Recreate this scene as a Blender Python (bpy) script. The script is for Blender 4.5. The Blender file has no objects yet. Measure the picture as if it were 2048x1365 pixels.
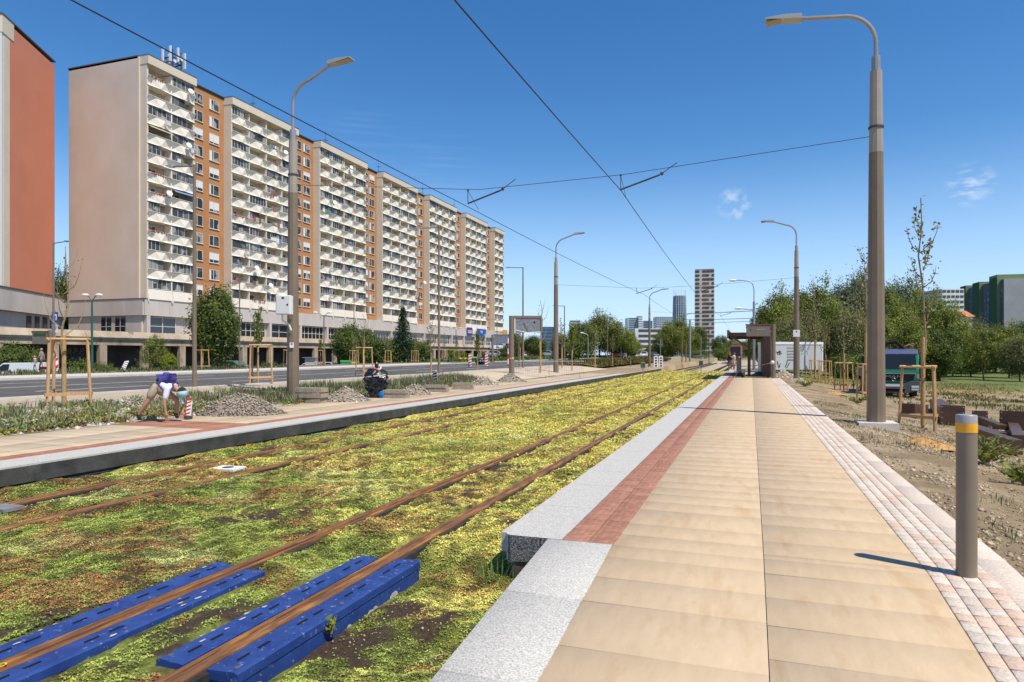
import bpy, bmesh, math, random
import numpy as np
from mathutils import Vector, Matrix, Euler
R = math.radians
rnd = random.Random(7)
rng = np.random.default_rng(11)
scn = bpy.context.scene
C = scn.collection

# ------------------------------------------------------------------ camera, sky, sun, exposure
F, CX, HY, EYE, YAW = 1365.33, 1024.0, 710.0, 1.80, R(19.3)
cs, sn = math.cos(YAW), math.sin(YAW)
cam = bpy.data.objects.new('camera', bpy.data.cameras.new('camera'))
C.objects.link(cam)
cam.data.lens, cam.data.sensor_width = 24.0, 36.0
cam.data.clip_start, cam.data.clip_end = 0.05, 9000
cam.data.shift_y = (HY - 682.5) / 2048
cam.location = (0, 0, EYE)
cam.rotation_euler = (R(90), 0, YAW)
scn.camera = cam
SUN = Vector((0.468, -0.214, 0.857)).normalized()
world = bpy.data.worlds.new('World'); scn.world = world; world.use_nodes = True
wn = world.node_tree; wn.nodes.clear()
sky = wn.nodes.new('ShaderNodeTexSky'); sky.sky_type = 'NISHITA'; sky.sun_disc = False
sky.sun_elevation = R(59); sky.sun_rotation = R(114.5)
sky.altitude = 100; sky.air_density = 1.0; sky.dust_density = 0.05; sky.ozone_density = 4.0
bg = wn.nodes.new('ShaderNodeBackground'); bg.inputs[1].default_value = 0.11
wo = wn.nodes.new('ShaderNodeOutputWorld')
# faint cirrus: thin white wisps in a few directions of the sky itself
tc = wn.nodes.new('ShaderNodeTexCoord')
def wisp(d, half, stretch, seed, amount):
    d = Vector(d).normalized()
    nrm = wn.nodes.new('ShaderNodeVectorMath'); nrm.operation = 'DISTANCE'
    nrm.inputs[1].default_value = d; wn.links.new(tc.outputs['Generated'], nrm.inputs[0])
    mr = wn.nodes.new('ShaderNodeMapRange'); mr.inputs[1].default_value = half; mr.inputs[2].default_value = half * 0.15
    mr.inputs[3].default_value = 0; mr.inputs[4].default_value = 1
    wn.links.new(nrm.outputs['Value'], mr.inputs[0])
    mp = wn.nodes.new('ShaderNodeMapping'); mp.inputs['Scale'].default_value = stretch
    mp.inputs['Location'].default_value = (seed, seed * 2, seed)
    wn.links.new(tc.outputs['Generated'], mp.inputs[0])
    nz = wn.nodes.new('ShaderNodeTexNoise'); nz.inputs['Scale'].default_value = 1; nz.inputs['Detail'].default_value = 7
    wn.links.new(mp.outputs[0], nz.inputs['Vector'])
    m2 = wn.nodes.new('ShaderNodeMapRange'); m2.inputs[1].default_value = 0.47; m2.inputs[2].default_value = 0.72
    m2.inputs[4].default_value = amount
    wn.links.new(nz.outputs['Fac'], m2.inputs[0])
    mu = wn.nodes.new('ShaderNodeMath'); mu.operation = 'MULTIPLY'
    wn.links.new(mr.outputs[0], mu.inputs[0]); wn.links.new(m2.outputs[0], mu.inputs[1])
    return mu
def sky_dir(px, py):
    x, z, y = (px - CX) / F, 1.0, (HY - py) / F
    return (x * cs - z * sn, x * sn + z * cs, y)
last = sky.outputs[0]
# paler blue towards the horizon
sx = wn.nodes.new('ShaderNodeSeparateXYZ'); wn.links.new(tc.outputs['Generated'], sx.inputs[0])
hz = wn.nodes.new('ShaderNodeMapRange'); hz.interpolation_type = 'SMOOTHSTEP'
hz.inputs[1].default_value = 0.30; hz.inputs[2].default_value = -0.06; hz.inputs[3].default_value = 0; hz.inputs[4].default_value = .92
wn.links.new(sx.outputs['Z'], hz.inputs[0])
hm = wn.nodes.new('ShaderNodeMixRGB'); hm.inputs[2].default_value = (5.0, 6.3, 8.2, 1)
wn.links.new(hz.outputs[0], hm.inputs[0]); wn.links.new(last, hm.inputs[1]); last = hm.outputs[0]
for px, py, half, st, seed, am in ((1470, 408, .026, (60, 60, 60), 3.1, .55), (1942, 373, .03, (40, 40, 120), 7.7, .6),
                                   (710, 277, .07, (9, 9, 150), 5.2, .05), (870, 318, .07, (9, 9, 150), 9.4, .05)):
    w_ = wisp(sky_dir(px, py), half, st, seed, am)
    mx = wn.nodes.new('ShaderNodeMixRGB'); mx.inputs[2].default_value = (7.5, 7.6, 8.0, 1)
    wn.links.new(w_.outputs[0], mx.inputs[0]); wn.links.new(last, mx.inputs[1]); last = mx.outputs[0]
hs = wn.nodes.new('ShaderNodeHueSaturation'); hs.inputs['Saturation'].default_value = 1.27; hs.inputs['Hue'].default_value = 0.502
wn.links.new(last, hs.inputs['Color'])
wn.links.new(hs.outputs[0], bg.inputs[0]); wn.links.new(bg.outputs[0], wo.inputs[0])
sl = bpy.data.lights.new('sun', 'SUN'); sl.energy = 4.2; sl.angle = R(0.53); sl.color = (1.0, 0.925, 0.80)
so = bpy.data.objects.new('sun', sl); C.objects.link(so)
so.rotation_euler = SUN.to_track_quat('Z', 'Y').to_euler(); so.location = (30, -20, 60)
scn.view_settings.view_transform = 'Standard'; scn.view_settings.look = 'None'
scn.view_settings.exposure = 0.42; scn.view_settings.gamma = 1.0
scn.view_settings.use_curve_mapping = False
scn.cycles.max_bounces = 6; scn.cycles.diffuse_bounces = 3; scn.cycles.glossy_bounces = 3
scn.cycles.transparent_max_bounces = 6; scn.cycles.use_adaptive_sampling = True
scn.cycles.use_denoising = True

# ------------------------------------------------------------------ camera-pixel to world helpers (photo is 2048 wide)
def W(px, z):                      # point at camera depth z, seen in column px
    x = (px - CX) / F * z
    return (x * cs - z * sn, x * sn + z * cs)
def Hh(py, z): return EYE + (HY - py) / F * z
def on(px, py, Z=0.27):            # point of the level Z seen at px, py
    z = F * (EYE - Z) / (py - HY)
    return W(px, z) + (z,)

# ------------------------------------------------------------------ scene graph helpers
def tag(o, label=None, cat=None, group=None, kind=None):
    if label: o['label'] = label
    if cat: o['category'] = cat
    if group: o['group'] = group
    if kind: o['kind'] = kind
    return o
def thing(name, label, cat, loc=(0, 0, 0), rotz=0.0, group=None):
    o = bpy.data.objects.new(name, None); C.objects.link(o)
    o.empty_display_size = 0.3
    o.location = loc; o.rotation_euler = (0, 0, rotz)
    return tag(o, label, cat, group)
kids = {}
def link(o, parent=None):
    C.objects.link(o)
    if parent is not None:
        o.parent = parent; kids.setdefault(parent.name, []).append(o)
    return o
def copy_tree(root, loc, rotz=0.0, label=None, scale=1.0, parent=None):
    c = root.copy(); C.objects.link(c)
    if parent is not None: c.parent = parent; kids.setdefault(parent.name, []).append(c)
    else:
        c.location = loc; c.rotation_euler = (0, 0, rotz)
        s = scale if isinstance(scale, tuple) else (scale,) * 3
        c.scale = s
        if label: c['label'] = label
    for ch in list(kids.get(root.name, [])): copy_tree(ch, None, parent=c)
    return c

class MB:
    def __init__(s): s.v = []; s.f = []; s.m = []
    def add(s, vs, fs, m=0):
        n = len(s.v); s.v += [tuple(p) for p in vs]
        for f in fs: s.f.append([n + i for i in f]); s.m.append(m)
        return s
    def box(s, x0, x1, y0, y1, z0, z1, m=0, skip=''):
        vs = [(x0, y0, z0), (x1, y0, z0), (x1, y1, z0), (x0, y1, z0), (x0, y0, z1), (x1, y0, z1), (x1, y1, z1), (x0, y1, z1)]
        fs = [(0, 3, 2, 1), (4, 5, 6, 7), (0, 1, 5, 4), (1, 2, 6, 5), (2, 3, 7, 6), (3, 0, 4, 7)]
        return s.add(vs, fs, m)
    def cbox(s, x, y, z, sx, sy, sz, m=0): return s.box(x - sx / 2, x + sx / 2, y - sy / 2, y + sy / 2, z - sz / 2, z + sz / 2, m)
    def obox(s, c, ax, ay, az, m=0):      # oriented box: centre and three half vectors
        c, ax, ay, az = map(Vector, (c, ax, ay, az))
        vs = [c - ax - ay - az, c + ax - ay - az, c + ax + ay - az, c - ax + ay - az, c - ax - ay + az, c + ax - ay + az, c + ax + ay + az, c - ax + ay + az]
        return s.add(vs, [(0, 3, 2, 1), (4, 5, 6, 7), (0, 1, 5, 4), (1, 2, 6, 5), (2, 3, 7, 6), (3, 0, 4, 7)], m)
    def beam(s, a, b, w, h, m=0):          # box beam between two points
        a, b = Vector(a), Vector(b); d = (b - a)
        u = d.normalized(); side = u.cross(Vector((0, 0, 1)))
        if side.length < 1e-4: side = Vector((1, 0, 0))
        side.normalize(); up = side.cross(u)
        return s.obox((a + b) / 2, d / 2, side * w / 2, up * h / 2, m)
    def tube(s, pts, rad, n=8, m=0, cap=True):
        pts = [Vector(p) for p in pts]
        if not isinstance(rad, (list, tuple)): rad = [rad] * len(pts)
        base = len(s.v); ref = None
        for i, p in enumerate(pts):
            t = (pts[min(i + 1, len(pts) - 1)] - pts[max(i - 1, 0)]).normalized()
            if ref is None:
                ref = t.cross(Vector((0, 0, 1)))
                if ref.length < 1e-3: ref = Vector((1, 0, 0))
            ref = (ref - t * ref.dot(t)).normalized(); bi = t.cross(ref)
            for k in range(n):
                a = 2 * math.pi * (k + .5) / n
                s.v.append(tuple(p + (ref * math.cos(a) + bi * math.sin(a)) * rad[i]))
        for i in range(len(pts) - 1):
            for k in range(n):
                a, b = base + i * n + k, base + i * n + (k + 1) % n
                s.f.append([a, b, b + n, a + n]); s.m.append(m)
        if cap:
            s.f.append([base + k for k in range(n)][::-1]); s.m.append(m)
            e = base + (len(pts) - 1) * n
            s.f.append([e + k for k in range(n)]); s.m.append(m)
        return s
    def lathe(s, prof, n=16, c=(0, 0), m=0, cap=True):   # profile of (radius, z)
        return s.tube([(c[0], c[1], z) for r, z in prof], [max(r, 1e-4) for r, z in prof], n, m, cap)
    def prism(s, outline, axis, a0, a1, m=0):            # outline in the two other axes
        n = len(outline)
        def P(u, v, w):
            return {'x': (w, u, v), 'y': (u, w, v), 'z': (u, v, w)}[axis]
        vs = [P(u, v, a0) for u, v in outline] + [P(u, v, a1) for u, v in outline]
        fs = [list(range(n))[::-1], [n + i for i in range(n)]] + [[i, (i + 1) % n, n + (i + 1) % n, n + i] for i in range(n)]
        return s.add(vs, fs, m)
    def ball(s, c, r, n=10, k=6, m=0):
        r = r if isinstance(r, (tuple, list)) else (r, r, r); base = len(s.v)
        for i in range(k + 1):
            t = math.pi * i / k
            for j in range(n):
                a = 2 * math.pi * j / n
                s.v.append((c[0] + r[0] * math.sin(t) * math.cos(a), c[1] + r[1] * math.sin(t) * math.sin(a), c[2] - r[2] * math.cos(t)))
        for i in range(k):
            for j in range(n):
                a, b = base + i * n + j, base + i * n + (j + 1) % n
                s.f.append([a, b, b + n, a + n]); s.m.append(m)
        return s
    def build(s, name, mats, parent=None, smooth=False, bevel=0, loc=None):
        me = bpy.data.meshes.new(name); me.from_pydata(s.v, [], s.f)
        mats = mats if isinstance(mats, (list, tuple)) else [mats]
        for q in mats: me.materials.append(q)
        if len(mats) > 1: me.polygons.foreach_set('material_index', s.m)
        bm = bmesh.new(); bm.from_mesh(me); bmesh.ops.recalc_face_normals(bm, faces=bm.faces); bm.to_mesh(me); bm.free()
        if smooth:
            me.polygons.foreach_set('use_smooth', [True] * len(me.polygons))
            try: me.set_sharp_from_angle(angle=R(40))
            except Exception: pass
        o = bpy.data.objects.new(name, me)
        if bevel:
            b = o.modifiers.new('bevel', 'BEVEL'); b.width = bevel; b.segments = 2; b.limit_method = 'ANGLE'
        if loc is not None: o.location = loc
        return link(o, parent)

def mesh_np(name, v, f, mats, parent=None, col=None, smooth=False, mi=None):
    v = np.asarray(v, np.float32); f = np.asarray(f, np.int32); k = f.shape[1]
    me = bpy.data.meshes.new(name)
    me.vertices.add(len(v)); me.vertices.foreach_set('co', v.ravel())
    me.loops.add(f.size); me.loops.foreach_set('vertex_index', f.ravel())
    me.polygons.add(len(f)); me.polygons.foreach_set('loop_start', np.arange(0, f.size, k, dtype=np.int32))
    try: me.polygons.foreach_set('loop_total', np.full(len(f), k, np.int32))
    except Exception: pass
    for q in (mats if isinstance(mats, (list, tuple)) else [mats]): me.materials.append(q)
    if mi is not None: me.polygons.foreach_set('material_index', np.asarray(mi, np.int32))
    if smooth: me.polygons.foreach_set('use_smooth', np.ones(len(f), bool))
    if col is not None:
        ca = me.color_attributes.new('Col', 'FLOAT_COLOR', 'POINT')
        c4 = np.ones((len(v), 4), np.float32); c4[:, :3] = col; ca.data.foreach_set('color', c4.ravel())
    me.update(calc_edges=True); me.validate()
    o = bpy.data.objects.new(name, me)
    return link(o, parent)

# ------------------------------------------------------------------ numpy noise
def hsh(ix, iy, seed):
    h = np.sin(ix * 127.1 + iy * 311.7 + seed * 74.7) * 43758.5453
    return h - np.floor(h)
def vnoise(x, y, seed=0):
    x = np.asarray(x, float); y = np.asarray(y, float)
    ix, iy = np.floor(x), np.floor(y); fx, fy = x - ix, y - iy
    fx = fx * fx * (3 - 2 * fx); fy = fy * fy * (3 - 2 * fy)
    a, b, c, d = hsh(ix, iy, seed), hsh(ix + 1, iy, seed), hsh(ix, iy + 1, seed), hsh(ix + 1, iy + 1, seed)
    return (a * (1 - fx) + b * fx) * (1 - fy) + (c * (1 - fx) + d * fx) * fy
def fbm(x, y, seed=0, o=4):
    s, a, t = 0, 1, 0
    for i in range(o): s = s + a * vnoise(x * 2 ** i, y * 2 ** i, seed + i * 13); t += a; a *= .5
    return s / t
def sstep(a, b, x): t = np.clip((x - a) / (b - a), 0, 1); return t * t * (3 - 2 * t)

# ------------------------------------------------------------------ materials
def px(r, g, b, k=1.0):            # sRGB picture values -> linear, times k
    f = lambda c: ((c / 255 + .055) / 1.055) ** 2.4 if c > 10 else c / 255 / 12.92
    return (f(r) * k, f(g) * k, f(b) * k)
def mat(name, c1, c2=None, scale=4.0, rough=.75, bump=0.0, bscale=None, metal=0.0, lo=.35, hi=.65, c3=None, s3=None, f3=.5,
        attr=False, coord='Object', spec=.28, stretch=None, coat=0.0, detail=6, vary=0.0, bdist=.02):
    m = bpy.data.materials.new(name); m.use_nodes = True
    nt = m.node_tree; N, L = nt.nodes, nt.links
    p = N['Principled BSDF']; p.inputs['Roughness'].default_value = rough; p.inputs['Metallic'].default_value = metal
    p.inputs['Specular IOR Level'].default_value = spec; p.inputs['Coat Weight'].default_value = coat
    def co():
        if coord == 'world': return N.new('ShaderNodeNewGeometry').outputs['Position']
        return N.new('ShaderNodeTexCoord').outputs[coord]
    vec = co()
    if stretch:
        mp = N.new('ShaderNodeMapping'); mp.inputs['Scale'].default_value = stretch; L.new(vec, mp.inputs[0]); vec = mp.outputs[0]
    def noise(s, d=detail):
        n = N.new('ShaderNodeTexNoise'); n.inputs['Scale'].default_value = s; n.inputs['Detail'].default_value = d
        n.inputs['Roughness'].default_value = .62; L.new(vec, n.inputs['Vector']); return n.outputs['Fac']
    col = None
    if attr:
        a = N.new('ShaderNodeAttribute'); a.attribute_name = 'Col'; col = a.outputs['Color']
    if c2 is not None or not attr:
        if c2 is None:
            rgb = N.new('ShaderNodeRGB'); rgb.outputs[0].default_value = (*c1, 1); base = rgb.outputs[0]
        else:
            rp = N.new('ShaderNodeValToRGB'); e = rp.color_ramp.elements
            e[0].position, e[1].position = lo, hi; e[0].color, e[1].color = (*c1, 1), (*c2, 1)
            L.new(noise(scale), rp.inputs[0]); base = rp.outputs[0]
            if c3 is not None:
                r2 = N.new('ShaderNodeValToRGB'); e = r2.color_ramp.elements
                e[0].position, e[1].position = f3, min(f3 + .12, 1); e[0].color, e[1].color = (0, 0, 0, 1), (1, 1, 1, 1)
                L.new(noise(s3 or scale * .3), r2.inputs[0])
                mx = N.new('ShaderNodeMixRGB'); L.new(r2.outputs[0], mx.inputs[0]); L.new(base, mx.inputs[1])
                mx.inputs[2].default_value = (*c3, 1); base = mx.outputs[0]
        if col is not None:
            mu = N.new('ShaderNodeMixRGB'); mu.blend_type = 'MULTIPLY'; mu.inputs[0].default_value = 1
            L.new(col, mu.inputs[1]); L.new(base, mu.inputs[2]); col = mu.outputs[0]
        else: col = base
    if vary:
        oi = N.new('ShaderNodeObjectInfo'); mr = N.new('ShaderNodeMapRange'); mr.inputs[3].default_value = 1 - vary; mr.inputs[4].default_value = 1 + vary
        L.new(oi.outputs['Random'], mr.inputs[0])
        mu = N.new('ShaderNodeMixRGB'); mu.blend_type = 'MULTIPLY'; mu.inputs[0].default_value = 1
        L.new(col, mu.inputs[1]); L.new(mr.outputs[0], mu.inputs[2]); col = mu.outputs[0]
    L.new(col, p.inputs['Base Color'])
    if bump:
        b = N.new('ShaderNodeBump'); b.inputs['Strength'].default_value = bump; b.inputs['Distance'].default_value = bdist
        L.new(noise(bscale or scale * 4, 4), b.inputs['Height']); L.new(b.outputs[0], p.inputs['Normal'])
    return m
def leafmat(name, c1, c2, trans=.35, attr=True, vary=.12, rough=.55):
    m = bpy.data.materials.new(name); m.use_nodes = True
    nt = m.node_tree; N, L = nt.nodes, nt.links; p = N['Principled BSDF']
    p.inputs['Roughness'].default_value = rough; p.inputs['Specular IOR Level'].default_value = .3
    a = N.new('ShaderNodeAttribute'); a.attribute_name = 'Col'
    sp = N.new('ShaderNodeSeparateColor'); L.new(a.outputs['Color'], sp.inputs[0])
    mx = N.new('ShaderNodeMixRGB'); mx.inputs[1].default_value = (*c1, 1); mx.inputs[2].default_value = (*c2, 1)
    L.new(sp.outputs[0], mx.inputs[0])
    oi = N.new('ShaderNodeObjectInfo'); mr = N.new('ShaderNodeMapRange'); mr.inputs[3].default_value = 1 - vary; mr.inputs[4].default_value = 1 + vary
    L.new(oi.outputs['Random'], mr.inputs[0])
    mu = N.new('ShaderNodeMixRGB'); mu.blend_type = 'MULTIPLY'; mu.inputs[0].default_value = 1
    L.new(mx.outputs[0], mu.inputs[1]); L.new(mr.outputs[0], mu.inputs[2])
    L.new(mu.outputs[0], p.inputs['Base Color'])
    t = N.new('ShaderNodeBsdfTranslucent'); L.new(mu.outputs[0], t.inputs[0])
    ms = N.new('ShaderNodeMixShader'); ms.inputs[0].default_value = trans
    L.new(p.outputs[0], ms.inputs[1]); L.new(t.outputs[0], ms.inputs[2]); L.new(ms.outputs[0], N['Material Output'].inputs[0])
    return m
def glassmat(name, c, rough=.06, spec=.8):
    return mat(name, c, rough=rough, spec=spec)

# leaves: rhombi around centres; d = preferred normal, s = size
def rhombi(cn, s, nrm=None, aspect=.55, rs=None, axis=None):
    rs = rs or rng; n = len(cn); s = np.broadcast_to(np.asarray(s, float), (n,))
    if nrm is None:
        nrm = rs.normal(size=(n, 3)); nrm[:, 2] = np.abs(nrm[:, 2]) + .25
    nrm = nrm / np.linalg.norm(nrm, axis=1, keepdims=True)
    if axis is None: axis = rs.normal(size=(n, 3))
    t = axis - nrm * (axis * nrm).sum(1, keepdims=True); t /= np.linalg.norm(t, axis=1, keepdims=True) + 1e-9
    b = np.cross(nrm, t)
    h = s[:, None] / 2
    v = np.stack([cn - t * h, cn + b * h * aspect, cn + t * h, cn - b * h * aspect], 1).reshape(-1, 3)
    f = np.arange(4 * n).reshape(n, 4)
    return v, f
# ------------------------------------------------------------------ terrain
GX = [-3000, -84, -70, -50, -45, -36, -33, -18.8, -15.8, -13.2, -9.7, -9.55, 1.6, 1.8, 2.4, 5, 12, 30, 3000]
GZ = [-.9, -.9, -.9, -.85, .55, .62, .58, .58, .56, .24, .24, -.45, -.45, .22, .17, -.25, -.68, -.8, -.8]
def RT(Y): return np.where(np.asarray(Y, float) >= 5.45, .27, np.maximum(.27 - .085 * (5.45 - np.asarray(Y, float)), -.06))
def G(X, Y):
    X = np.asarray(X, float); Y = np.asarray(Y, float)
    z = np.interp(X, GX, GZ)
    near = np.interp(X, [1.7, 1.8, 4.5], [1, 1, 0]) * (X > 1.7)
    z = z + near * (RT(Y) - .27)
    z = z + np.where(X < -9.6, .004 * np.clip(Y - 40, 0, 160), .002 * np.clip(Y - 80, 0, 160))
    return z
def g(X, Y): return float(G(X, Y))
def grid(name, xs, ys, zf, m, col=None, smooth=True):
    xs, ys = np.asarray(xs, float), np.asarray(ys, float)
    X, Y = np.meshgrid(xs, ys); Z = zf(X, Y)
    v = np.stack([X, Y, Z], -1).reshape(-1, 3)
    nx, ny = len(xs), len(ys)
    i = np.arange(nx * ny).reshape(ny, nx)
    f = np.stack([i[:-1, :-1], i[:-1, 1:], i[1:, 1:], i[1:, :-1]], -1).reshape(-1, 4)
    c = None if col is None else col(X, Y).reshape(-1, 3)
    o = mesh_np(name, v, f, m, col=c, smooth=smooth)
    return o
def mixc(a, b, t): return np.asarray(a) * (1 - t[..., None]) + np.asarray(b) * t[..., None]

ground_m = mat('soil_and_grass', (.72, .70, .66), (1.2, 1.18, 1.12), scale=9, rough=.95, bump=.9, bscale=45, attr=True, coord='world', lo=.3, hi=.7, bdist=.03)
def ground_col(X, Y):
    n1, n2 = fbm(X / 4, Y / 4, 3), fbm(X / .7, Y / .7, 5)
    soil, sand = (.25, .185, .11), (.37, .285, .185)
    dry, green = (.33, .25, .10), (.10, .15, .035)
    c = mixc(soil, sand, sstep(.35, .65, n2))
    # sparse dry grass on the open field to the right, green beneath the trees
    fld = sstep(4.5, 9, X)
    c = c * (1 - (sstep(.5, .66, n1) * .55 * fld)[..., None]) + np.asarray((.24, .2, .09)) * (sstep(.5, .66, n1) * .55 * fld)[..., None]
    far = sstep(46, 56, Y + .35 * np.abs(X - 20) * 0 + 8 * (n1 - .5)) * (X > 3)
    c = mixc(np.zeros(3), dry, far) + c * (1 - far)[..., None]
    far2 = sstep(54, 62, Y + 10 * (n1 - .5)) * (X > 2)
    c = c * (1 - far2)[..., None] + np.asarray((.13, .165, .05)) * far2[..., None]
    lf = (X < -36) * 1.0
    c = c * (1 - lf)[..., None] + mixc((.13, .11, .085), (.09, .11, .035), sstep(.45, .6, n1)) * lf[..., None]
    fy = sstep(110, 150, Y) * (X > -60) * (X <= 2)
    c = c * (1 - fy)[..., None] + np.asarray((.3, .25, .13)) * fy[..., None]
    hor = sstep(250, 500, Y + np.abs(X))
    return c * (1 - hor)[..., None] + np.asarray((.09, .12, .05)) * hor[..., None]
gx = np.concatenate([[-3000, -1500, -700, -350, -200, -130, -100, -84], np.arange(-75, -10, 1.25), [-9.7, -9.55, -6, -3, 1.6],
                     np.arange(1.72, 9, .12), np.arange(9, 30, .8), [34, 40, 50, 60, 80, 110, 150, 220, 400, 800, 1600, 3000]])
gy = np.concatenate([[-60, -30, -15, -6, -2], np.arange(0, 25, .14), np.arange(25, 60, .6), np.arange(60, 120, 3), [140, 170, 210, 260, 330, 420, 600, 900, 1500, 2500, 4500]])
def ground_z(X, Y):
    z = G(X, Y)
    b = (X > 1.85) * (X < 40) * (Y < 70)
    z = z + b * ((fbm(X / .9, Y / .9, 21) - .5) * .11 + (fbm(X / .2, Y / .2, 22) - .5) * .05) * sstep(1.85, 2.4, X)
    return z - .03
ground = grid('ground', gx, gy, ground_z, ground_m, ground_col)
tag(ground, kind='structure')

# ------------------------------------------------------------------ left side: beds, path, road
asphalt_m = mat('asphalt', (.075, .07, .066), (.115, .108, .10), scale=1.2, rough=.9, bump=.25, bscale=60, coord='world', c3=(.11, .105, .1), s3=.25, f3=.6)
path_m = mat('path_concrete', (.36, .29, .21), (.44, .36, .27), scale=.8, rough=.9, bump=.2, bscale=30, coord='world')
paint_m = mat('road_paint', (.6, .6, .58), (.8, .8, .78), scale=6, rough=.7, coord='world')
kerb_m = mat('kerb_stone', (.48, .44, .38), (.58, .53, .47), scale=3, rough=.85, bump=.2, bscale=50, coord='world')
verge_m = mat('brown_verge', (.14, .115, .09), (.21, .175, .135), scale=.7, rough=.95, bump=.3, bscale=20, coord='world')
bedsoil_m = mat('gravel_mulch', (.25, .21, .15), (.50, .45, .36), scale=7, rough=.95, bump=.9, bscale=26, coord='world', lo=.42, hi=.58, c3=(.14, .13, .05), s3=1.2, f3=.52)
YS = np.concatenate([np.arange(-40, 120, 4.0), np.arange(120, 330, 12.0)])
def strip(name, x0, x1, y0, y1, dz, m, nx=3, kind='structure'):
    ys = np.concatenate([[y0], YS[(YS > y0) & (YS < y1)], [y1]])
    o = grid(name, np.linspace(x0, x1, nx), ys, lambda X, Y: G(X, Y) + dz, m, smooth=False)
    return tag(o, kind=kind)
strip('path', -18.75, -15.8, -40, 35.2, .03, path_m)
strip('road', -33.2, -18.95, -40, 330, .012, asphalt_m, 6)
def kerb(name, x0, x1, y0, y1, h):
    mb = MB(); n = 24
    for i in range(n):
        a, b = y0 + (y1 - y0) * i / n, y0 + (y1 - y0) * (i + 1) / n - .02
        za, zb = g((x0 + x1) / 2, a), g((x0 + x1) / 2, b)
        mb.add([(x0, a, za - .1), (x1, a, za - .1), (x1, b, zb - .1), (x0, b, zb - .1), (x0, a, za + h), (x1, a, za + h), (x1, b, zb + h), (x0, b, zb + h)],
               [(0, 3, 2, 1), (4, 5, 6, 7), (0, 1, 5, 4), (1, 2, 6, 5), (2, 3, 7, 6), (3, 0, 4, 7)])
    return tag(mb.build(name, kerb_m), kind='structure')
kerb('kerb', -18.98, -18.74, -40, 200, .075)
kerb('kerb', -33.45, -33.18, 4, 200, .11)
strip('pavement', -36.3, -33.45, 4, 75, .1, kerb_m)
strip('verge', -44.8, -36.3, -40, 78, .05, verge_m, 8)
strip('grass_verge', -48, -33.45, 78, 330, .06, mat('verge_grass', (.07, .11, .025), (.14, .17, .05), scale=1.5, rough=.95, bump=.8, bscale=12, coord='world'), 5)
strip('parking_lot', -84, -50, -40, 300, .03, asphalt_m, 6)
# lane markings: each line on the road a strip 4 mm above the asphalt
def mark(x, w, y0, y1):
    mb = MB(); n = max(1, int((y1 - y0) / 8))
    for i in range(n):
        a, b = y0 + (y1 - y0) * i / n, y0 + (y1 - y0) * (i + 1) / n
        mb.add([(x - w / 2, a, g(x - w / 2, a) + .017), (x + w / 2, a, g(x + w / 2, a) + .017), (x + w / 2, b, g(x + w / 2, b) + .017), (x - w / 2, b, g(x - w / 2, b) + .017)], [(0, 1, 2, 3)])
    return mb
mk = MB()
for x, w, segs in ((-19.5, .16, [(-30, 200)]), (-25.7, .15, [(-30, 200)]),
                   (-22.2, .14, [(k * 9 - 20, k * 9 - 15.5) for k in range(24)]), (-29.2, .14, [(k * 9 - 18, k * 9 - 13.5) for k in range(24)]), (-32.7, .14, [(-30, 200)])):
    for a, b in segs:
        q = mark(x, w, a, b); mk.add(q.v, q.f)
tag(mk.build('road_marking', paint_m), kind='structure')
# planting bed soil
bed = grid('planting_bed', np.arange(-15.8, -13.1, .2), np.arange(-12, 35.3, .25), lambda X, Y: G(X, Y) + .03 + (fbm(X / .8, Y / .8, 8) - .4) * .12 * np.clip((X + 15.8) / .4, 0, 1) * np.clip((-13.15 - X) / .3, 0, 1), bedsoil_m)
tag(bed, kind='structure')
# far bed and rough ground past the plaza
tag(grid('far_planting_bed', np.arange(-18.7, -13.4, .6), np.arange(66, 130, 1.5), lambda X, Y: G(X, Y) + .06 + fbm(X / 1.1, Y / 1.1, 4) * .35, mat('far_bed', (.10, .10, .03), (.22, .15, .05), scale=2, rough=.95, bump=1, bscale=9, coord='world')), kind='structure')

# ------------------------------------------------------------------ platforms
slab_m = mat('tan_concrete_slab', (.92, .90, .87), (1.05, 1.04, 1.03), scale=6.0, rough=.82, bump=.12, bscale=70, attr=True, coord='world', lo=.3, hi=.72, c3=(.90, .84, .755), s3=2.6, f3=.55, stretch=(2.0, .55, 1))
granite_m = mat('pale_granite', (.34, .325, .295), (.58, .555, .505), scale=80, rough=.7, bump=.25, bscale=120, coord='world', lo=.36, hi=.6, c3=(.5, .47, .43), s3=1.2, f3=.6, detail=3)
rough_granite_m = mat('split_granite', (.05, .05, .05), (.30, .29, .28), scale=55, rough=.85, bump=1, bscale=60, coord='world', lo=.38, hi=.62, detail=3)
tact_m = mat('red_tactile_block', (.80, .80, .80), (1.15, 1.12, 1.1), scale=14, rough=.85, bump=.2, bscale=60, attr=True, coord='world')
sett_m = mat('granite_sett', (.82, .8, .78), (1.12, 1.1, 1.08), scale=60, rough=.8, bump=.25, bscale=90, attr=True, coord='world', detail=3)
joint_m = mat('joint_sand', (.07, .055, .04), (.12, .1, .075), scale=8, rough=.95, coord='world')
dark_edge_m = mat('dark_platform_face', (.035, .035, .032), (.075, .074, .068), scale=2.5, rough=.8, bump=.3, bscale=30, coord='world', c3=(.10, .095, .085), s3=1.5, f3=.6)

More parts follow.
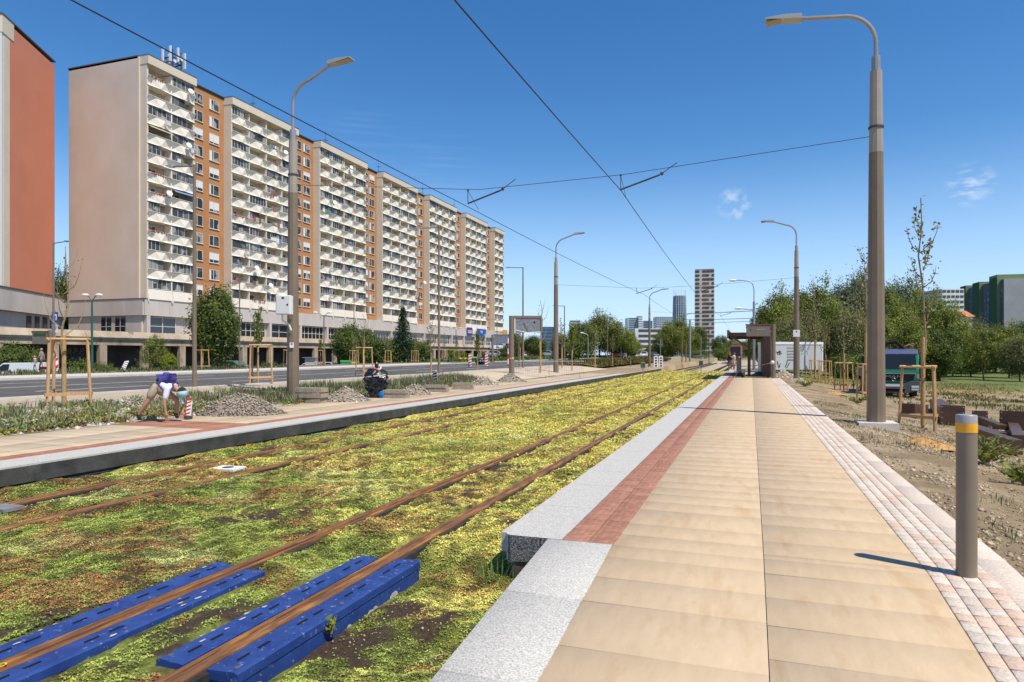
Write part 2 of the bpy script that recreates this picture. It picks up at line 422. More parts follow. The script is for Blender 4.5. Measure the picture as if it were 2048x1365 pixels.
def tiles(name, cells, zf, m, gap, th=.02, gapy=None, edge=.006):
    """cells: (x0,x1,y0,y1,(r,g,b)); every tile a low block with its own tint"""
    v, f, c = [], [], []
    for x0, x1, y0, y1, co in cells:
        x0 += gap / 2; x1 -= gap / 2; y0 += (gapy or gap) / 2; y1 -= (gapy or gap) / 2
        dz = rnd.uniform(-.0015, .0015)
        z0, z1 = float(zf(y0)) + dz, float(zf(y1)) + dz
        b = len(v); e = min(edge, gap)
        v += [(x0 + e, y0 + e, z0), (x1 - e, y0 + e, z0), (x1 - e, y1 - e, z1), (x0 + e, y1 - e, z1),
              (x0, y0, z0 - e), (x1, y0, z0 - e), (x1, y1, z1 - e), (x0, y1, z1 - e), (x0, y0, z0 - th), (x1, y0, z0 - th), (x1, y1, z1 - th), (x0, y1, z1 - th)]
        f += [(b, b + 1, b + 2, b + 3)]
        for k in (0, 4):
            for i in range(4):
                j = (i + 1) % 4; f.append((b + k + 4 + i, b + k + 4 + j, b + k + j, b + k + i))
        c += [co] * 12
    return tag(mesh_np(name, v, f, m, col=np.array(c)), kind='structure')
zr = lambda y: RT(y)
PEND = 48.0
def core(name, x0, x1, y0, y1, zf, m, dz, bottom):    # body beneath the tiles
    ys = sorted({y0, y1} | {y for y in (2, 3, 4, 5.45, 5.46, 20, 40) if y0 < y < y1})
    mb = MB()
    for a, b in zip(ys[:-1], ys[1:]):
        za, zb = float(zf(a)) + dz, float(zf(b)) + dz
        mb.add([(x0, a, bottom), (x1, a, bottom), (x1, b, bottom), (x0, b, bottom), (x0, a, za), (x1, a, za), (x1, b, zb), (x0, b, zb)],
               [(0, 3, 2, 1), (4, 5, 6, 7), (1, 2, 6, 5), (3, 0, 4, 7)] + ([(0, 1, 5, 4)] if a == y0 else []) + ([(2, 3, 7, 6)] if b == y1 else []))
    return tag(mb.build(name, m), kind='structure')
core('platform_base', -1.56, 1.74, -6, 5.44, zr, joint_m, -.021, -.4)
core('platform_base', -1.9, 1.74, 5.48, PEND, zr, joint_m, -.021, -.4)
core('platform_base', -1.9, -.6, PEND, 78, zr, joint_m, -.021, -.4)
# tan slabs in two columns
cells = []
for x0, x1, ph in ((-1.05, .09, 0), (.09, 1.17, .17)):
    y = -4.0 + ph
    while y < PEND:
        d = rnd.choice((.4, .4, .6, .4)); k = rnd.uniform(.985, 1.012); w = rnd.uniform(-.006, .006)
        cells.append((x0, x1, y, min(y + d, PEND), (.515 * k, (.392 + w * .4) * k, (.258 + w) * k))); y += d
# split the slabs that straddle the crease of the ramp
cells2 = []
for c_ in cells:
    if c_[2] < 5.45 < c_[3]: cells2 += [(c_[0], c_[1], c_[2], 5.45, c_[4]), (c_[0], c_[1], 5.45, c_[3], c_[4])]
    else: cells2.append(c_)
tiles('platform_slabs', cells2, zr, slab_m, .0045, edge=.0015)
# tactile strip
cells = []
for i in range(int((78 - 5.47) / .2)):
    y = 5.47 + i * .2
    for j in range(2):
        k = rnd.uniform(.85, 1.12) * (1 if y < PEND + 20 else 1)
        cells.append((-1.48 + j * .215, -1.48 + (j + 1) * .215, y, y + .2, (.34 * k, .17 * k, .118 * k)))
tiles('tactile_strip', cells, zr, tact_m, .004)
# raised bumps on the nearest tactile blocks
v, f, = [], []
for i in range(110):
    for j in range(8):
        x, y = -1.455 + j * .0543, 5.5 + i * .054
        z = .27; r = .014; b = len(v)
        v += [(x - r, y - r, z), (x + r, y - r, z), (x + r, y + r, z), (x - r, y + r, z), (x - r * .5, y - r * .5, z + .004), (x + r * .5, y - r * .5, z + .004), (x + r * .5, y + r * .5, z + .004), (x - r * .5, y + r * .5, z + .004)]
        f += [(b + 4, b + 5, b + 6, b + 7)] + [(b + q, b + (q + 1) % 4, b + 4 + (q + 1) % 4, b + 4 + q) for q in range(4)]
tag(mesh_np('tactile_bumps', v, f, tact_m, col=np.tile((.36, .165, .105), (len(v), 1))), kind='structure')
# granite edge of the platform, with rounded nose and split end face
def edge_block(name, x0, x1, y0, y1, corner=False, side=-1):
    mb = MB()
    out = [(x1, -.04), (x1, .27), (x0 + .05, .27), (x0 + .02, .262), (x0, .235), (x0, .09), (x0 + .035, .085), (x0 + .035, -.15), (x1, -.15)]
    mb.prism([(a, b) for a, b in out], 'y', y0, y1)
    return mb.build(name, [granite_m])
y = 5.47
gb = MB()
ys = [5.47]; 
while ys[-1] < 78: ys.append(min(ys[-1] + rnd.choice((1.0, 1.2, 1.0)), 78))
for i, (a, b) in enumerate(zip(ys[:-1], ys[1:])):
    e = .003
    if i == 0:   # rounded corner block
        x0, x1, rr = -1.985, -1.483, .07
        arc = [(x0 + rr - rr * math.sin(t), a + rr - rr * math.cos(t)) for t in np.linspace(0, math.pi / 2, 6)]
        poly = [(x1, a)] + arc + [(x0, b - e), (x1, b - e)]
        n = len(poly)
        gb.add([(p[0], p[1], .27) for p in poly] + [(p[0], p[1], .05) for p in poly], [list(range(n))] + [[k, (k + 1) % n, n + (k + 1) % n, n + k] for k in range(n)], 0)
        k0 = len(gb.m) - n
        gb.m[k0] = 1
        gb.m[k0 + 1] = gb.m[k0 + 2] = 1
        gb.box(x0 + .04, x1, a + .05, b - e, -.2, .03, 1)
        gb.box(x0 + .02, x1, a + .03, b - e, .03, .05, 0)
    else:
        gb.box(-1.985, -1.483, a + e, b - e, .05, .27, 0); gb.box(-1.93, -1.483, a + e, b - e, -.2, .0495, 1)
tag(gb.build('granite_kerb', [granite_m, rough_granite_m]), kind='structure')
# grey rubber edge strip clipped along the nose
tag(MB().box(-2.045, -1.987, 5.56, 78, .10, .262).build('rubber_edge', mat('edge_concrete', (.42, .39, .36), (.52, .49, .45), scale=4, rough=.8, coord='world')), kind='structure')
# granite along the ramp
ys = np.arange(-4.0, 5.46, 1.05)
cells = [(-1.6, -1.053, a, min(a + 1.05, 5.462), (1, 1, 1)) for a in np.arange(5.462 - 1.05 * 9, 5.4, 1.05)]
tiles('ramp_granite', cells, zr, granite_m, .004, th=.3)
# setts and granite border on the right
cells = []
for j in range(4):
    y = -4 + rnd.uniform(0, .2)
    while y < PEND:
        d = rnd.choice((.1, .13, .15)) if y < 12 else rnd.choice((.15, .2)); k = rnd.uniform(.9, 1.08); p_ = rnd.random()
        co = (.63, .54, .45) if p_ < .62 else ((.62, .46, .36) if p_ < .82 else (.59, .515, .44))
        cells.append((1.172 + j * .1, 1.172 + (j + 1) * .1, y, y + d, tuple(q * k for q in co))); y += d
tiles('sett_strip', cells, zr, sett_m, .006, gapy=.012, edge=.003)
cells = []
y = -4
while y < PEND:
    k = rnd.uniform(.94, 1.05); cells.append((1.574, 1.79, y, y + 1, (.62 * k, .53 * k, .445 * k))); y += 1
tiles('granite_border', cells, zr, sett_m, .004, th=.2)

# left platform
core('platform_base', -13.2, -9.66, -14, 78, lambda y: .27, joint_m, -.021, -.4)
cells = []
y = -12
while y < 78:
    for x0, x1 in ((-13.2, -11.9), (-11.9, -10.62)):
        k = rnd.uniform(.9, 1.08); w = rnd.uniform(-.02, .02)
        if 11.3 < y + .2 < 12.4: cells.append((x0, x1, y, y + .4, (.36 * k, .165 * k, .105 * k)))
        else: cells.append((x0, x1, y, y + .4, (.48 * k, (.385 + w * .4) * k, (.27 + w) * k)))
    y += .4
tiles('platform_slabs', cells, lambda y: .27, slab_m, .006)
cells = [(-10.62 + j * .19, -10.62 + (j + 1) * .19, -12 + i * .25, -12 + (i + 1) * .25, tuple(q * kk for kk in [rnd.uniform(.85, 1.12)] for q in (.36, .165, .105))) for i in range(360) for j in range(2)]
tiles('tactile_strip', cells, lambda y: .27, tact_m, .004)
gb = MB()
for i in range(92):
    a = -14 + i
    gb.box(-10.236, -9.56, a + .003, a + .997, .13, .27, 0)
gb.box(-10.236, -9.60, -14, 78, -.2, .128, 1)
gb.box(-9.60, -9.585, -14, 78, -.04, -.03, 0)
tag(gb.build('granite_kerb', [granite_m, dark_edge_m]), kind='structure')
# dark rubber face of the left edge
tag(MB().box(-9.558, -9.535, -14, 78, .02, .245).build('rubber_edge', dark_edge_m), kind='structure')
# plaza past the bed
cells = []
y = 35.3
while y < 66:
    for j in range(4):
        k = rnd.uniform(.92, 1.06); cells.append((-18.7 + j * 1.37, -18.7 + (j + 1) * 1.37, y, y + .6, (.52 * k, .43 * k, .32 * k)))
    y += .6
def plz(name, cells, m):
    v, f, c = [], [], []
    for x0, x1, y0, y1, co in cells:
        b = len(v); q = .004
        v += [(x0 + q, y0 + q, g(x0, y0) + .04), (x1 - q, y0 + q, g(x1, y0) + .04), (x1 - q, y1 - q, g(x1, y1) + .04), (x0 + q, y1 - q, g(x0, y1) + .04)]
        f.append((b, b + 1, b + 2, b + 3)); c += [co] * 4
    return tag(mesh_np(name, v, f, m, col=np.array(c)), kind='structure')
plz('plaza_paving', cells, slab_m)
# crossing and paved track beyond the green bed
strip('track_paving', -9.5, 1.6, 78, 260, .1, mat('crossing_concrete', (.33, .28, .2), (.45, .39, .3), scale=1.5, rough=.9, bump=.2, bscale=20, coord='world'), 4)
# ------------------------------------------------------------------ sedum track bed
RAILS = {'R1': -4.085, 'R2': -3.02, 'L1': -8.47, 'L2': -7.32}
COVERS = [(-4.085, 1.0, 4.72), (-3.02, 3.1, 5.3)]
SG, SY, SYY, SR, SS, SP = map(np.array, ((.25, .30, .06), (.60, .545, .135), (.58, .40, .09), (.34, .14, .065), (.105, .066, .045), (.56, .55, .22)))
def sedum_height(X, Y):
    n = fbm(X / .5, Y / .5, 31); n2 = fbm(X / .12, Y / .12, 33, 3)
    z = -.05 + .06 * sstep(.28, .75, n) + .04 * (n2 - .5) + .02 * (fbm(X / .05, Y / .05, 35, 2) - .5) * (Y < 12)
    for x in RAILS.values():
        z = np.where(np.abs(X - x) < .12, np.minimum(z, -.075), z)
    for x, a, b in COVERS:
        z = np.where((np.abs(X - x) < .36) & (Y > a - .1) & (Y < b + .08), np.minimum(z, -.03), z)
    z = np.where((X > -2.95) & (Y < 6.2), z - .12 * sstep(6.0, 5.2, Y), z)
    return z
def sedum_cover(X, Y):         # 0 bare soil .. 1 full cover
    n = fbm(X / 1.3 + 3, Y / 1.3, 41, 3); n2 = fbm(X / .35, Y / .35, 43, 3)
    bias = .045 * sstep(13, 4, Y) + .035 * ((X > -3) & (Y < 7)) * sstep(7, 5, Y)
    n3 = fbm(X / .13, Y / .13, 45, 2)
    return sstep(.33, .43, .36 * n + .34 * n2 + .30 * n3 - bias + .03)
def sedum_col(X, Y, r=None):
    t = sstep(3.5, 15, Y + 1.1 * (X + 5))
    n1 = fbm(X / 1.7 + 9, Y / 1.7, 51); n2 = fbm(X / .45, Y / .45, 53); n3 = fbm(X / .8 + 40, Y / .8, 57)
    r = hsh(np.floor(X * 50), np.floor(Y * 50), 3) if r is None else r
    yg = np.clip(sstep(.36, .62, n1 * .55 + n2 * .45 + .24 * (t - .5)) + (r - .5) * .35, 0, 1)
    c = mixc(SG, SY, yg)
    pale = sstep(.58, .7, n3) * .55 * (1 - .3 * t); c = c * (1 - pale)[..., None] + SP * pale[..., None]
    yy = (sstep(.56, .70, fbm(X / .9 + 7, Y / .9, 61)) * sstep(.35, .8, r) * (.25 + .30 * t))
    c = c * (1 - yy)[..., None] + SYY * yy[..., None]
    rd = sstep(.46, .60, fbm(X / .6 + 17, Y / .45, 67)) * sstep(.2, .55, r) * (.92 - .42 * t)
    c = c * (1 - rd)[..., None] + SR * rd[..., None]
    cl = sstep(.34, .62, fbm(X / .11 + 3, Y / .16, 87, 2)) * sstep(16, 9, Y) + (.30 + .55 * sstep(.35, .62, fbm(X / .35, Y / .6, 89, 3))) * sstep(9, 16, Y)
    return c * (.68 + .72 * cl)[..., None]
sedum_base_m = mat('sedum_mat', (.5, .5, .5), (1.25, 1.25, 1.2), scale=28, rough=.95, bump=1, bscale=70, attr=True, coord='world', lo=.3, hi=.7, bdist=.05)
sedum_m = mat('sedum_leaf', None, attr=True, rough=.6, spec=.3)
def base_col(X, Y):
    cv = sedum_cover(X, Y); t = sstep(8, 22, Y)
    c = sedum_col(X, Y) * (.8 + .3 * t)[..., None]
    return SS * (1 - cv)[..., None] + c * cv[..., None]
xs = np.unique(np.concatenate([np.arange(-9.55, -1.56, .055), [x + d for x in RAILS.values() for d in (-.125, -.115, .115, .125)]]))
ys = np.concatenate([np.arange(-2, 14, .07), np.arange(14, 30, .16), np.arange(30, 78.2, .4)])
sb = grid('track_bed', xs, ys, sedum_height, sedum_base_m, base_col)
tag(sb, kind='structure')
# leaf rosettes
def scatter(x0, x1, y0, y1, dens):
    n = int((x1 - x0) * (y1 - y0) * dens)
    return rng.uniform(x0, x1, n), rng.uniform(y0, y1, n)
V, Fc, Cc = [], [], []
def rosettes(X, Y, size, k, tall=1.0):
    keep = (Y > -.66 * X - 2.2)
    for x in RAILS.values(): keep &= np.abs(X - x) > .125 + size * .4
    for x, a, b in COVERS: keep &= ~((np.abs(X - x) < .36) & (Y > a - .1) & (Y < b + .06))
    keep &= rng.random(len(X)) < sedum_cover(X, Y) * 1.05 + .04
    X, Y = X[keep], Y[keep]; n = len(X)
    Z = sedum_height(X, Y); r = rng.random(n); col = sedum_col(X, Y, r) * rng.uniform(.8, 1.2, (n, 1))
    s = size * rng.uniform(.6, 1.3, n)
    hgt = rng.uniform(.1, .5, n) * s * tall
    for j in range(k):
        a = rng.uniform(0, 2 * np.pi, n); e = rng.uniform(.1, .85, n)
        ax = np.stack([np.cos(a) * np.cos(e), np.sin(a) * np.cos(e), np.sin(e)], 1)
        c = np.stack([X, Y, Z + hgt], 1) + ax * (s * .35)[:, None]
        nr = np.stack([-np.cos(a) * np.sin(e), -np.sin(a) * np.sin(e), np.cos(e)], 1) + rng.normal(0, .25, (n, 3))
        v, f = rhombi(c, s * .9, nr, .6, axis=ax)
        b = sum(len(q) for q in V); V.append(v); Fc.append(f + b)
        Cc.append(np.repeat(col * rng.uniform(.85, 1.15, (n, 1)), 4, 0))
rosettes(*scatter(-9.4, -1.6, 1.0, 5.6, 5200), .0145, 4)
rosettes(*scatter(-9.4, -1.6, 5.6, 9, 2600), .020, 4)
rosettes(*scatter(-9.4, -2.0, 9, 14, 1250), .028, 4)
rosettes(*scatter(-9.4, -2.0, 14, 24, 430), .044, 4, .7)
rosettes(*scatter(-9.4, -2.0, 24, 44, 150), .07, 4, .45)
rosettes(*scatter(-9.4, -2.0, 44, 78, 50), .11, 4, .3)
# yellow bloom clumps
X, Y = scatter(-9.4, -2.0, 9, 40, 26)
kp = fbm(X / .9 + 7, Y / .9, 61) > .60
SYs = SY.copy(); n0 = len(V)
rosettes(X[kp], Y[kp], .06, 3, 1.4)
for i in range(n0, len(V)): Cc[i] = np.tile((.62, .44, .03), (len(V[i]), 1)) * np.repeat(rng.uniform(.5, 1.15, (len(V[i]) // 4, 1)), 4, 0)
sed = mesh_np('sedum', np.concatenate(V), np.concatenate(Fc), sedum_m, col=np.concatenate(Cc))
tag(sed, 'low yellow green sedum carpet growing between the tram rails', 'ground cover', kind='stuff')
# pebbles on the bare soil
X, Y = scatter(-9.3, -1.65, 1.5, 10, 60); kp = (sedum_cover(X, Y) < .5) & (Y > -.66 * X - 2)
for x, a, b in COVERS: kp &= ~((np.abs(X - x) < .36) & (Y > a - .1) & (Y < b + .06))
for x in RAILS.values(): kp &= np.abs(X - x) > .14
X, Y = X[kp], Y[kp]; n = len(X)
def pebbles(name, X, Y, Z, size, m, colf, label, cat):
    n = len(X); ico = np.array([(0, 0, -1), (1, 0, 0), (0, 1, 0), (-1, 0, 0), (0, -1, 0), (0, 0, 1)], float)
    tri = np.array([(0, 2, 1), (0, 3, 2), (0, 4, 3), (0, 1, 4), (5, 1, 2), (5, 2, 3), (5, 3, 4), (5, 4, 1)])
    s = size * rng.uniform(.4, 1.3, n) ; sc = rng.uniform(.55, 1.2, (n, 1, 3)) * s[:, None, None]
    a = rng.uniform(0, 6.28, n); ca, sa = np.cos(a), np.sin(a)
    p = ico[None] * sc + rng.normal(0, .12, (n, 6, 3)) * s[:, None, None]
    p = np.stack([p[..., 0] * ca[:, None] - p[..., 1] * sa[:, None], p[..., 0] * sa[:, None] + p[..., 1] * ca[:, None], p[..., 2] * .8], -1)
    p += np.stack([X, Y, Z], -1)[:, None]
    f = (tri[None] + 6 * np.arange(n)[:, None, None]).reshape(-1, 3)
    o = mesh_np(name, p.reshape(-1, 3), f, m, col=np.repeat(colf(n), 6, 0))
    return tag(o, label, cat, kind='stuff') if label else o
stone_m = mat('stone', (.75, .75, .75), (1.2, 1.2, 1.2), scale=30, rough=.9, attr=True, coord='world')
def greys(n): return np.array((.30, .25, .19)) * rng.uniform(.4, 1.7, (n, 1)) * rng.uniform(.9, 1.1, (n, 3))
pebbles('soil_pebbles', X, Y, sedum_height(X, Y) + .004, .012, stone_m, greys, 'small pale pebbles on the bare soil between the sedum', 'pebbles')

# ------------------------------------------------------------------ rails
rust_m = mat('rusty_rail', (.13, .062, .03), (.30, .13, .045), scale=5, rough=.55, bump=.15, bscale=50, metal=.25, coord='world', stretch=(6, .6, 6), c3=(.46, .21, .055), s3=3, f3=.50, spec=.5)
rubber_m = mat('rail_rubber', (.02, .02, .02), (.05, .048, .045), scale=6, rough=.8, coord='world')
def rail(x, y0, y1, lip, label):
    t = thing('tram_rail', label, 'rail', (x, y0, 0)); L_ = y1 - y0
    # grooved rail head: running head, groove, thin guard lip on the inner side
    s = 1 if lip > 0 else -1
    prof = [(-.065, -.10), (-.065, .0), (-.058, .012), (-.004, .014), (.002, .006), (.004, -.03), (.034, -.03), (.038, .0), (.042, .006), (.066, .006), (.07, 0), (.07, -.10)]
    mb = MB(); mb.prism([(a * s, b) for a, b in prof], 'y', 0, L_); mb.build('head', rust_m, t)
    mb = MB()
    for q in (-1, 1): mb.box(min(q * .072, q * .108), max(q * .072, q * .108), 0, L_, -.14, -.012 if q * s < 0 else -.02)
    mb.build('rubber_jacket', rubber_m, t)
    return t
rail(RAILS['R1'], -3, 162, 1, 'rusty grooved rail between blue cover plates, left rail of the near track')
rail(RAILS['R2'], -3, 162, -1, 'rusty grooved rail running closest to the granite platform edge')
rail(RAILS['L1'], -3, 162, 1, 'rusty grooved rail furthest left, beside the dark platform face')
rail(RAILS['L2'], -3, 162, -1, 'rusty grooved rail of the far track, on its inner side')

# blue cover plates beside the rails
blue_m = mat('blue_paint', (.014, .042, .185), (.026, .070, .26), scale=5, rough=.5, bump=.5, bscale=130, coord='world', c3=(.34, .36, .42), s3=22, f3=.61)
chip_m = mat('bare_filler', (.36, .33, .28), (.48, .45, .40), scale=12, rough=.9, coord='world')
bolt_m = mat('bolt_steel', (.3, .27, .22), rough=.45, metal=.8)
black_m = mat('black_gap', (.008, .008, .009), rough=.8)
def cover(x, side, y0, y1, w, label, tall):
    t = thing('rail_cover', label, 'cover plate', (x + side * .085, y0, 0), 0, 'blue cover plates clamped along the rails')
    L_ = y1 - y0; a, b = sorted((0, side * w)); sd = side
    mb = MB()
    prof = [(0, -.03), (0, .004), (sd * (w - .02), .016), (sd * w, .004), (sd * w, -.05), (0, -.05)]
    mb.prism(prof, 'y', 0, L_); lid = mb.build('lid', blue_m, t)
    mb = MB(); mb.box(min(sd * .005, sd * (w - .006)), max(sd * .005, sd * (w - .006)), .01, L_ - .01, -.26 if tall else -.12, -.056); mb.build('box', blue_m, t)
    mb = MB()
    n = int(L_ / .5)
    for i in range(n):
        yy = (i + .5) * L_ / n
        for d in (-.09, .09):
            mb = MB(); mb.obox((sd * w * .45, yy + d, .0125), (.008, 0, 0), (0, .05, 0), (0, 0, .0025)); mb.build('lifting_slot', black_m, t)
    for i in range(3):
        yy = (.06, L_ / 2, L_ - .06)[i]
        mb = MB(); mb.lathe([(.018, -.01), (.018, .017), (.012, .019)], 10, (sd * w * .75, yy)); mb.build('bolt', bolt_m, t, smooth=True)
    # chipped patches of paint on lid edge and box side
    rr = random.Random(int(abs(x) * 100) + side); mb = MB()
    for i in range(7 if tall else 12):
        yy, s_ = rr.uniform(.05, L_ - .05), rr.uniform(.02, .09 if tall else .035)
        k = 9; cx_ = sd * (w - .0045 + .0006 * i)
        if tall:
            pts = [(cx_, yy + s_ * math.cos(q * 2 * math.pi / k) * rr.uniform(.85, 1.1), -.15 + s_ * .6 * math.sin(q * 2 * math.pi / k) * rr.uniform(.9, 1.1)) for q in range(k)]
        else:
            xx = sd * rr.uniform(w * .55, w * .93); zz = .0045 + .0118 * abs(xx) / w + .004 + .0004 * i
            pts = [(xx + s_ * .4 * math.cos(q * 2 * math.pi / k) * rr.uniform(.5, 1.2), yy + s_ * math.sin(q * 2 * math.pi / k) * rr.uniform(.5, 1.2), zz) for q in range(k)]
        mb.add(pts, [list(range(k))])
    mb.build('paint_chips', chip_m, t)
    return t
cover(-4.085, -1, .2, 4.72, .2, 'blue cover plate left of the near left rail, flecked with white paint', False)
cover(-4.085, 1, .2, 4.66, .2, 'blue cover plate on the right of the near left rail, with small weeds beside it', False)
cover(-3.02, -1, 3.1, 5.3, .2, 'shorter blue cover plate left of the rail nearest the platform', False)
cover(-3.02, 1, 3.1, 5.34, .22, 'blue cover plate with tall chipped side, right of the rail nearest the platform', True)
# yellow chalk marks on the near left rail
# ------------------------------------------------------------------ long apartment block on the left
cream_m = mat('cream_render', (.58, .50, .39), (.64, .555, .435), scale=.35, rough=.9, bump=.08, bscale=12, coord='world', c3=(.60, .52, .42), s3=.22, f3=.58)
para_m = mat('parapet_paint', (.79, .715, .595), (.84, .765, .645), scale=.6, rough=.85, coord='world', c3=(.68, .60, .48), s3=1.1, f3=.6, stretch=(1, 1, .35))
gable_m = mat('gable_render', (.58, .475, .375), (.64, .53, .425), scale=.18, rough=.92, bump=.05, bscale=8, coord='world', c3=(.60, .485, .37), s3=.12, f3=.5)
brown_m = mat('ochre_render', (.41, .19, .078), (.46, .22, .095), scale=.3, rough=.9, bump=.06, bscale=10, coord='world', c3=(.385, .175, .072), s3=.25, f3=.55)
orange_m = mat('orange_render', (.60, .20, .05), (.66, .23, .06), scale=.3, rough=.9, coord='world')
podg_m = mat('grey_cladding', (.47, .425, .385), (.54, .49, .445), scale=.5, rough=.85, coord='world', c3=(.43, .385, .345), s3=.18, f3=.56, stretch=(1, 1, .25))
conc_m = mat('weathered_concrete', (.31, .235, .16), (.47, .375, .27), scale=.45, rough=.95, bump=.3, bscale=9, coord='world', c3=(.20, .15, .10), s3=.6, f3=.58, stretch=(1, 1, .6))
flash_m = mat('roof_flashing', (.10, .085, .075), rough=.7)
frame_m = mat('white_frame', (.62, .60, .56), rough=.5, coord='world')
dframe_m = mat('dark_frame', (.10, .095, .09), rough=.5)
recess_m = mat('recess_wall', (.44, .38, .30), (.53, .465, .38), scale=.3, rough=.9, coord='world')
def paneglass(name, a, b, c):
    m = bpy.data.materials.new(name); m.use_nodes = True; nt = m.node_tree; N, L = nt.nodes, nt.links; p = N['Principled BSDF']
    ge = N.new('ShaderNodeNewGeometry'); mp = N.new('ShaderNodeMapping'); mp.inputs['Scale'].default_value = (.9, .9, .7)
    L.new(ge.outputs['Position'], mp.inputs[0]); wt = N.new('ShaderNodeTexWhiteNoise')
    vo = N.new('ShaderNodeTexVoronoi'); vo.inputs['Scale'].default_value = 1.1; L.new(mp.outputs[0], vo.inputs['Vector'])
    L.new(vo.outputs['Color'], wt.inputs['Vector'])
    rp = N.new('ShaderNodeValToRGB'); rp.color_ramp.interpolation = 'CONSTANT'; e = rp.color_ramp.elements
    e[0].position, e[0].color = 0, (*a, 1); e[1].position, e[1].color = .5, (*b, 1); q = e.new(.83); q.color = (*c, 1)
    L.new(wt.outputs['Value'], rp.inputs[0]); L.new(rp.outputs[0], p.inputs['Base Color'])
    p.inputs['Roughness'].default_value = .35; p.inputs['Specular IOR Level'].default_value = .2
    return m
glass_m = paneglass('window_glass', (.035, .038, .04), (.08, .082, .08), (.32, .30, .27))
loggia_m = paneglass('loggia_glass', (.06, .062, .062), (.15, .15, .14), (.30, .29, .26))
dglass_m = mat('dark_glass', (.02, .025, .03), rough=.07, spec=.9)
awning_m = mat('flower_red', (.55, .03, .03), (.2, .15, .03), scale=9, rough=.8, coord='world')

BX, BY = -84.0, 77.1
FL0, ST = 10.47, 2.857
block = thing('apartment_block', 'long cream and ochre apartment block with rows of faceted balconies above a grey podium', 'building', (BX, BY, 0))
secs = [(0.0, 9.2)] + [(17.3 + 25.4 * k, 35.3 + 25.4 * k) for k in range(5)] + [(144.4, 153.6)]
TOP = 45.95
mb = MB()
for (a, b), (c, d) in zip(secs[:-1], secs[1:]): mb.box(-3.2, -1.56, b - .05, c + .05, 10.0, 46.15)
mb.build('ochre_wall', brown_m, block)
MB().box(-15.4, -1.6, .0, 154.0, 10.0, 45.6).build('core_wall', gable_m, block)
MB().box(-15.4, -1.25, -.25, -.002, 10.06, 45.85).build('gable_wall', gable_m, block)
MB().box(-15.4, -1.7, 154.0, 156.2, 8.0, 45.0).build('end_wall', orange_m, block)
mb = MB(); mb.box(-15.55, -1.3, -.32, 153.9, 45.86, 46.02); mb.box(-15.4, -1.5, -.25, 153.9, 45.61, 45.86)
mb.build('roof', flash_m, block)
# balcony sections: side walls, back wall and roof band
for a, b in secs:
    t = MB()
    for yy in ((a, b) if b - a < 12 else (a, b, (a + b) / 2 - .15)):
        y0 = yy if yy == a else (yy - .3 if yy == b else yy)
        t.box(-1.58, (.0 if yy != b else -.05), y0, y0 + .3, 10.05, 44.7)
    t.box(-1.57, -1.44, a + .3, b - .3, 10.05, 44.7, 1)
    t.build('balcony_section', [cream_m, recess_m], block)
    t = MB(); t.box(-1.55, .38, a - .06, b + .06, 44.7, 45.98); t.build('roof_band', cream_m, block)
    MB().box(-1.6, .44, a - .1, b + .1, 45.985, 46.06).build('roof_edge', flash_m, block)
def balcony_mb(y0, y1, z, first):
    """slab, faceted parapet and divider of one balcony"""
    m = MB(); w = y1 - y0; h0, h1 = z - .12, z + 1.08
    m.box(-1.44, .05, y0 + .02, y1 - .02, z - .16, z)
    if first:
        m.box(.02, .14, y0 + .05, y1 - .05, z - .42, z + 1.08)
        for q in (.12, w - .12): m.box(.14, .24, y0 + q - .05, y0 + q + .05, z - .75, z + .4)
    else:
        P = lambda u, x, zz: (x, y0 + u * w, zz)
        hd = h0 - .10
        vs = [P(0, .26, h1), P(.30, .26, h1), P(.70, .26, h1), P(1, .26, h1), P(0, -.30, h0 + .30), P(1, -.30, h0 + .30), P(0, .10, hd), P(.5, .34, hd), P(1, .10, hd)]
        fs = [(0, 4, 1), (1, 4, 7), (4, 6, 7), (1, 7, 2), (2, 7, 5), (5, 7, 8), (2, 5, 3)]
        n = len(vs); back = [(v[0] - .09, v[1], v[2]) for v in vs]
        m.add(vs + back, fs + [tuple(n + i for i in reversed(f)) for f in fs] + [(0, 1, n + 1, n), (1, 2, n + 2, n + 1), (2, 3, n + 3, n + 2),
              (6, n + 6, n + 7, 7), (7, n + 7, n + 8, 8), (0, n, n + 4, 4), (4, n + 4, n + 6, 6), (3, 5, n + 5, n + 3), (5, 8, n + 8, n + 5)])
        m.box(.18, .33, y0 + .02, y1 - .02, h1 + .06, h1 + .12)
    return m
def divider_mb(y0, z): return MB().box(-1.43, -.02, y0 - .07, y0 + .07, z + .002, z + 2.69)
def door_mb(y0, y1, z, r):     # back wall: door leaf and window in white frames
    m = MB(); f = r.random() < .5
    a = y0 + (.45 if f else 1.9); b = a + .95
    m.box(-1.438, -1.40, a, b, z + .05, z + 2.2, 0); m.box(-1.4, -1.385, a + .1, b - .1, z + .5, z + 2.1, 1)
    c = b + .05 if f else y0 + .4; d = c + 1.4
    m.box(-1.438, -1.40, c, d, z + .9, z + 2.2, 0); m.box(-1.4, -1.385, c + .1, (c + d) / 2 - .04, z + 1.0, z + 2.1, 1)
    m.box(-1.4, -1.385, (c + d) / 2 + .04, d - .1, z + 1.0, z + 2.1, 1)
    return m
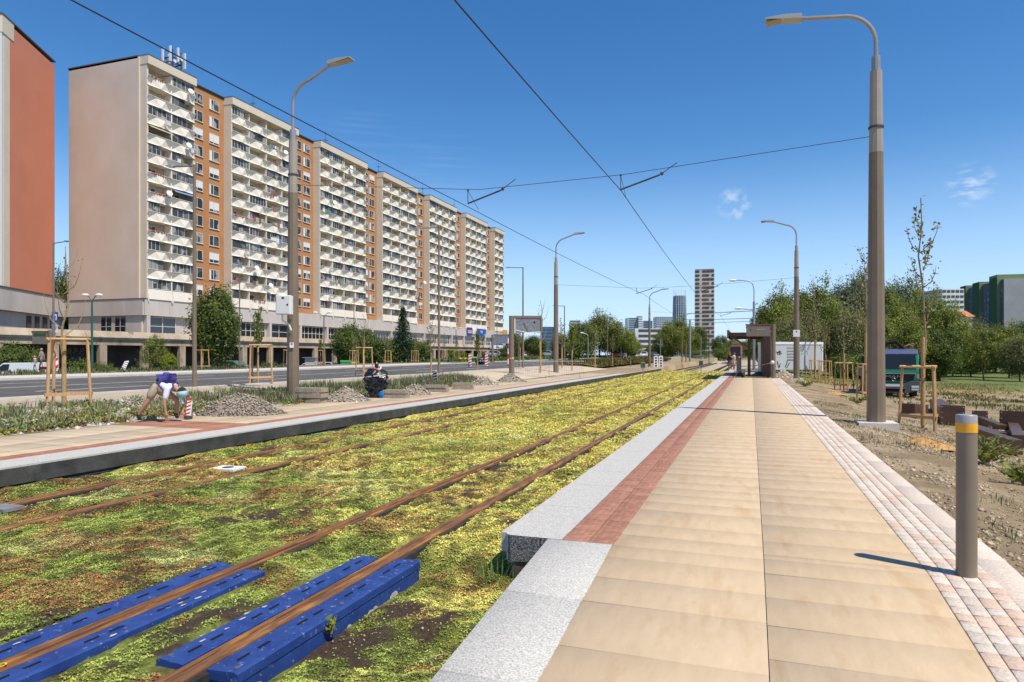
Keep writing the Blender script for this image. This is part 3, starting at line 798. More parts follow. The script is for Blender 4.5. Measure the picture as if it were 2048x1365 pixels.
def glazing_mb(y0, y1, z, r, frac):
    m = MB(); a, b = y0 + .09, y0 + .09 + (y1 - y0 - .18) * frac; z0, z1 = z + 1.17, z + 2.66
    n = max(2, int(round((b - a) / r.choice((.75, .95, 1.1))))); fr = .035 if r.random() < .6 else .06
    m.box(-.05, .01, a, b, z1 - fr, z1, 0); m.box(-.05, .01, a, b, z0, z0 + fr, 0)
    for i in range(n + 1):
        yy = a + (b - a) * i / n
        m.box(-.052, .012, yy - fr / 2, yy + fr / 2, z0 + fr, z1 - fr, 0)
        if i < n: m.box(-.03, -.01, yy + fr / 2, yy + (b - a) / n - fr / 2, z0 + fr, z1 - fr, 1)
    return m
br = random.Random(21)
cloth_ms = [mat('cloth_%s' % n_, c_, rough=.9) for n_, c_ in (('white', (.7, .69, .68)), ('blue', (.15, .22, .38)), ('red', (.42, .10, .09)), ('beige', (.45, .36, .24)), ('green', (.15, .24, .14)), ('brown', (.18, .11, .07)))]
bays = []
for a, b in secs:
    n = 2 if b - a < 12 else 4; w = (b - a - .1) / n
    bays += [(a + .05 + w * i, a + .05 + w * (i + 1), i > 0) for i in range(n)]
rest_b, rest_g, rest_d = MB(), [MB(), MB()], MB()
for bi, (y0, y1, div) in enumerate(bays):
    for k in range(12):
        z = FL0 + ST * k
        m = balcony_mb(y0, y1, z, k == 0)
        if div: q = divider_mb(y0, z); m.add(q.v, q.f)
        u = br.random(); gz = 1.0 if u < .34 else (br.choice((.5, .55, .66)) if u < .58 else 0)
        dark = br.random() < .3
        dm = door_mb(y0, y1, z, br); gm = glazing_mb(y0, y1, z, br, gz) if gz else None
        fm = [dframe_m if dark else frame_m, loggia_m]
        if bi < 8:
            o = m.build('balcony', para_m, block)
            for i in (0,):
                dd = MB(); dd.v, dd.f, dd.m = dm.v, dm.f, dm.m; dd.build('balcony_door', [frame_m, glass_m], o)
            if gm: gm.build('glazing', fm, o)
            v_ = br.random()
            if v_ < .12 and k > 0:
                ya = y0 + br.uniform(.3, 1.2)
                for q in range(br.randint(2, 4)):
                    wl, hl = br.uniform(.35, .8), br.uniform(.5, 1.0)
                    if ya + wl > y1 - .2: break
                    MB().box(.36, .39, ya, ya + wl, z + 1.16 - hl + .5, z + 1.66).build('laundry', br.choice(cloth_ms), o); ya += wl + .06
            elif v_ < .22 and k > 0:
                MB().box(.42, .78, y0 + 2.9, y0 + 3.7, z + .35, z + .9).build('air_conditioner', frame_m, o)
            elif v_ < .32:
                MB().box(-1.2, -.4, y0 + .6, y0 + 1.2, z + .01, z + 1.5).build('cupboard', br.choice(cloth_ms), o)
            elif v_ < .40 and not gz:
                mb_ = MB(); mb_.add([(-.1, y0 + .2, z + 2.6), (.75, y0 + .2, z + 2.05), (.75, y1 - .2, z + 2.05), (-.1, y1 - .2, z + 2.6), (-.1, y0 + .2, z + 2.57), (.75, y0 + .2, z + 2.02), (.75, y1 - .2, z + 2.02), (-.1, y1 - .2, z + 2.57)], [(0, 1, 2, 3), (7, 6, 5, 4), (0, 4, 5, 1), (1, 5, 6, 2), (2, 6, 7, 3), (3, 7, 4, 0)]); mb_.build('awning', br.choice(cloth_ms), o)
            if u > .94:
                fl = MB()
                for q in range(26): fl.ball((.3 + br.uniform(-.06, .08), y0 + br.uniform(.5, y1 - y0 - .5), z + 1.12 + br.uniform(-.1, .14)), br.uniform(.07, .14), 5, 3)
                fl.build('flower_box', awning_m, o)
        else:
            n0 = len(m.m); rest_b.add(m.v, m.f)
            for q in range(len(dm.f)): pass
            b0 = len(rest_d.v); rest_d.v += dm.v; rest_d.f += [[b0 + i for i in f] for f in dm.f]; rest_d.m += dm.m
            if gm:
                R_ = rest_g[int(dark)]; b0 = len(R_.v); R_.v += gm.v; R_.f += [[b0 + i for i in f] for f in gm.f]; R_.m += gm.m
o = tag(rest_b.build('balcony', para_m, block), kind='stuff')
tag(rest_d.build('balcony_door', [frame_m, glass_m], o), kind='stuff')
tag(rest_g[0].build('glazing', [frame_m, loggia_m], o), kind='stuff')
tag(rest_g[1].build('glazing', [dframe_m, loggia_m], o), kind='stuff')
# windows of the ochre strips: two columns per strip
def window_mb(y0, y1, z0, z1, x, r=br):
    fr, pn = MB(), MB(); f = .07
    fr.box(x - .02, x + .05, y0, y1, z0, z0 + f); fr.box(x - .02, x + .05, y0, y1, z1 - f, z1)
    c = y0 + (y1 - y0) * .42
    for a, b in ((y0, y0 + f), (c - .05, c + .05), (y1 - f, y1)): fr.box(x - .02, x + .05, a, b, z0 + f, z1 - f)
    fr.box(x - .02, x + .14, y0 - .06, y1 + .06, z0 - .07, z0 - .002)
    pn.box(x - .01, x + .02, y0 + f, c - .05, z0 + f, z1 - f); pn.box(x - .01, x + .02, c + .05, y1 - f, z0 + f, z1 - f)
    if r.random() < .22: pn.box(x + .021, x + .034, y0 + f, y1 - f, z1 - r.uniform(.5, 1.5), z1 - f, 1)
    elif r.random() < .75: pn.box(x + .021, x + .03, y0 + f + .02, y0 + f + .02 + r.uniform(.25, .55), z0 + f, z1 - f, 1)
    return fr, pn
blind_m = mat('white_curtain', (.70, .68, .64), rough=.8)
rest_w, rest_p = MB(), MB()
for si in range(6):
    yb, yc = secs[si][1], secs[si + 1][0]
    for col_, (o0, wd) in enumerate(((1.15, 2.15), (yc - yb - 3.35, 2.2))):
        for k in range(12):
            z0 = FL0 + ST * k + 1.08
            fr, pn = window_mb(yb + o0, yb + o0 + wd, z0, z0 + 1.72, -1.55)
            if si < 4: pn.build('pane', [glass_m, blind_m], fr.build('window', frame_m, block))
            else:
                b0 = len(rest_p.v); rest_p.v += pn.v; rest_p.f += [[b0 + i for i in f] for f in pn.f]; rest_p.m += pn.m
                rest_w.add(fr.v, fr.f)
o = tag(rest_w.build('window', frame_m, block), kind='stuff'); tag(rest_p.build('pane', [glass_m, blind_m], o), kind='stuff')
# podium: grey band, piers and shop windows
mb = MB()
yy = -.3
while yy < 153:
    e = min(yy + 4.5, 154.2); mb.box(-15.4, .0, yy + .015, e - .015, 7.62, 10.03); yy = e
mb.build('podium_band', podg_m, block)
MB().box(-15.4, -.7, -.28, 154.2, .0, 7.6).build('podium_wall', mat('podium_wall', (.44, .39, .345), (.52, .46, .41), scale=.5, rough=.9, coord='world'), block)
MB().box(-17, -.2, -.55, -.29, 7.63, 10.04).build('podium_end_band', podg_m, block)
MB().box(-17.2, .06, -.62, .3, 10.045, 10.14).build('podium_coping', flash_m, block)
for i in range(17):
    ya = .6 + i * 9.05
    MB().box(-.69, .0, ya - .55, ya + .05, 4.6, 7.6).build('pier', podg_m, block)
    fr, pn = MB(), MB(); a, b, z0, z1 = ya + .35, ya + (5.3 if i % 3 == 0 else 7.9), 5.0, 7.45; n = 2 if i % 3 == 0 else 6
    for j in range(n + 1):
        q = a + (b - a) * j / n; fr.box(-.66, -.56, q - .05, q + .05, z0, z1)
        if j < n: pn.box(-.64, -.61, q + .05, q + (b - a) / n - .05, z0, z1)
    for zz in (z0, 6.1, z1): fr.box(-.655, -.565, a, b, zz - .04, zz + .04)
    o = fr.build('shop_window', frame_m, block); pn.build('pane', dglass_m, o)
# windows in the podium end
for xa in (-4.8, -7.6):
    fr, pn = MB(), MB(); fr.box(xa - .04, xa + .04, -.34, -.29, 5.0, 7.5); fr.box(xa - 1.0, xa + 1.0, -.34, -.29, 6.0, 6.07); pn.box(xa - 1.0, xa + 1.0, -.32, -.285, 4.9, 7.5)
    pn.build('pane', dglass_m, fr.build('shop_window', frame_m, block))

# weathered walkway deck in front of both blocks, on columns
deck = thing('raised_walkway', 'weathered concrete walkway deck on columns running along the front of the podium', 'walkway', (-76, 30, 0))
L_ = 185
mb = MB(); yy = 0
while yy < L_:
    e = min(yy + 6.2, L_)
    mb.add([(-.35, yy + .02, 4.78), (.1, yy + .02, 3.98), (-.2, yy + .02, 3.98), (-.5, yy + .02, 4.78), (-.35, e - .02, 4.78), (.1, e - .02, 3.98), (-.2, e - .02, 3.98), (-.5, e - .02, 4.78)],
           [(0, 1, 5, 4), (1, 2, 6, 5), (2, 3, 7, 6), (3, 0, 4, 7), (0, 3, 2, 1), (4, 5, 6, 7)]); yy = e
mb.build('parapet', conc_m, deck)
MB().box(-8.6, -.05, 0, L_, 3.7, 3.96).build('deck', conc_m, deck)
MB().box(-.7, -.25, 0, L_, 3.02, 3.66).build('edge_beam', conc_m, deck)
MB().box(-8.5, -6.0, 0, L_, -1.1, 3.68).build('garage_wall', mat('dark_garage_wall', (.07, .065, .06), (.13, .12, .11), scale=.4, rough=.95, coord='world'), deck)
for i in range(29):
    y = 2.0 + i * 6.3
    mb = MB(); mb.box(-.75, -.2, y - .5, y + .5, -1.1, 3.0); mb.build('column', conc_m, deck)
# graffiti strokes on the garage wall
gw = mat('graffiti_paint', (.28, .27, .25), rough=.8)
mb = MB(); gr_ = random.Random(5)
for i in range(5):
    y0 = 31.5 + i * .85; k = [(0, 1.9), (.1, 2.6), (.45, 2.6), (.4, 2.2), (.1, 2.2), (.5, 1.85)][: 4 + i % 3]
    for (a, b), (c, d) in zip(k[:-1], k[1:]): mb.beam((-5.97, y0 + a, b), (-5.97, y0 + c, d), .03, .12)
for i in range(9):
    y0 = 28 + i * 1.0; z0 = gr_.uniform(.5, 1.3)
    for q in range(4): mb.beam((-5.965, y0 + gr_.uniform(-.5, .5), z0 + gr_.uniform(0, .8)), (-5.965, y0 + gr_.uniform(-.5, .5), z0 + gr_.uniform(0, .8)), .03, .1)
mb.build('graffiti', gw, deck)

# ------------------------------------------------------------------ rust-red block on the far left, turned away
terr_m = mat('terracotta_render', (.53, .195, .115), (.57, .215, .13), scale=.12, rough=.92, bump=.05, bscale=8, coord='world', c3=(.51, .185, .108), s3=.1, f3=.55)
nx_, nz_ = -66.4, 90.3; fx_, fz_ = -69.0, 103.0
def camw(x, z): return Vector((x * cs - z * sn, x * sn + z * cs, 0))
A, B = camw(nx_, nz_), camw(fx_, fz_)
u_ = (B - A).normalized(); rz = math.atan2(u_.y, u_.x); Lw = (B - A).length
red = thing('apartment_block', 'tall block with a plain terracotta red gable wall at the left edge', 'building', (A.x, A.y, 0), rz)
# local: x along the gable (0..Lw), y to the left is the depth behind the gable
MB().box(0, Lw, .0, 30, 10.6, 45.4).build('gable_wall', terr_m, red)
MB().box(-1.5, -.02, .02, 30, 10.6, 44.6).build('front_wall', cream_m, red)
mb = MB()
for k in range(12): mb.box(-1.9, -1.52, .9, 30, FL0 + ST * k, FL0 + ST * k + 1.1)
mb.build('balcony', podg_m, red)
MB().box(-1.95, -.03, .05, .45, 10.6, 44.5).build('corner_pier', frame_m, red)
MB().box(-2.0, .9, -.06, 30, 43.6, 45.9).build('roof_band', cream_m, red)
MB().box(-2.1, Lw + .1, -.12, 30, 45.91, 46.1).build('roof', flash_m, red)
for k in range(12):
    fr, pn = MB(), MB(); z0 = FL0 + ST * k + 1.2
    fr.box(-1.56, -1.5, 1.2, 3.6, z0, z0 + 1.5); pn.box(-1.6, -1.562, 1.3, 3.5, z0 + .1, z0 + 1.4)
    pn.build('pane', dglass_m, fr.build('window', frame_m, red))
MB().box(-6, Lw + 4.2, -.4, 30, 7.6, 10.5).build('podium_band', podg_m, red)
MB().box(-6, Lw + 4.4, -.5, 30, 10.51, 10.66).build('podium_coping', flash_m, red)
MB().box(-6, Lw + 4.0, .3, 30, 0, 7.58).build('podium_wall', podg_m, red)
MB().box(Lw + 4.05, Lw + 11, 4, 30, 0, 7.5).build('dark_gap_filler', dglass_m, red)  # solid dark block added to close the bright gap beside the podium
for i in range(4):
    fr = MB(); x0 = 5.0 + i * 2.4
    fr.box(x0, x0 + 1.3, .2, .28, 5.6, 7.3); fr.build('window', dglass_m, red)

# ------------------------------------------------------------------ telecom mast and rooftop aerials
steel_m = mat('galvanised_steel', (.30, .30, .30), (.42, .42, .42), scale=6, rough=.5, metal=.6)
dsteel_m = mat('dark_steel', (.05, .052, .055), (.09, .09, .09), scale=5, rough=.55, metal=.3)
white_m = mat('white_plastic', (.70, .69, .66), (.76, .75, .72), scale=2, rough=.5)
mast_scale = 1.3
mast = thing('telecom_mast', 'cluster of tall white antenna panels on a dark steel frame on the roof corner', 'antenna', (BX - 1.3, BY + 6.0, 46.0)); mast.scale = (1.15, 1.15, 1.0)
mb = MB()
for a in range(4):
    x, y = (.75 if a % 2 else -.75), (.75 if a < 2 else -.75)
    mb.tube([(x, y, 0), (x, y, 3.1)], .10, 6)
for z in (.5, 1.2, 1.9):
    mb.beam((-.75, -.75, z), (.75, -.75, z), .13, .13); mb.beam((-.75, .75, z), (.75, .75, z), .13, .13)
    mb.beam((-.75, -.75, z), (-.75, .75, z), .07, .07); mb.beam((.75, -.75, z), (.75, .75, z), .13, .13)
    mb.beam((-.75, -.75, z), (.75, .75, z), .06, .06)
mb.build('lattice', dsteel_m, mast)
for i, (x, y, z, h) in enumerate(((.95, -1.25, .9, 2.4), (-.4, -1.2, 1.0, 2.2), (1.1, -.1, 1.3, 2.2), (1.05, 1.1, .7, 2.5), (.2, 1.3, 1.1, 2.2), (-1.1, .5, 1.0, 2.2))):
    mb = MB(); mb.prism([(x - .16, y - .08), (x + .16, y - .08), (x + .16, y + .03), (x + .1, y + .1), (x - .1, y + .1), (x - .16, y + .03)], 'z', z, z + h); mb.build('antenna_panel', white_m, mast)
for i, (x, y, z) in enumerate(((.9, .5, 2.0), (.9, -.6, 1.2))):
    mb = MB(); mb.tube([(x, y, z), (x + .22, y, z)], .24, 14); mb.build('microwave_drum', white_m, mast)
aer0 = None
for i, (pxx, z, h) in enumerate(((506, 123, 4.3), (651, 143, 4.2), (757, 163, 4.2), (845, 186, 4.4), (908, 205, 3.6))):
    x = BX - 3.2; y = (F * x / (cs * (pxx - 1502)) + x * sn) / cs
    lab = ['thin roof aerial mast above the second balcony section', 'thin roof aerial mast where the third balcony section begins', 'thin roof aerial mast above the fourth balcony section',
           'thin roof aerial mast above the fifth balcony section', 'thin roof aerial mast furthest along the ochre block'][i]
    if aer0 is None:
        aer0 = thing('roof_aerial', lab, 'aerial', (x, y, 46.05), 0, 'aerials on the long roof')
        mb = MB(); mb.tube([(0, 0, 0), (0, 0, h)], .035, 5); mb.build('mast', dsteel_m, aer0)
        mb = MB()
        for q in range(5): mb.beam((-.4 + .2 * q, -.5, h * .55), (-.4 + .2 * q, .5, h * .55), .025, .025)
        mb.beam((-.5, 0, h * .55), (.5, 0, h * .55), .03, .03)
        for q in range(3): mb.beam((-.5, -.3 + .3 * q, h * .3), (.5, -.3 + .3 * q, h * .3), .025, .025)
        mb.build('elements', dsteel_m, aer0)
    else: copy_tree(aer0, (x, y, 46.05), br.uniform(0, 3), lab)
# satellite dishes on balcony parapets
dish0 = None
def dish_at(pxx, pyy, lab):
    global dish0
    X = BX + .75; z = -F * X / (cs * (1502 - pxx)) * -1
    z = F * (-X) / (cs * (1502 - pxx)); Y = (z + X * sn) / cs; Z = Hh(pyy, z)
    if dish0 is None:
        dish0 = thing('satellite_dish', lab, 'satellite dish', (X, Y, Z), R(-18), 'satellite dishes on the balconies')
        mb = MB(); prof = []
        for i in range(6): r = .46 * i / 5; prof.append((r, .2 * (r / .46) ** 2))
        prof += [(.46, .16), (.3, .05), (.0, -.04)]
        m2 = MB(); m2.lathe(prof, 18); rot = Matrix.Rotation(R(68), 4, 'Y')
        m2.v = [tuple(rot @ Vector(p)) for p in m2.v]; m2.build('reflector', white_m, dish0, smooth=True)
        m2 = MB(); m2.tube([(.0, 0, -.3), (.45, 0, -.02)], .02, 5); m2.ball((.47, 0, 0), .06, 6, 4); m2.build('feed_arm', dsteel_m, dish0)
        m2 = MB(); m2.tube([(-.02, 0, 0), (-.3, 0, -.15), (-.6, 0, -.3)], .03, 5); m2.build('bracket', steel_m, dish0)
    else: copy_tree(dish0, (X, Y, Z), R(-18 + br.uniform(-12, 12)), lab)
for pxx, pyy, lab in ((381, 184, 'white dish at the top right corner of the first balcony section'), (377, 292, 'white dish three floors below the top, beside the ochre strip'),
                      (338, 388, 'white dish midway across the first balcony section'), (513, 537, 'white dish low on the second section, above red flowers'), (541, 572, 'lowest white dish on the second section'),
                      (571, 306, 'white dish at the right end of the second section, high up'), (702, 336, 'white dish just under the roof of the third section'),
                      (669, 406, 'white dish on the left half of the third section'), (908, 434, 'white dish at the right end of the fifth section'), (998, 554, 'white dish on the last narrow section'),
                      (849, 566, 'white dish low at the right end of the fourth section')):
    dish_at(pxx, pyy, lab)

# ------------------------------------------------------------------ distant towers
def grid_tower(name, label, pxl, pxr, ytop, z, ybase, depth, walls, glassm, nfl, ncol, rot=0, band=.5, cat='tower', crown=None, sides=True):
    """tower standing at distance z with floor bands: wall, bands, windows as parts"""
    x0, y0 = W(pxl, z); x1, y1 = W(pxr, z)
    w = math.hypot(x1 - x0, y1 - y0); zt, zb = Hh(ytop, z), -1.0
    t = thing(name, label, cat, ((x0 + x1) / 2, (y0 + y1) / 2, zb), YAW + rot); H_ = zt - zb
    MB().box(-w / 2, w / 2, 0, depth, 0, H_).build('wall', walls, t)
    fh = H_ / nfl; rr = random.Random(int(pxl))
    if nfl * ncol:
        pm = MB()
        for k in range(nfl):
            if H_ - (k + 1) * fh < -5: break
            for j in range(ncol):
                a = -w / 2 + w * (j + .12) / ncol; b = -w / 2 + w * (j + .88) / ncol
                pm.box(a, b, -.12, -.02, k * fh + fh * .3, k * fh + fh * (.3 + band))
            if sides:
                for sx in (-1, 1):
                    pm.box(sx * (w / 2 + .02), sx * (w / 2 + .12), depth * .08, depth * .92, k * fh + fh * .3, k * fh + fh * (.3 + band))
        pm.v = [(min(p[0], p[0]), p[1], p[2]) for p in pm.v]
        tag(pm.build('window', glassm, t), kind='stuff')
    return t, w, H_
blueglass_m = mat('blue_glass', (.05, .10, .18), (.10, .17, .26), scale=.05, rough=.15, spec=.8, coord='world')
paleconc_m = mat('pale_tower_render', (.45, .44, .43), (.52, .51, .5), scale=.05, rough=.9, coord='world')
whit_m = mat('white_render', (.62, .60, .57), (.70, .68, .65), scale=.1, rough=.9, coord='world')
brick_m = mat('brown_panel', (.16, .072, .05), (.23, .11, .075), scale=.3, rough=.9, coord='world')
# brown and cream tower with rounded window bands
z = 470; x0, y0 = W(1390, z); x1, y1 = W(1428, z)
w = math.hypot(x1 - x0, y1 - y0); zt = Hh(540, z)
tow = thing('residential_tower', 'tall slim tower with cream bands and rounded brown and dark window strips', 'tower', ((x0 + x1) / 2, (y0 + y1) / 2, -1), YAW - R(16.2))
MB().box(-w / 2, w / 2, 0, 14, 0, zt + 1).build('wall', mat('tower_cream', (.52, .47, .42), (.60, .55, .49), scale=.08, rough=.9, coord='world'), tow)
MB().box(-w / 2 + .2, w / 2 - .2, .2, 13.8, zt + 1.02, zt + 1.5).build('roof', flash_m, tow)
nf = 22; fh = (zt + 1) / nf; rr = random.Random(3)
def pill(mb, a, b, z0, z1, y, m=0):
    r = (z1 - z0) / 2; pts = []
    for t in np.linspace(math.pi / 2, 3 * math.pi / 2, 6): pts.append((a + r + r * math.cos(t), (z0 + z1) / 2 + r * math.sin(t)))
    for t in np.linspace(-math.pi / 2, math.pi / 2, 6): pts.append((b - r + r * math.cos(t), (z0 + z1) / 2 + r * math.sin(t)))
    mb.prism([(p[0], p[1]) for p in pts], 'y', y - .1, y, m)
for k in range(nf):
    z0, z1 = k * fh + fh * .32, k * fh + fh * .92
    runs = [(-w / 2, -w / 2 + w * .27), (-w / 2 + w * .36, w * .5)] if k % 2 else [(-w / 2, -w / 2 + w * .27), (-w / 2 + w * .36, w * .25), (w * .34, w * .5)]
    o = None
    for a, b in runs:
        mb = MB(); pill(mb, a + .1, b - .1, z0, z1, 0); o = mb.build('window_strip', brick_m, tow)
        mb = MB(); n = max(1, int((b - a) / 2.4))
        for j in range(n):
            if rr.random() < .75 or n == 1:
                q = a + (b - a) * (j + .5) / n; mb.box(q - .75, q + .75, -.16, -.11, z0 + .2, z1 - .2)
        if mb.v: mb.build('pane', dglass_m, o)
# glass tower with a tapering top and white fins
z = 1090; x0, y0 = W(1348, z); x1, y1 = W(1377, z); w = math.hypot(x1 - x0, y1 - y0); zt = Hh(590, z)
t = thing('glass_tower', 'blue glass office tower with curved sides and white vertical fins', 'tower', ((x0 + x1) / 2, (y0 + y1) / 2, -1), YAW)
prof = []
n = 14
mb = MB(); rings = []
for i in range(n + 1):
    q = i / n; s = (1 - .12 * q ** 2.2) * w / 2; rings.append((s, q * zt))
mb.lathe(rings, 20); mb.v = [(p[0], p[1] + w / 2, p[2]) for p in mb.v]; mb.build('glass_shaft', blueglass_m, t, smooth=True)
for i in range(12):
    a = math.pi * (1 + (i + .5) / 12)
    mb = MB(); mb.tube([(s * 1.01 * math.cos(a), s * 1.01 * math.sin(a) + w / 2, zz) for s, zz in rings] + [(rings[-1][0] * math.cos(a), rings[-1][0] * math.sin(a) + w / 2, zt + 9)], .32, 4); mb.build('fin', whit_m, t)
mb = MB(); q = 0
for k in range(24):
    s = (1 - .12 * (k / 24) ** 2.2) * w / 2 * 1.004; mb.tube([(s * math.cos(a), s * math.sin(a) + w / 2, k * zt / 24) for a in np.linspace(math.pi, 2 * math.pi, 16)], .3, 4)
mb.build('floor_lines', dsteel_m, t)
grid_tower('office_building', 'grey blue office block with a white side at left of the far skyline', 1255, 1276, 636, 900, 0, 20, paleconc_m, blueglass_m, 18, 1, 0, .6, 'building')
grid_tower('office_building', 'narrow white slab beside the grey blue office block', 1277, 1285, 632, 895, 0, 18, whit_m, blueglass_m, 18, 3, 0, .4, 'building')
grid_tower('office_building', 'small all-blue glass office block on the skyline', 1287, 1305, 642, 950, 0, 20, blueglass_m, dglass_m, 14, 1, 0, .3, 'building')
grid_tower('office_building', 'wide grey office block partly hidden by trees left of the glass tower', 1312, 1345, 634, 980, 0, 20, paleconc_m, blueglass_m, 18, 9, 0, .55, 'building')
grid_tower('office_building', 'dark teal glass box building seen behind the left poles', 1083, 1108, 654, 620, 0, 25, mat('teal_glass', (.03, .06, .10), (.05, .09, .14), scale=.05, rough=.2, spec=.8, coord='world'), blueglass_m, 9, 1, 0, .45, 'building')
grid_tower('office_building', 'pale grey block peeping over the trees beside the pole', 1141, 1160, 641, 800, 0, 20, paleconc_m, dglass_m, 14, 6, 0, .5, 'building')
low, w, h = grid_tower('hospital_block', 'low white building with dark ribbon windows behind the trees and bus', 1270, 1328, 657, 380, 0, 16, whit_m, dglass_m, 6, 1, 0, .5, 'building')
grid_tower('brown_block', 'small brown roofed block right of the white ribbon window building', 1316, 1334, 659, 395, 0, 16, brick_m, dglass_m, 6, 3, 0, .4, 'building')
# green block on the right
z = 300; x0, y0 = W(2008, z); x1, y1 = W(2075, z)
gt = thing('apartment_block', 'green and grey stepped apartment block at the right edge behind the trees', 'building', (x0, y0, -1), R(3))
greyr_m = mat('grey_render', (.32, .31, .31), (.38, .37, .37), scale=.15, rough=.9, coord='world')
greenr_m = mat('green_render', (.17, .22, .10), (.20, .26, .12), scale=.15, rough=.9, coord='world'); shaded_green_m = mat('shaded_green_render', (.05, .095, .05), rough=.9)
slate_m = mat('slate_render', (.10, .11, .15), (.13, .14, .18), scale=.2, rough=.9, coord='world')
zt = Hh(558, z)
MB().box(0, 16, 0, 60, 0, zt + 1).build('gable_wall', greyr_m, gt)
MB().box(-.3, -.02, .3, 52, 0, zt + .6).build('long_wall', slate_m, gt)
for a, b in ((3, 12), (24, 33), (42, 50)):
    MB().box(-1.6, 9, a, b, 0, zt + (3.2 if a == 3 else 2.2)).build('stair_tower', greenr_m if a < 20 else greenr_m, gt)
    MB().box(-1.75, -1.62, a + .4, b - .4, 0, zt + 2).build('tower_shade_sheet', shaded_green_m, gt)  # sheet in darker green: shade of the left-facing side put into the colour
for k in range(11):
    for y in (1.5, 14, 17, 20.5, 36, 39):
        MB().box(-.38, -.31, y - .6, y + .6, k * 2.9 + 1.6, k * 2.9 + 3).build('window', glass_m, gt)
# pale building behind the trees left of the green block
grid_tower('apartment_block', 'pale apartment block half hidden by a bare treetop on the right', 1884, 1928, 578, 260, 0, 14, whit_m, dglass_m, 14, 5, 0, .45, 'building')
t, w, h = grid_tower('house', 'small house with an orange tiled roof between the trees and the green block', 1934, 1945, 634, 220, 0, 8, whit_m, dglass_m, 6, 2, 0, .35, 'house')
MB().prism([(-.8, h), (8.8, h), (4, h + 2.2)], 'x', -w / 2 - .5, w / 2 + .5).build('roof', mat('orange_tiles', (.45, .16, .07), (.55, .22, .1), scale=.6, rough=.9, coord='world'), t)
# ------------------------------------------------------------------ trees
bark_m = mat('bark', (.075, .055, .04), (.17, .13, .095), scale=9, rough=.95, bump=.8, bscale=20)
youngbark_m = mat('young_bark', (.22, .16, .09), (.34, .26, .15), scale=12, rough=.9, bump=.3)
jute_m = mat('jute_wrap', (.36, .22, .09), (.50, .33, .15), scale=20, rough=.95, bump=.5)
wood_m = mat('stake_wood', (.46, .26, .115), (.60, .37, .18), scale=7, rough=.85, bump=.2, stretch=(4, 4, .7), c3=(.38, .20, .09), s3=3, f3=.6, vary=.1)
leaf_dark = leafmat('leaf_dark', (.05, .075, .016), (.175, .225, .042))
leaf_mid = leafmat('leaf_mid', (.09, .115, .02), (.30, .335, .055))
leaf_olive = leafmat('leaf_olive', (.10, .105, .035), (.31, .30, .115))
leaf_silver = leafmat('leaf_silver', (.08, .10, .045), (.27, .31, .17))
leaf_lime = leafmat('leaf_lime', (.13, .19, .015), (.36, .40, .03))
needle_m = leafmat('needle', (.014, .032, .012), (.045, .085, .028), trans=.15)

def limbs(mb, p0, p1, r0, r1, n, spread, rs, depth=1, segs=5):
    pts = []; p0, p1 = Vector(p0), Vector(p1)
    for i in range(segs + 1):
        t = i / segs; q = p0.lerp(p1, t)
        w = (p1 - p0).length * .035 * math.sin(math.pi * t)
        pts.append(q + Vector((rs.uniform(-w, w), rs.uniform(-w, w), 0)))
    mb.tube(pts, [r0 + (r1 - r0) * i / segs for i in range(segs + 1)], 7 if depth else 5)
    tips = [p1]
    if depth:
        for i in range(n):
            t = rs.uniform(.35, .95); b = p0.lerp(p1, t); a = i * 2.4 + rs.uniform(-.4, .4)
            L_ = (p1 - p0).length * spread * rs.uniform(.6, 1.1)
            e = b + Vector((math.cos(a) * L_, math.sin(a) * L_, L_ * rs.uniform(.35, 1.0)))
            tips += limbs(mb, b, e, r0 * (1 - t * .6) * .5, .012, max(2, n // 2), .5, rs, depth - 1, 4)
    return tips
def crown_np(ncl, per, rad, cen, leaf, seed, cl_r=.26, shell=.55, aspect=.5, base_cut=-.75, lump=.38):
    """leaves gathered in clusters through an uneven ellipsoid; gaps between clusters show what is behind"""
    rs = np.random.default_rng(seed)
    d = rs.normal(size=(ncl * 3, 3)); d /= np.linalg.norm(d, axis=1, keepdims=True); d = d[d[:, 2] > base_cut][:ncl]; ncl = len(d)
    rr = shell + (1 - shell) * rs.random(ncl) ** .6
    rr *= 1 + lump * (fbm(d[:, 0] * 1.7 + d[:, 2] * 1.1 + 5, d[:, 1] * 1.7 + d[:, 2] + 5, seed, 2) - .5) * 2
    c = d * rr[:, None]
    tone = np.clip(rs.normal(.5, .18, ncl), 0, 1)
    cr = cl_r * rs.uniform(.6, 1.3, ncl)
    idx = np.repeat(np.arange(ncl), per)
    off = rs.normal(size=(len(idx), 3)) * .5 * cr[idx][:, None]
    P = (c[idx] + off) * np.asarray(rad) + np.asarray(cen)
    nrm = d[idx] * .55 + off / (cr[idx][:, None] + 1e-6) * .5 + rs.normal(0, .55, (len(idx), 3)); nrm[:, 2] += .35
    v, f = rhombi(P, leaf * rs.uniform(.6, 1.35, len(idx)), nrm, aspect, rs)
    t = np.clip(tone[idx] + rs.normal(0, .16, len(idx)), 0, 1)
    col = np.repeat(np.stack([t, t, t], 1), 4, 0)
    return v, f, col
protos = {}
def tree_proto(key, name, label, cat, m, H_, rad, seed, ncl=90, per=55, leaf=.22, trunk_r=.16, ch=.58, group=None, **kw):
    t = thing(name, label, cat, (0, 0, -50), 0, group)
    rs = random.Random(seed); mb = MB()
    limbs(mb, (0, 0, -.2), (rs.uniform(-.2, .2), rs.uniform(-.2, .2), H_ * .82), trunk_r, .03, 8, .36, rs)
    mb.build('trunk', bark_m, t, smooth=True)
    v, f, c = crown_np(ncl, per, rad, (0, 0, H_ * ch), leaf, seed, **kw)
    mesh_np('crown', v, f, m, t, col=c)
    protos[key] = [t, False]; return t
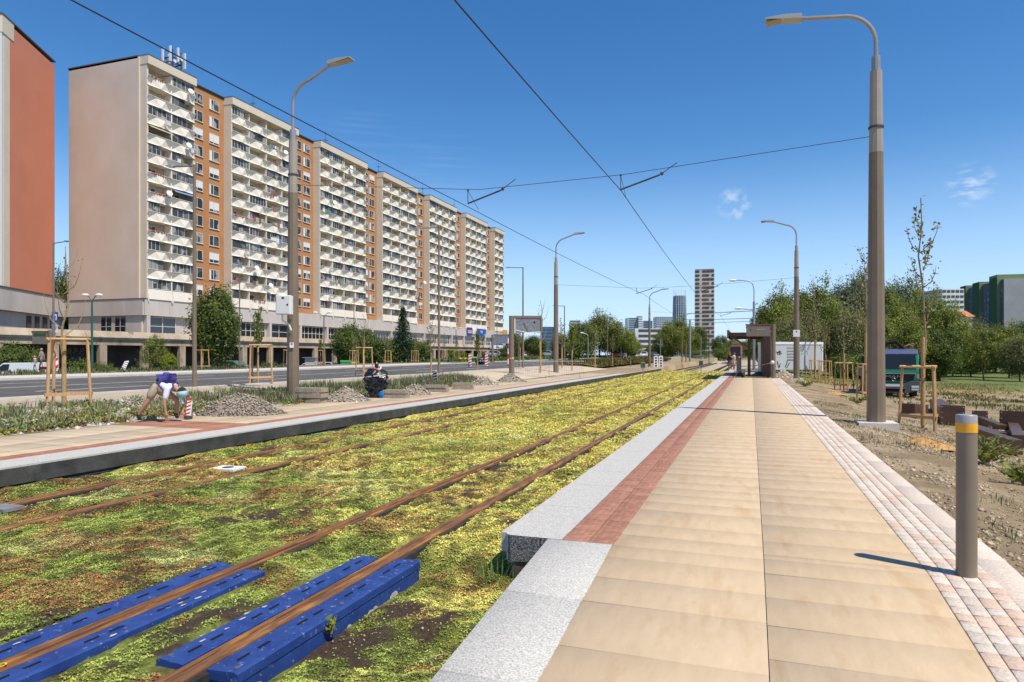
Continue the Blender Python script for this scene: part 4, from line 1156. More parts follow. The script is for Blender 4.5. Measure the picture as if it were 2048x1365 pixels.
def put(key, x, y, z=None, label=None, scale=1.0, rot=None, group=None):
    t, used = protos[key]; z = g(x, y) if z is None else z
    rot = rnd.uniform(0, 6.28) if rot is None else rot
    if not used:
        protos[key][1] = True; t.location = (x, y, z); t.rotation_euler = (0, 0, rot)
        t.scale = scale if isinstance(scale, tuple) else (scale,) * 3
        if label: t['label'] = label
        o = t
    else: o = copy_tree(t, (x, y, z), rot, label, scale)
    if group: o['group'] = group
    return o
def put_px(key, pxx, z, ytop, H_, label, wpx=None, W0=None, ground=None, **kw):
    """stand the tree in column pxx at distance z so that its top reaches picture row ytop"""
    x, y = W(pxx, z); gz = g(x, y) if ground is None else ground
    s = (Hh(ytop, z) - gz) / H_
    sw = s if wpx is None else wpx / F * z / W0
    return put(key, x, y, gz, label, (sw, sw, s), **kw)

# the wood on the right: every tree one thing; four kinds of crown
tree_proto('loc', 'broadleaf_tree', '', 'tree', leaf_mid, 11, (4.2, 4.2, 4.9), 3, 230, 80, .34, .2, .54, base_cut=-.95)
tree_proto('dark', 'broadleaf_tree', '', 'tree', leaf_dark, 12, (4.4, 4.4, 5.2), 5, 220, 80, .38, .22, .54, base_cut=-.95)
tree_proto('olive', 'broadleaf_tree', '', 'tree', leaf_olive, 10, (4.0, 4.0, 4.4), 8, 220, 80, .30, .17, .52, base_cut=-.95, cl_r=.3)
tree_proto('silver', 'poplar_tree', '', 'tree', leaf_silver, 14, (4.0, 4.0, 6.0), 9, 240, 80, .42, .24, .54, base_cut=-.95, lump=.4)
tree_proto('bush', 'bush', '', 'shrub', leaf_dark, 2.2, (1.5, 1.5, 1.1), 13, 120, 60, .17, .05, .45, base_cut=-.9)
tree_proto('airy', 'broadleaf_tree', '', 'tree', leaf_mid, 9, (3.4, 3.4, 3.4), 17, 110, 70, .27, .13, .62, base_cut=-.6, cl_r=.22)
wood = [ # column, distance, top row, kind, width px, words
    (1528, 92, 612, 'dark', 62, 'dark broadleaf tree standing furthest left in the wood, behind the shelter roof'),
    (1558, 84, 577, 'loc', 90, 'feathery green tree behind the shelter sign, left of the second pole'),
    (1598, 96, 572, 'dark', 100, 'tall dark tree directly behind the second pole on the right'),
    (1612, 74, 618, 'olive', 80, 'olive toned tree just above the white container'),
    (1575, 72, 632, 'olive', 76, 'low olive tree between the shelter and the container'),
    (1645, 90, 562, 'loc', 104, 'broad feathery tree above the right end of the white container'),
    (1692, 104, 540, 'silver', 84, 'grey green poplar with the pointed top left of the big pole'),
    (1722, 112, 527, 'silver', 80, 'tallest grey green poplar, beside the big pole'),
    (1668, 76, 610, 'loc', 92, 'mid green tree behind the row of staked saplings'),
    (1702, 72, 618, 'olive', 80, 'olive green tree left of the big pole, behind the staked saplings'),
    (1768, 100, 556, 'dark', 84, 'dark tree just to the right of the big pole, high up'),
    (1802, 108, 538, 'silver', 92, 'round grey green poplar crown between the big pole and the sapling'),
    (1748, 74, 612, 'loc', 94, 'mid green tree behind the big pole base'),
    (1790, 80, 604, 'loc', 96, 'mid green tree above the truck cab'),
    (1834, 88, 590, 'loc', 88, 'feathery tree directly behind the tall sapling'),
    (1872, 82, 588, 'loc', 100, 'wide feathery tree right of the tall sapling'),
    (1828, 66, 640, 'loc', 80, 'lower green tree behind the truck mirror'),
    (1905, 78, 612, 'loc', 90, 'green tree under the pale apartment block'),
    (1880, 66, 650, 'dark', 84, 'shaded dark tree low between the sapling and the open lawn'),
    (1942, 80, 636, 'olive', 84, 'yellowish green tree left of the green block'),
    (1968, 70, 652, 'airy', 90, 'airy tree with two bare dark trunks on the lawn'),
    (2018, 76, 648, 'loc', 84, 'yellow green tree below the grey gable at the right'),
    (2052, 92, 634, 'dark', 90, 'dark round tree at the right edge under the grey gable'),
    (2040, 66, 672, 'olive', 76, 'low olive tree cut by the right edge of the picture'),
    (1548, 66, 668, 'bush', 50, 'bushy thicket left of the container'),
    (1930, 92, 650, 'bush', 120, 'dark thicket at the back of the lawn'),
    (1700, 66, 706, 'bush', 80, 'dark thicket behind the staked saplings'),
    (1755, 66, 700, 'bush', 84, 'dark thicket left of the truck cab'),
    (1850, 68, 706, 'bush', 90, 'dark thicket right of the truck'),
    (1990, 100, 690, 'bush', 120, 'hedge like thicket far behind the lawn'),
]
TH = {'loc': (11.8, 4.6), 'dark': (12.7, 4.8), 'olive': (10.5, 4.4), 'silver': (15.6, 4.5), 'bush': (2.4, 1.6), 'airy': (9.7, 3.7)}
for pxx, z, yt, k, wpx, lab in wood:
    put_px(k, pxx, z, yt, TH[k][0], lab, wpx / 2, TH[k][1])
# trees in the middle distance behind the bus and the tower
for pxx, z, yt, k, wpx, lab in (
    (1122, 128, 664, 'olive', 46, 'yellowish tree between the left pole and the bus stop trees'), (1165, 150, 640, 'dark', 70, 'dark tree left of the bus, behind the street lamps'),
    (1200, 160, 624, 'loc', 90, 'tall green tree above the red roofed bus'), (1240, 165, 650, 'loc', 76, 'green tree above the rear of the bus'), (1140, 118, 668, 'bush', 60, 'green thicket behind the square sign frame'),
    (1068, 150, 668, 'dark', 56, 'dark tree right of the end of the apartment block'), (1030, 170, 660, 'dark', 50, 'dark tree behind the square sign frame post'), (1262, 175, 676, 'loc', 50, 'small tree right of the bus rear'),
    (1336, 190, 648, 'loc', 64, 'green tree below the wide grey office block'), (1362, 200, 636, 'loc', 70, 'green tree in front of the glass tower'), (1388, 205, 648, 'dark', 60, 'dark tree at the foot of the brown and cream tower'),
    (1320, 200, 690, 'bush', 70, 'thicket behind the small signal post'), (1398, 180, 700, 'bush', 50, 'bush by the railing below the brown tower'),
    (1440, 260, 668, 'dark', 40, 'dark tree far down the track right of the tower'), (1470, 250, 676, 'loc', 50, 'green tree far down the track behind the tram'), (1505, 230, 672, 'loc', 56, 'green tree far away behind the shelter roof'), (1455, 210, 694, 'bush', 60, 'thicket far behind the two people')):
    put_px(k, pxx, z, yt, TH[k][0], lab, wpx / 2, TH[k][1])
# left side, before the podium
tree_proto('left', 'broadleaf_tree', 'dense dark green tree with pointed leaves before the podium on the left', 'tree', leaf_dark, 7.5, (1.9, 1.9, 3.3), 23, 170, 90, .26, .12, .54, base_cut=-.95, aspect=.42)
x, y = W(432, 57); put('left', x, y, None, None, (.98, .98, .92), 0.4)
TH['left'] = (8.0, 2.1)
for pxx, z, yt, k, wpx, lab in ((308, 66, 668, 'airy', 56, 'small dark leaved tree by the garage columns, left of the round lime bush'), (695, 84, 642, 'left', 62, 'dark bushy tree left of the spruce, nearer one of the pair'), (735, 92, 652, 'left', 50, 'dark bushy tree just left of the spruce'),
                                (775, 92, 672, 'bush', 60, 'dense green shrub at the left foot of the spruce'), (838, 95, 676, 'bush', 56, 'dense green shrub at the right foot of the spruce'), (122, 128, 520, 'dark', 60, 'dark tree in the gap between the two blocks'),
                                (12, 58, 680, 'bush', 80, 'dark hedge shrub at the left edge above the white van'), (60, 57, 690, 'bush', 56, 'hedge shrub behind the walking woman'), (160, 56, 716, 'bush', 50, 'low shrub under the walkway beside the staked sapling'),
                                (205, 58, 722, 'bush', 46, 'low shrub at the foot of the garage column'), (540, 74, 722, 'bush', 40, 'small shrub behind the second staked sapling'), (1010, 150, 690, 'left', 36, 'dark tree at the right end of the podium')):
    put_px(k, pxx, z, yt, TH[k][0], lab, wpx / 2, TH[k][1])
tree_proto('dome', 'dome_shrub', 'round lime green dome shrub before the garage columns', 'shrub', leaf_lime, 1.8, (.85, .85, .95), 29, 130, 60, .09, .05, .5, base_cut=-.9, lump=.05, cl_r=.16, shell=.8)
put_px('dome', 338, 53, 709, 1.8, None, 17, 1.0)
put_px('dome', 903, 104, 700, 1.8, 'tall olive dome shrub left of the yellow bin', 12, 1.0); put_px('dome', 925, 108, 703, 1.8, 'wide dome shrub behind the yellow bin', 10, 1.0)
# spruce
sp = thing('spruce_tree', 'dark pointed spruce standing before the podium', 'tree', (*W(806, 92), g(*W(806, 92))))
mb = MB(); mb.tube([(0, 0, -.1), (0, 0, 3), (0, 0, 7.2)], [.14, .09, .02], 7); mb.build('trunk', bark_m, sp)
rs = np.random.default_rng(5); P, N_, A_ = [], [], []
for i in range(230):
    h = rs.uniform(.25, 1) ** 1; z = .4 + 7.0 * (i / 230); r = 2.35 * (1 - z / 7.7) + .12; a = i * 2.39996; L_ = r * rs.uniform(.75, 1.15)
    n = int(26 * L_ / 2 + 8); t = rs.uniform(.1, 1, n); p = np.stack([np.cos(a) * L_ * t, np.sin(a) * L_ * t, z - .22 * L_ * t ** 1.5 + .1 * t], 1)
    P.append(p + rs.normal(0, .1, (n, 3))); A_.append(np.stack([np.cos(a + rs.normal(0, .6, n)), np.sin(a + rs.normal(0, .6, n)), rs.normal(-.1, .3, n)], 1))
P, A_ = np.concatenate(P), np.concatenate(A_); v, f = rhombi(P, .36, None, .28, rs, A_); tn = np.repeat(rs.uniform(0, 1, len(P)), 4)
mesh_np('crown', v, f, needle_m, sp, col=np.stack([tn] * 3, 1))

# ------------------------------------------------------------------ young staked trees
def sapling(label, H_, seed, wrap, nbr, leafy, m, spread=.28, first=.45, leaf=.09):
    t = thing('young_tree', label, 'young tree'); rs = random.Random(seed); nr = np.random.default_rng(seed)
    mb = MB(); pts = [(rs.uniform(-.02, .02) * i, rs.uniform(-.02, .02) * i, H_ * i / 8 - (.05 if i == 0 else 0)) for i in range(9)]
    mb.tube(pts, [.036 * (1 - i / 9.5) + .006 for i in range(9)], 7)
    seg = []
    for i in range(nbr):
        h = H_ * (first + (1 - first) * .8 * (i + rs.random() * .5) / nbr); a = i * 2.4 + rs.uniform(-.5, .5); L_ = H_ * spread * (1.1 - (h / H_) * .65) * rs.uniform(.7, 1.15)
        b = Vector((0, 0, h)); out = Vector((math.cos(a), math.sin(a), 0)); e1 = b + out * L_ * .32 + Vector((0, 0, L_ * .28)); e2 = b + out * L_ * .5 + Vector((0, 0, L_ * .98))
        mb.tube([b, e1, (e1 + e2) / 2 + out * .03, e2], [.015, .012, .008, .004], 5); seg += [(b, e1), (e1, e2)]
    seg.append((Vector((0, 0, H_ * .72)), Vector(pts[-1])))
    mb.build('trunk', youngbark_m, t, smooth=True)
    mb = MB(); mb.tube([(0, 0, wrap * .02), (0, 0, wrap * .5), (0, 0, wrap)], [.06, .058, .05], 9); mb.build('trunk_wrap', jute_m, t, smooth=True)
    if leafy:
        P = []
        for i in range(leafy):
            a, b = seg[rs.randrange(len(seg))]; q = a.lerp(b, rs.uniform(.15, 1.05)); P.append((q.x + rs.gauss(0, .05), q.y + rs.gauss(0, .05), q.z + rs.gauss(0, .05)))
        P = np.array(P); v, f = rhombi(P, leaf * nr.uniform(.6, 1.3, len(P)), None, .6, nr); tn = np.repeat(nr.uniform(0, 1, len(P)), 4)
        mesh_np('crown', v, f, m, t, col=np.stack([tn] * 3, 1))
    return t
def stakes(label, n=3, h=1.65, w=.62):
    t = thing('tree_stake_frame', label, 'stake frame', group='wooden frames round the young trees'); pts = []
    for i in range(n):
        a = 2 * math.pi * i / n + .5; x, y = w * .78 * math.cos(a), w * .78 * math.sin(a); pts.append((x, y))
        mb = MB(); mb.tube([(x * 1.18, y * 1.18, -.25), (x, y, h)], .036, 9); mb.build('stake', wood_m, t, smooth=True)
    for i in range(n):
        (x0, y0), (x1, y1) = pts[i], pts[(i + 1) % n]; d = Vector((x1 - x0, y1 - y0, 0)).normalized() * .07
        mb = MB(); mb.tube([(x0 - d.x, y0 - d.y, h - .04 + .012 * i), (x1 + d.x, y1 + d.y, h - .04 + .012 * i)], .03, 8); mb.build('top_rail', wood_m, t, smooth=True)
        mb = MB(); mb.beam((x0 * 1.12 - d.x, y0 * 1.12 - d.y, .3), (x1 * 1.12 + d.x, y1 * 1.12 + d.y, .3), .03, .08); mb.build('low_rail', wood_m, t)
    return t
S0 = stakes('', 3); S4 = stakes('', 4, 1.6, .6)
used_frames = set()
def frame_at(src, x, y, rot, label, s=1.0):
    if src.name not in used_frames:
        used_frames.add(src.name); src.location = (x, y, g(x, y)); src.rotation_euler.z = rot; src['label'] = label; src.scale = (s, s, s); return src
    return copy_tree(src, (x, y, g(x, y)), rot, label, s)
sap = {'bare': sapling('', 4.3, 3, 1.9, 9, 26, leaf_mid, .30, .42), 'leafy': sapling('', 4.6, 5, 2.2, 16, 900, leaf_mid, .22, .48, .13), 'tall': sapling('', 6.2, 8, 2.45, 13, 360, leaf_olive, .19, .42, .11),
       'mid': sapling('', 4.4, 12, 1.9, 12, 260, leaf_olive, .24, .45, .11), 'dense': sapling('', 5.0, 15, 2.3, 18, 900, leaf_mid, .17, .5, .16)}
used_sap = set()
def sap_at(k, pxx, z, label, top=None, rot=None, lvl=None):
    x, y = W(pxx, z); o = sap[k]; H0 = {'bare': 4.3, 'leafy': 4.6, 'tall': 6.2, 'mid': 4.4, 'dense': 5.0}[k]; gz = g(x, y) if lvl is None else lvl
    s = 1 if top is None else (Hh(top, z) - gz) / H0; rot = rnd.uniform(0, 6) if rot is None else rot
    if k not in used_sap:
        used_sap.add(k); o.location = (x, y, gz); o.rotation_euler.z = rot; o['label'] = label; o.scale = (s, s, s)
    else: o = copy_tree(o, (x, y, gz), rot, label, s)
    o['group'] = 'young trees tied to stakes'; return x, y
x, y = sap_at('bare', 128, 16.6, 'bare young tree with whippy branches, nearest on the left', 492, 1.0); frame_at(S0, x, y, 2.4, 'wooden stake frame in the bed at far left, nearest to the camera')
x, y = sap_at('leafy', 516, 28, 'leafy young tree between the two left poles', 614); frame_at(S0, x, y, 2.2, 'wooden stake frame left of the large left pole')
x, y = sap_at('bare', 728, 39, 'thin young tree just left of the black wrapped bundle', 628); frame_at(S0, x, y, 2.6, 'wooden stake frame behind the black wrapped bundle')
for pxx, z, k, tp, lab in ((862, 44, 'mid', 640, 'staked young tree left of the thin lamp post'), (955, 52, 'dense', 662, 'compact leafy young tree on the plaza before the blue signs'), (1081, 50, 'bare', 600, 'wrapped young tree with cut branches behind the left barrier'),
                         (1124, 60, 'mid', 636, 'small young tree just right of the second left pole'), (1144, 57, 'dense', 648, 'rounded young tree behind the right barrier'), (1190, 66, 'mid', 652, 'young tree with netted crown left of the bus'),
                         (1225, 74, 'mid', 668, 'young tree standing in front of the bus'), (1040, 66, 'mid', 640, 'pale young tree behind the square sign frame')):
    sap_at(k, pxx, z, lab, tp, lvl=.3 + max(0, .004 * (z - 45)))
for pxx, z, k, tp, lab in ((404, 55, 'mid', 690, 'small sapling in a frame at the foot of the dense left tree'), (578, 62, 'mid', 690, 'sapling in a low frame beyond the road, left of the large pole'), (641, 70, 'leafy', 676, 'leafy sapling in a frame before the garage columns'),
                         (708, 76, 'mid', 664, 'sapling in a frame under the dark bushy trees'), (776, 84, 'mid', 676, 'sapling in a frame left of the spruce trunk'), (830, 90, 'mid', 668, 'sapling in a frame right of the spruce trunk'),
                         (889, 100, 'mid', 666, 'sapling in a frame beside the tall dome shrub'), (914, 104, 'mid', 670, 'sapling between the two dome shrubs'), (966, 114, 'mid', 672, 'sapling in a frame before the white shop sign')):
    x, y = sap_at(k, pxx, z, lab, tp); frame_at(S4, x, y, rnd.uniform(0, 3), lab.replace('small sapling in a frame', 'low wooden frame').replace('leafy sapling in a frame', 'low wooden frame').replace('sapling in a low frame', 'low wooden frame').replace('sapling in a frame', 'low wooden frame').replace('sapling between', 'low wooden frame between'))
for pxx, z, k, tp, rot, lab, fl in ((1846, 18.3, 'tall', 398, .6, 'tall sparse young tree right of the big pole', 'wooden stake frame right of the big pole, nearest on the right'), (1732, 32, 'tall', 470, 2.0, 'young tree rising beside the left edge of the big pole', 'wooden stake frame partly hidden by the big pole'),
                            (1688, 40, 'mid', 610, 1.1, 'second young tree left of the big pole', 'wooden stake frame second to the left of the big pole'), (1651, 52, 'mid', 640, 2.9, 'young tree before the right end of the container', 'wooden stake frame before the right end of the container'),
                            (1630, 60, 'tall', 560, .2, 'tall thin young tree at the middle of the container', 'wooden stake frame at the middle of the container'), (1612, 68, 'mid', 660, 1.7, 'young tree just right of the second right pole', 'wooden stake frame just right of the second right pole')):
    x, y = sap_at(k, pxx, z, lab, tp, rot); frame_at(S0 if z < 35 else S4, x, y, rot + 1.8, fl)

# ------------------------------------------------------------------ planting bed, weeds, pebbles
plant_m = mat('bed_plant', None, attr=True, rough=.7, spec=.2)
V, Fc, Cc = [], [], []
def addleaves(P, s, nrm, aspect, ax, col):
    v, f = rhombi(P, s, nrm, aspect, None, ax); b = sum(len(q) for q in V); V.append(v); Fc.append(f + b); Cc.append(np.repeat(col, 4, 0))
def blades(X, Y, Z, h, k, col, wd=.12, lean=.35):
    n = len(X)
    for j in range(k):
        a = rng.uniform(0, 6.283, n); l = np.abs(rng.normal(0, lean, n)); ax = np.stack([np.cos(a) * l, np.sin(a) * l, np.ones(n)], 1); ax /= np.linalg.norm(ax, axis=1, keepdims=True)
        hh = h * rng.uniform(.5, 1.2, n); c = np.stack([X, Y, Z], 1) + ax * (hh / 2)[:, None] + rng.normal(0, .02, (n, 3)) * np.array((1, 1, 0))
        nr = np.stack([-np.sin(a + 1.5), np.cos(a + 1.5), rng.uniform(0, .6, n)], 1)
        addleaves(c, hh, nr, wd, ax, col * rng.uniform(.7, 1.3, (n, 1)))
def bedz(X, Y): return G(X, Y) + .03
pal = np.array(((.15, .19, .07), (.20, .24, .10), (.10, .14, .045), (.30, .28, .12), (.20, .17, .075), (.24, .27, .15)))
X, Y = scatter(-15.75, -13.3, 2, 35, 520); kp = fbm(X / .5, Y / .5, 77) + rng.uniform(-.08, .08, len(X)) > .50; X, Y = X[kp], Y[kp]
ax = rng.normal(0, 1, (len(X), 3)); ax[:, 2] = np.abs(ax[:, 2]) * .7
pi_ = (fbm(X / .9, Y / .9, 78) * 9).astype(int) % 6
addleaves(np.stack([X, Y, bedz(X, Y) + rng.uniform(.01, .12, len(X))], 1), rng.uniform(.04, .09, len(X)), None, .5, ax, pal[pi_] * rng.uniform(.6, 1.4, (len(X), 1)))
X, Y = scatter(-15.75, -13.35, 2, 35, 200); kp = fbm(X / .55, Y / .55, 71) + rng.uniform(-.12, .12, len(X)) > .53; X, Y = X[kp], Y[kp]
blades(X, Y, bedz(X, Y), rng.uniform(.06, .2, len(X)), 5, pal[rng.integers(0, 6, len(X))], .13, 1.0)
X, Y = scatter(-15.75, -14.0, 3, 35.2, 30); kp = fbm(X / .6 + 4, Y / .6, 73) > np.where(Y > 17, .45, .64); X, Y = X[kp], Y[kp]
for q in range(4):
    xx, yy = X + rng.normal(0, .12, len(X)), Y + rng.normal(0, .12, len(X))
    blades(xx, yy, bedz(xx, yy), rng.uniform(.14, .36, len(X)), 4, np.where(rng.random((len(X), 1)) < .35, (.10, .085, .075), pal[rng.integers(0, 6, len(X))]), .055, .6)
X, Y = scatter(-15.2, -13.3, 15, 35.2, 30); kp = fbm(X / .8 + 4, Y / .8, 79) > .5; X, Y = X[kp], Y[kp]
for q in range(4):
    xx, yy = X + rng.normal(0, .1, len(X)), Y + rng.normal(0, .1, len(X))
    blades(xx, yy, bedz(xx, yy), rng.uniform(.15, .36, len(X)), 3, np.where(rng.random((len(X), 1)) < .4, (.09, .075, .065), pal[rng.integers(0, 6, len(X))]), .06, .6)
for sd, co, th in ((81, (.30, .24, .02), .57), (83, (.13, .045, .035), .55), (85, (.17, .22, .05), .56)):   # low cushions along the platform edge
    X, Y = scatter(-14.1, -13.25, 4, 34, 420); kp = fbm(X / .6 + sd, Y / .6, sd) > th; X, Y = X[kp], Y[kp]
    ax = rng.normal(0, 1, (len(X), 3)); ax[:, 2] = np.abs(ax[:, 2]) * .5
    addleaves(np.stack([X, Y, bedz(X, Y) + rng.uniform(.01, .09, len(X))], 1), .075, None, .6, ax, np.array(co) * rng.uniform(.6, 1.4, (len(X), 1)))
X, Y = scatter(-18.6, -13.6, 66, 128, 8)
blades(X, Y, G(X, Y) + .2, .45, 3, np.where(rng.random((len(X), 1)) < .5, (.16, .10, .03), (.10, .12, .03)), .3, .5)
bp = mesh_np('bed_plants', np.concatenate(V), np.concatenate(Fc), plant_m, col=np.concatenate(Cc))
tag(bp, 'mixed grasses, lavender and low sedum filling the gravel planting beds', 'bed plants', kind='stuff')
# pale stones in the bed
X, Y = scatter(-15.6, -13.15, 2, 34, 26); X2, Y2 = X, Y
pebbles('bed_stones', X, Y, bedz(X, Y) + .01, .06, stone_m, lambda n: np.array((.50, .45, .38)) * rng.uniform(.5, 1.25, (n, 1)), 'pale crushed stones lying between the bed plants', 'stones')
# verge weeds at far left
V, Fc, Cc = [], [], []
X, Y = scatter(-42, -36.4, 18, 50, 3); blades(X, Y, G(X, Y) + .05, .35, 5, np.where(rng.random((len(X), 1)) < .5, (.13, .14, .04), (.07, .10, .03)), .15, .5)
X, Y = scatter(-47, -33.6, 80, 200, 1.2); blades(X, Y, G(X, Y) + .05, .5, 4, np.where(rng.random((len(X), 1)) < .5, (.13, .16, .04), (.07, .11, .03)), .3, .5)
tag(mesh_np('verge_weeds', np.concatenate(V), np.concatenate(Fc), plant_m, col=np.concatenate(Cc)), 'rough weeds and grass on the far verge of the road', 'weeds', kind='stuff')
# right soil: stones, weeds, litter of straw
X, Y = scatter(1.85, 7, 1.0, 22, 420); kp = fbm(X / .8, Y / .8, 91) + rng.uniform(-.1, .1, len(X)) > .45; X, Y = X[kp], Y[kp]
def soilz(X, Y): return ground_z(X, Y)
pebbles('soil_stones', X, Y, soilz(X, Y) + .004, rng.choice((.008, .012, .016, .03), len(X)), stone_m, lambda n: np.array((.40, .31, .21)) * rng.uniform(.4, 1.4, (n, 1)), 'loose stones and clods strewn over the bare soil right of the platform', 'stones')
V, Fc, Cc = [], [], []
X, Y = scatter(2.0, 9, 2, 30, 12); kp = fbm(X / 1.2 + 8, Y / 1.2, 93) > .57; X, Y = X[kp], Y[kp]
for q in range(5):
    xx, yy = X + rng.normal(0, .07, len(X)), Y + rng.normal(0, .07, len(X)); blades(xx, yy, soilz(xx, yy), rng.uniform(.05, .12, len(X)), 3, np.where(rng.random((len(X), 1)) < .55, (.10, .15, .05), (.25, .22, .10)), .12, 1.0)
X, Y = scatter(6, 28, 20, 50, 5); kp = fbm(X / 2.5 + 8, Y / 2.5, 95) > .54; X, Y = X[kp], Y[kp]
for q in range(4):
    xx, yy = X + rng.normal(0, .2, len(X)), Y + rng.normal(0, .2, len(X)); blades(xx, yy, soilz(xx, yy), .16, 3, np.where(rng.random((len(X), 1)) < .5, (.10, .13, .04), (.2, .18, .08)), .25, .6)
X, Y = scatter(3, 44, 43, 68, 14); kp = fbm(X / 4, Y / 4, 97) > .44; X, Y = X[kp], Y[kp]
blades(X, Y, G(X, Y), rng.uniform(.06, .2, len(X)), 4, np.where(rng.random((len(X), 1)) < .72, (.36, .26, .10), (.17, .18, .06)), .2, 1.0)
tag(mesh_np('soil_weeds', np.concatenate(V), np.concatenate(Fc), plant_m, col=np.concatenate(Cc)), 'scattered weeds and dry grass over the soil and field on the right', 'weeds', kind='stuff')
# leafy weed clump by the beams, grass tuft at the platform corner, seedlings by the covers
def weed(name, label, cat, x, y, z, n, r, h, leaf, m=leaf_mid, seed=1):
    t = thing(name, label, cat, (x, y, z)); rs = np.random.default_rng(seed)
    mb = MB(); P, A2 = [], []
    for i in range(n):
        a = rs.uniform(0, 6.28); l = rs.uniform(.2, 1) * r; e = Vector((math.cos(a) * l, math.sin(a) * l, h * rs.uniform(.4, 1)))
        mb.tube([(0, 0, 0), (e.x * .4, e.y * .4, e.z * .7), tuple(e)], [.006, .004, .002], 4)
        for q in range(7):
            t_ = rs.uniform(.3, 1.05); P.append(np.array(e) * (t_, t_, t_ ** .8) + rs.normal(0, .02, 3)); A2.append((math.cos(a + rs.normal(0, .8)), math.sin(a + rs.normal(0, .8)), rs.uniform(-.3, .5)))
    mb.build('stem', youngbark_m, t); P = np.array(P); v, f = rhombi(P, leaf * rs.uniform(.6, 1.3, len(P)), None, .42, rs, np.array(A2)); tn = np.repeat(rs.uniform(.1, 1, len(P)), 4)
    mesh_np('foliage', v, f, m, t, col=np.stack([tn] * 3, 1)); return t
x, y = W(1968, 11.5); weed('weed_clump', 'large leafy green weed clump in front of the brown beams', 'weed', x, y, g(x, y), 60, .55, .5, .11, leaf_mid, 2)
x, y = W(2046, 9.6); weed('weed_clump', 'leafy weed clump at the right edge below the beams', 'weed', x, y, g(x, y), 40, .4, .3, .1, leaf_mid, 3)
x, y = W(1716, 26); weed('weed_clump', 'low green weeds by the left foot of the stake frame near the big pole', 'weed', x, y, g(x, y), 40, .6, .3, .1, leaf_mid, 4)
x, y = W(1610, 36); weed('weed_clump', 'low green weeds beside the platform edge near the second right pole', 'weed', x, y, g(x, y), 40, .7, .35, .12, leaf_mid, 6)
t = weed('seedling', 'tall seedling growing between the two halves of the left covers', 'weed', -3.78, 2.42, -.06, 3, .07, .24, .075, leaf_lime, 7)
t = weed('seedling', 'small seedling at the lower left beside the blue cover', 'weed', -3.78, 2.02, -.06, 3, .05, .14, .06, leaf_mid, 8)
t = weed('seedling', 'seedling in the bare strip right of the tall chipped cover', 'weed', -2.70, 3.98, -.12, 5, .08, .16, .06, leaf_lime, 9)
t = thing('grass_tuft', 'tuft of long grass in the shade of the platform corner', 'grass', (-2.06, 5.34, -.1))
V, Fc, Cc = [], [], []; X, Y = rng.normal(0, .06, 24), rng.normal(0, .05, 24); blades(X, Y, X * 0, .2, 2, np.tile((.13, .20, .05), (24, 1)), .05, .7)
mesh_np('blades', np.concatenate(V), np.concatenate(Fc), plant_m, t, col=np.concatenate(Cc))
# ------------------------------------------------------------------ poles, lamps, wires
pole_m = mat('bronze_pole_paint', (.185, .138, .092), (.215, .16, .108), scale=2, rough=.5, metal=.05, spec=.35)
poletop_m = mat('pale_pole_sleeve', (.32, .27, .215), (.36, .305, .245), scale=2, rough=.45, metal=.05)
arm_m = mat('grey_arm', (.34, .31, .28), (.40, .37, .34), scale=3, rough=.35, metal=.5)
lamp_m = mat('lamp_head', (.44, .42, .39), rough=.4, metal=.3); lens_m = mat('lamp_lens', (.40, .33, .21), rough=.3)
foot_m = mat('concrete_foot', (.55, .50, .43), (.66, .61, .53), scale=3, rough=.9, coord='world')
def cat_pole(label, x, y, z, arm_dir, rbase=.235, H_=9.0, arm=2.6, rise=2.1, foot=True, sleeve=6.9, lift=.3):
    t = thing('catenary_pole', label, 'pole', (x, y, z), 0)
    mb = MB(); n = 10
    mb.tube([(0, 0, 0), (0, 0, sleeve)], [rbase, rbase * .76], n); mb.build('shaft', pole_m, t)
    mb = MB(); mb.tube([(0, 0, sleeve), (0, 0, H_ - .35)], [rbase * .75, rbase * .64], n); mb.build('sleeve', poletop_m, t)
    mb = MB(); mb.tube([(0, 0, H_ - .36), (0, 0, H_)], [rbase * .5, rbase * .48], 12); mb.build('collar', arm_m, t)
    s = arm_dir; mb = MB()
    pts = [(0, 0, H_ - .05), (0, 0, H_ + rise * .52)]
    for q in np.linspace(0, 1, 9): a = q * R(80); pts.append((s * .75 * (1 - math.cos(a)), 0, H_ + rise * .52 + .75 * math.sin(a)))
    e = (s * arm, 0, pts[-1][2] + lift); pts.append(e)
    mb.tube(pts, .05, 9); mb.build('arm', arm_m, t, smooth=True)
    mb = MB(); hx = e[0]; hz = e[2]
    mb.prism([(hx - s * .08, hz - .05), (hx + s * .38, hz - .0), (hx + s * .76, hz + .05), (hx + s * .76, hz + .08), (hx + s * .3, hz + .10), (hx - s * .08, hz + .06)], 'y', -.16, .16)
    hd = mb.build('lamp_head', lamp_m, t)
    mb = MB(); mb.obox((hx + s * .5, 0, hz - .0), (.24, 0, .026 * s * s), (0, .13, 0), (0, 0, .012)); mb.build('lens', lens_m, hd)
    mb = MB(); mb.tube([(0, 0, sleeve + .58), (0, 0, sleeve + .63)], rbase * .82, n); mb.build('wire_clamp', dsteel_m, t)
    if foot:
        mb = MB(); mb.box(-.42, .42, -.42, .42, -.16, .035); mb.build('footing', foot_m, t)
    return t
PR1 = W(1752, 16.3); PL1 = W(586, 22.7)
p1 = cat_pole('large bronze pole with pale upper sleeve, nearest on the right of the platform', PR1[0], PR1[1], .17, -1, .208, 8.75, 1.72, .62, True, 6.45, .12)
p2 = cat_pole('large bronze pole on the left bed carrying a white cabinet', PL1[0], PL1[1], .27, 1, .212, 9.0, 1.5, 1.6, False, 6.9, .42)
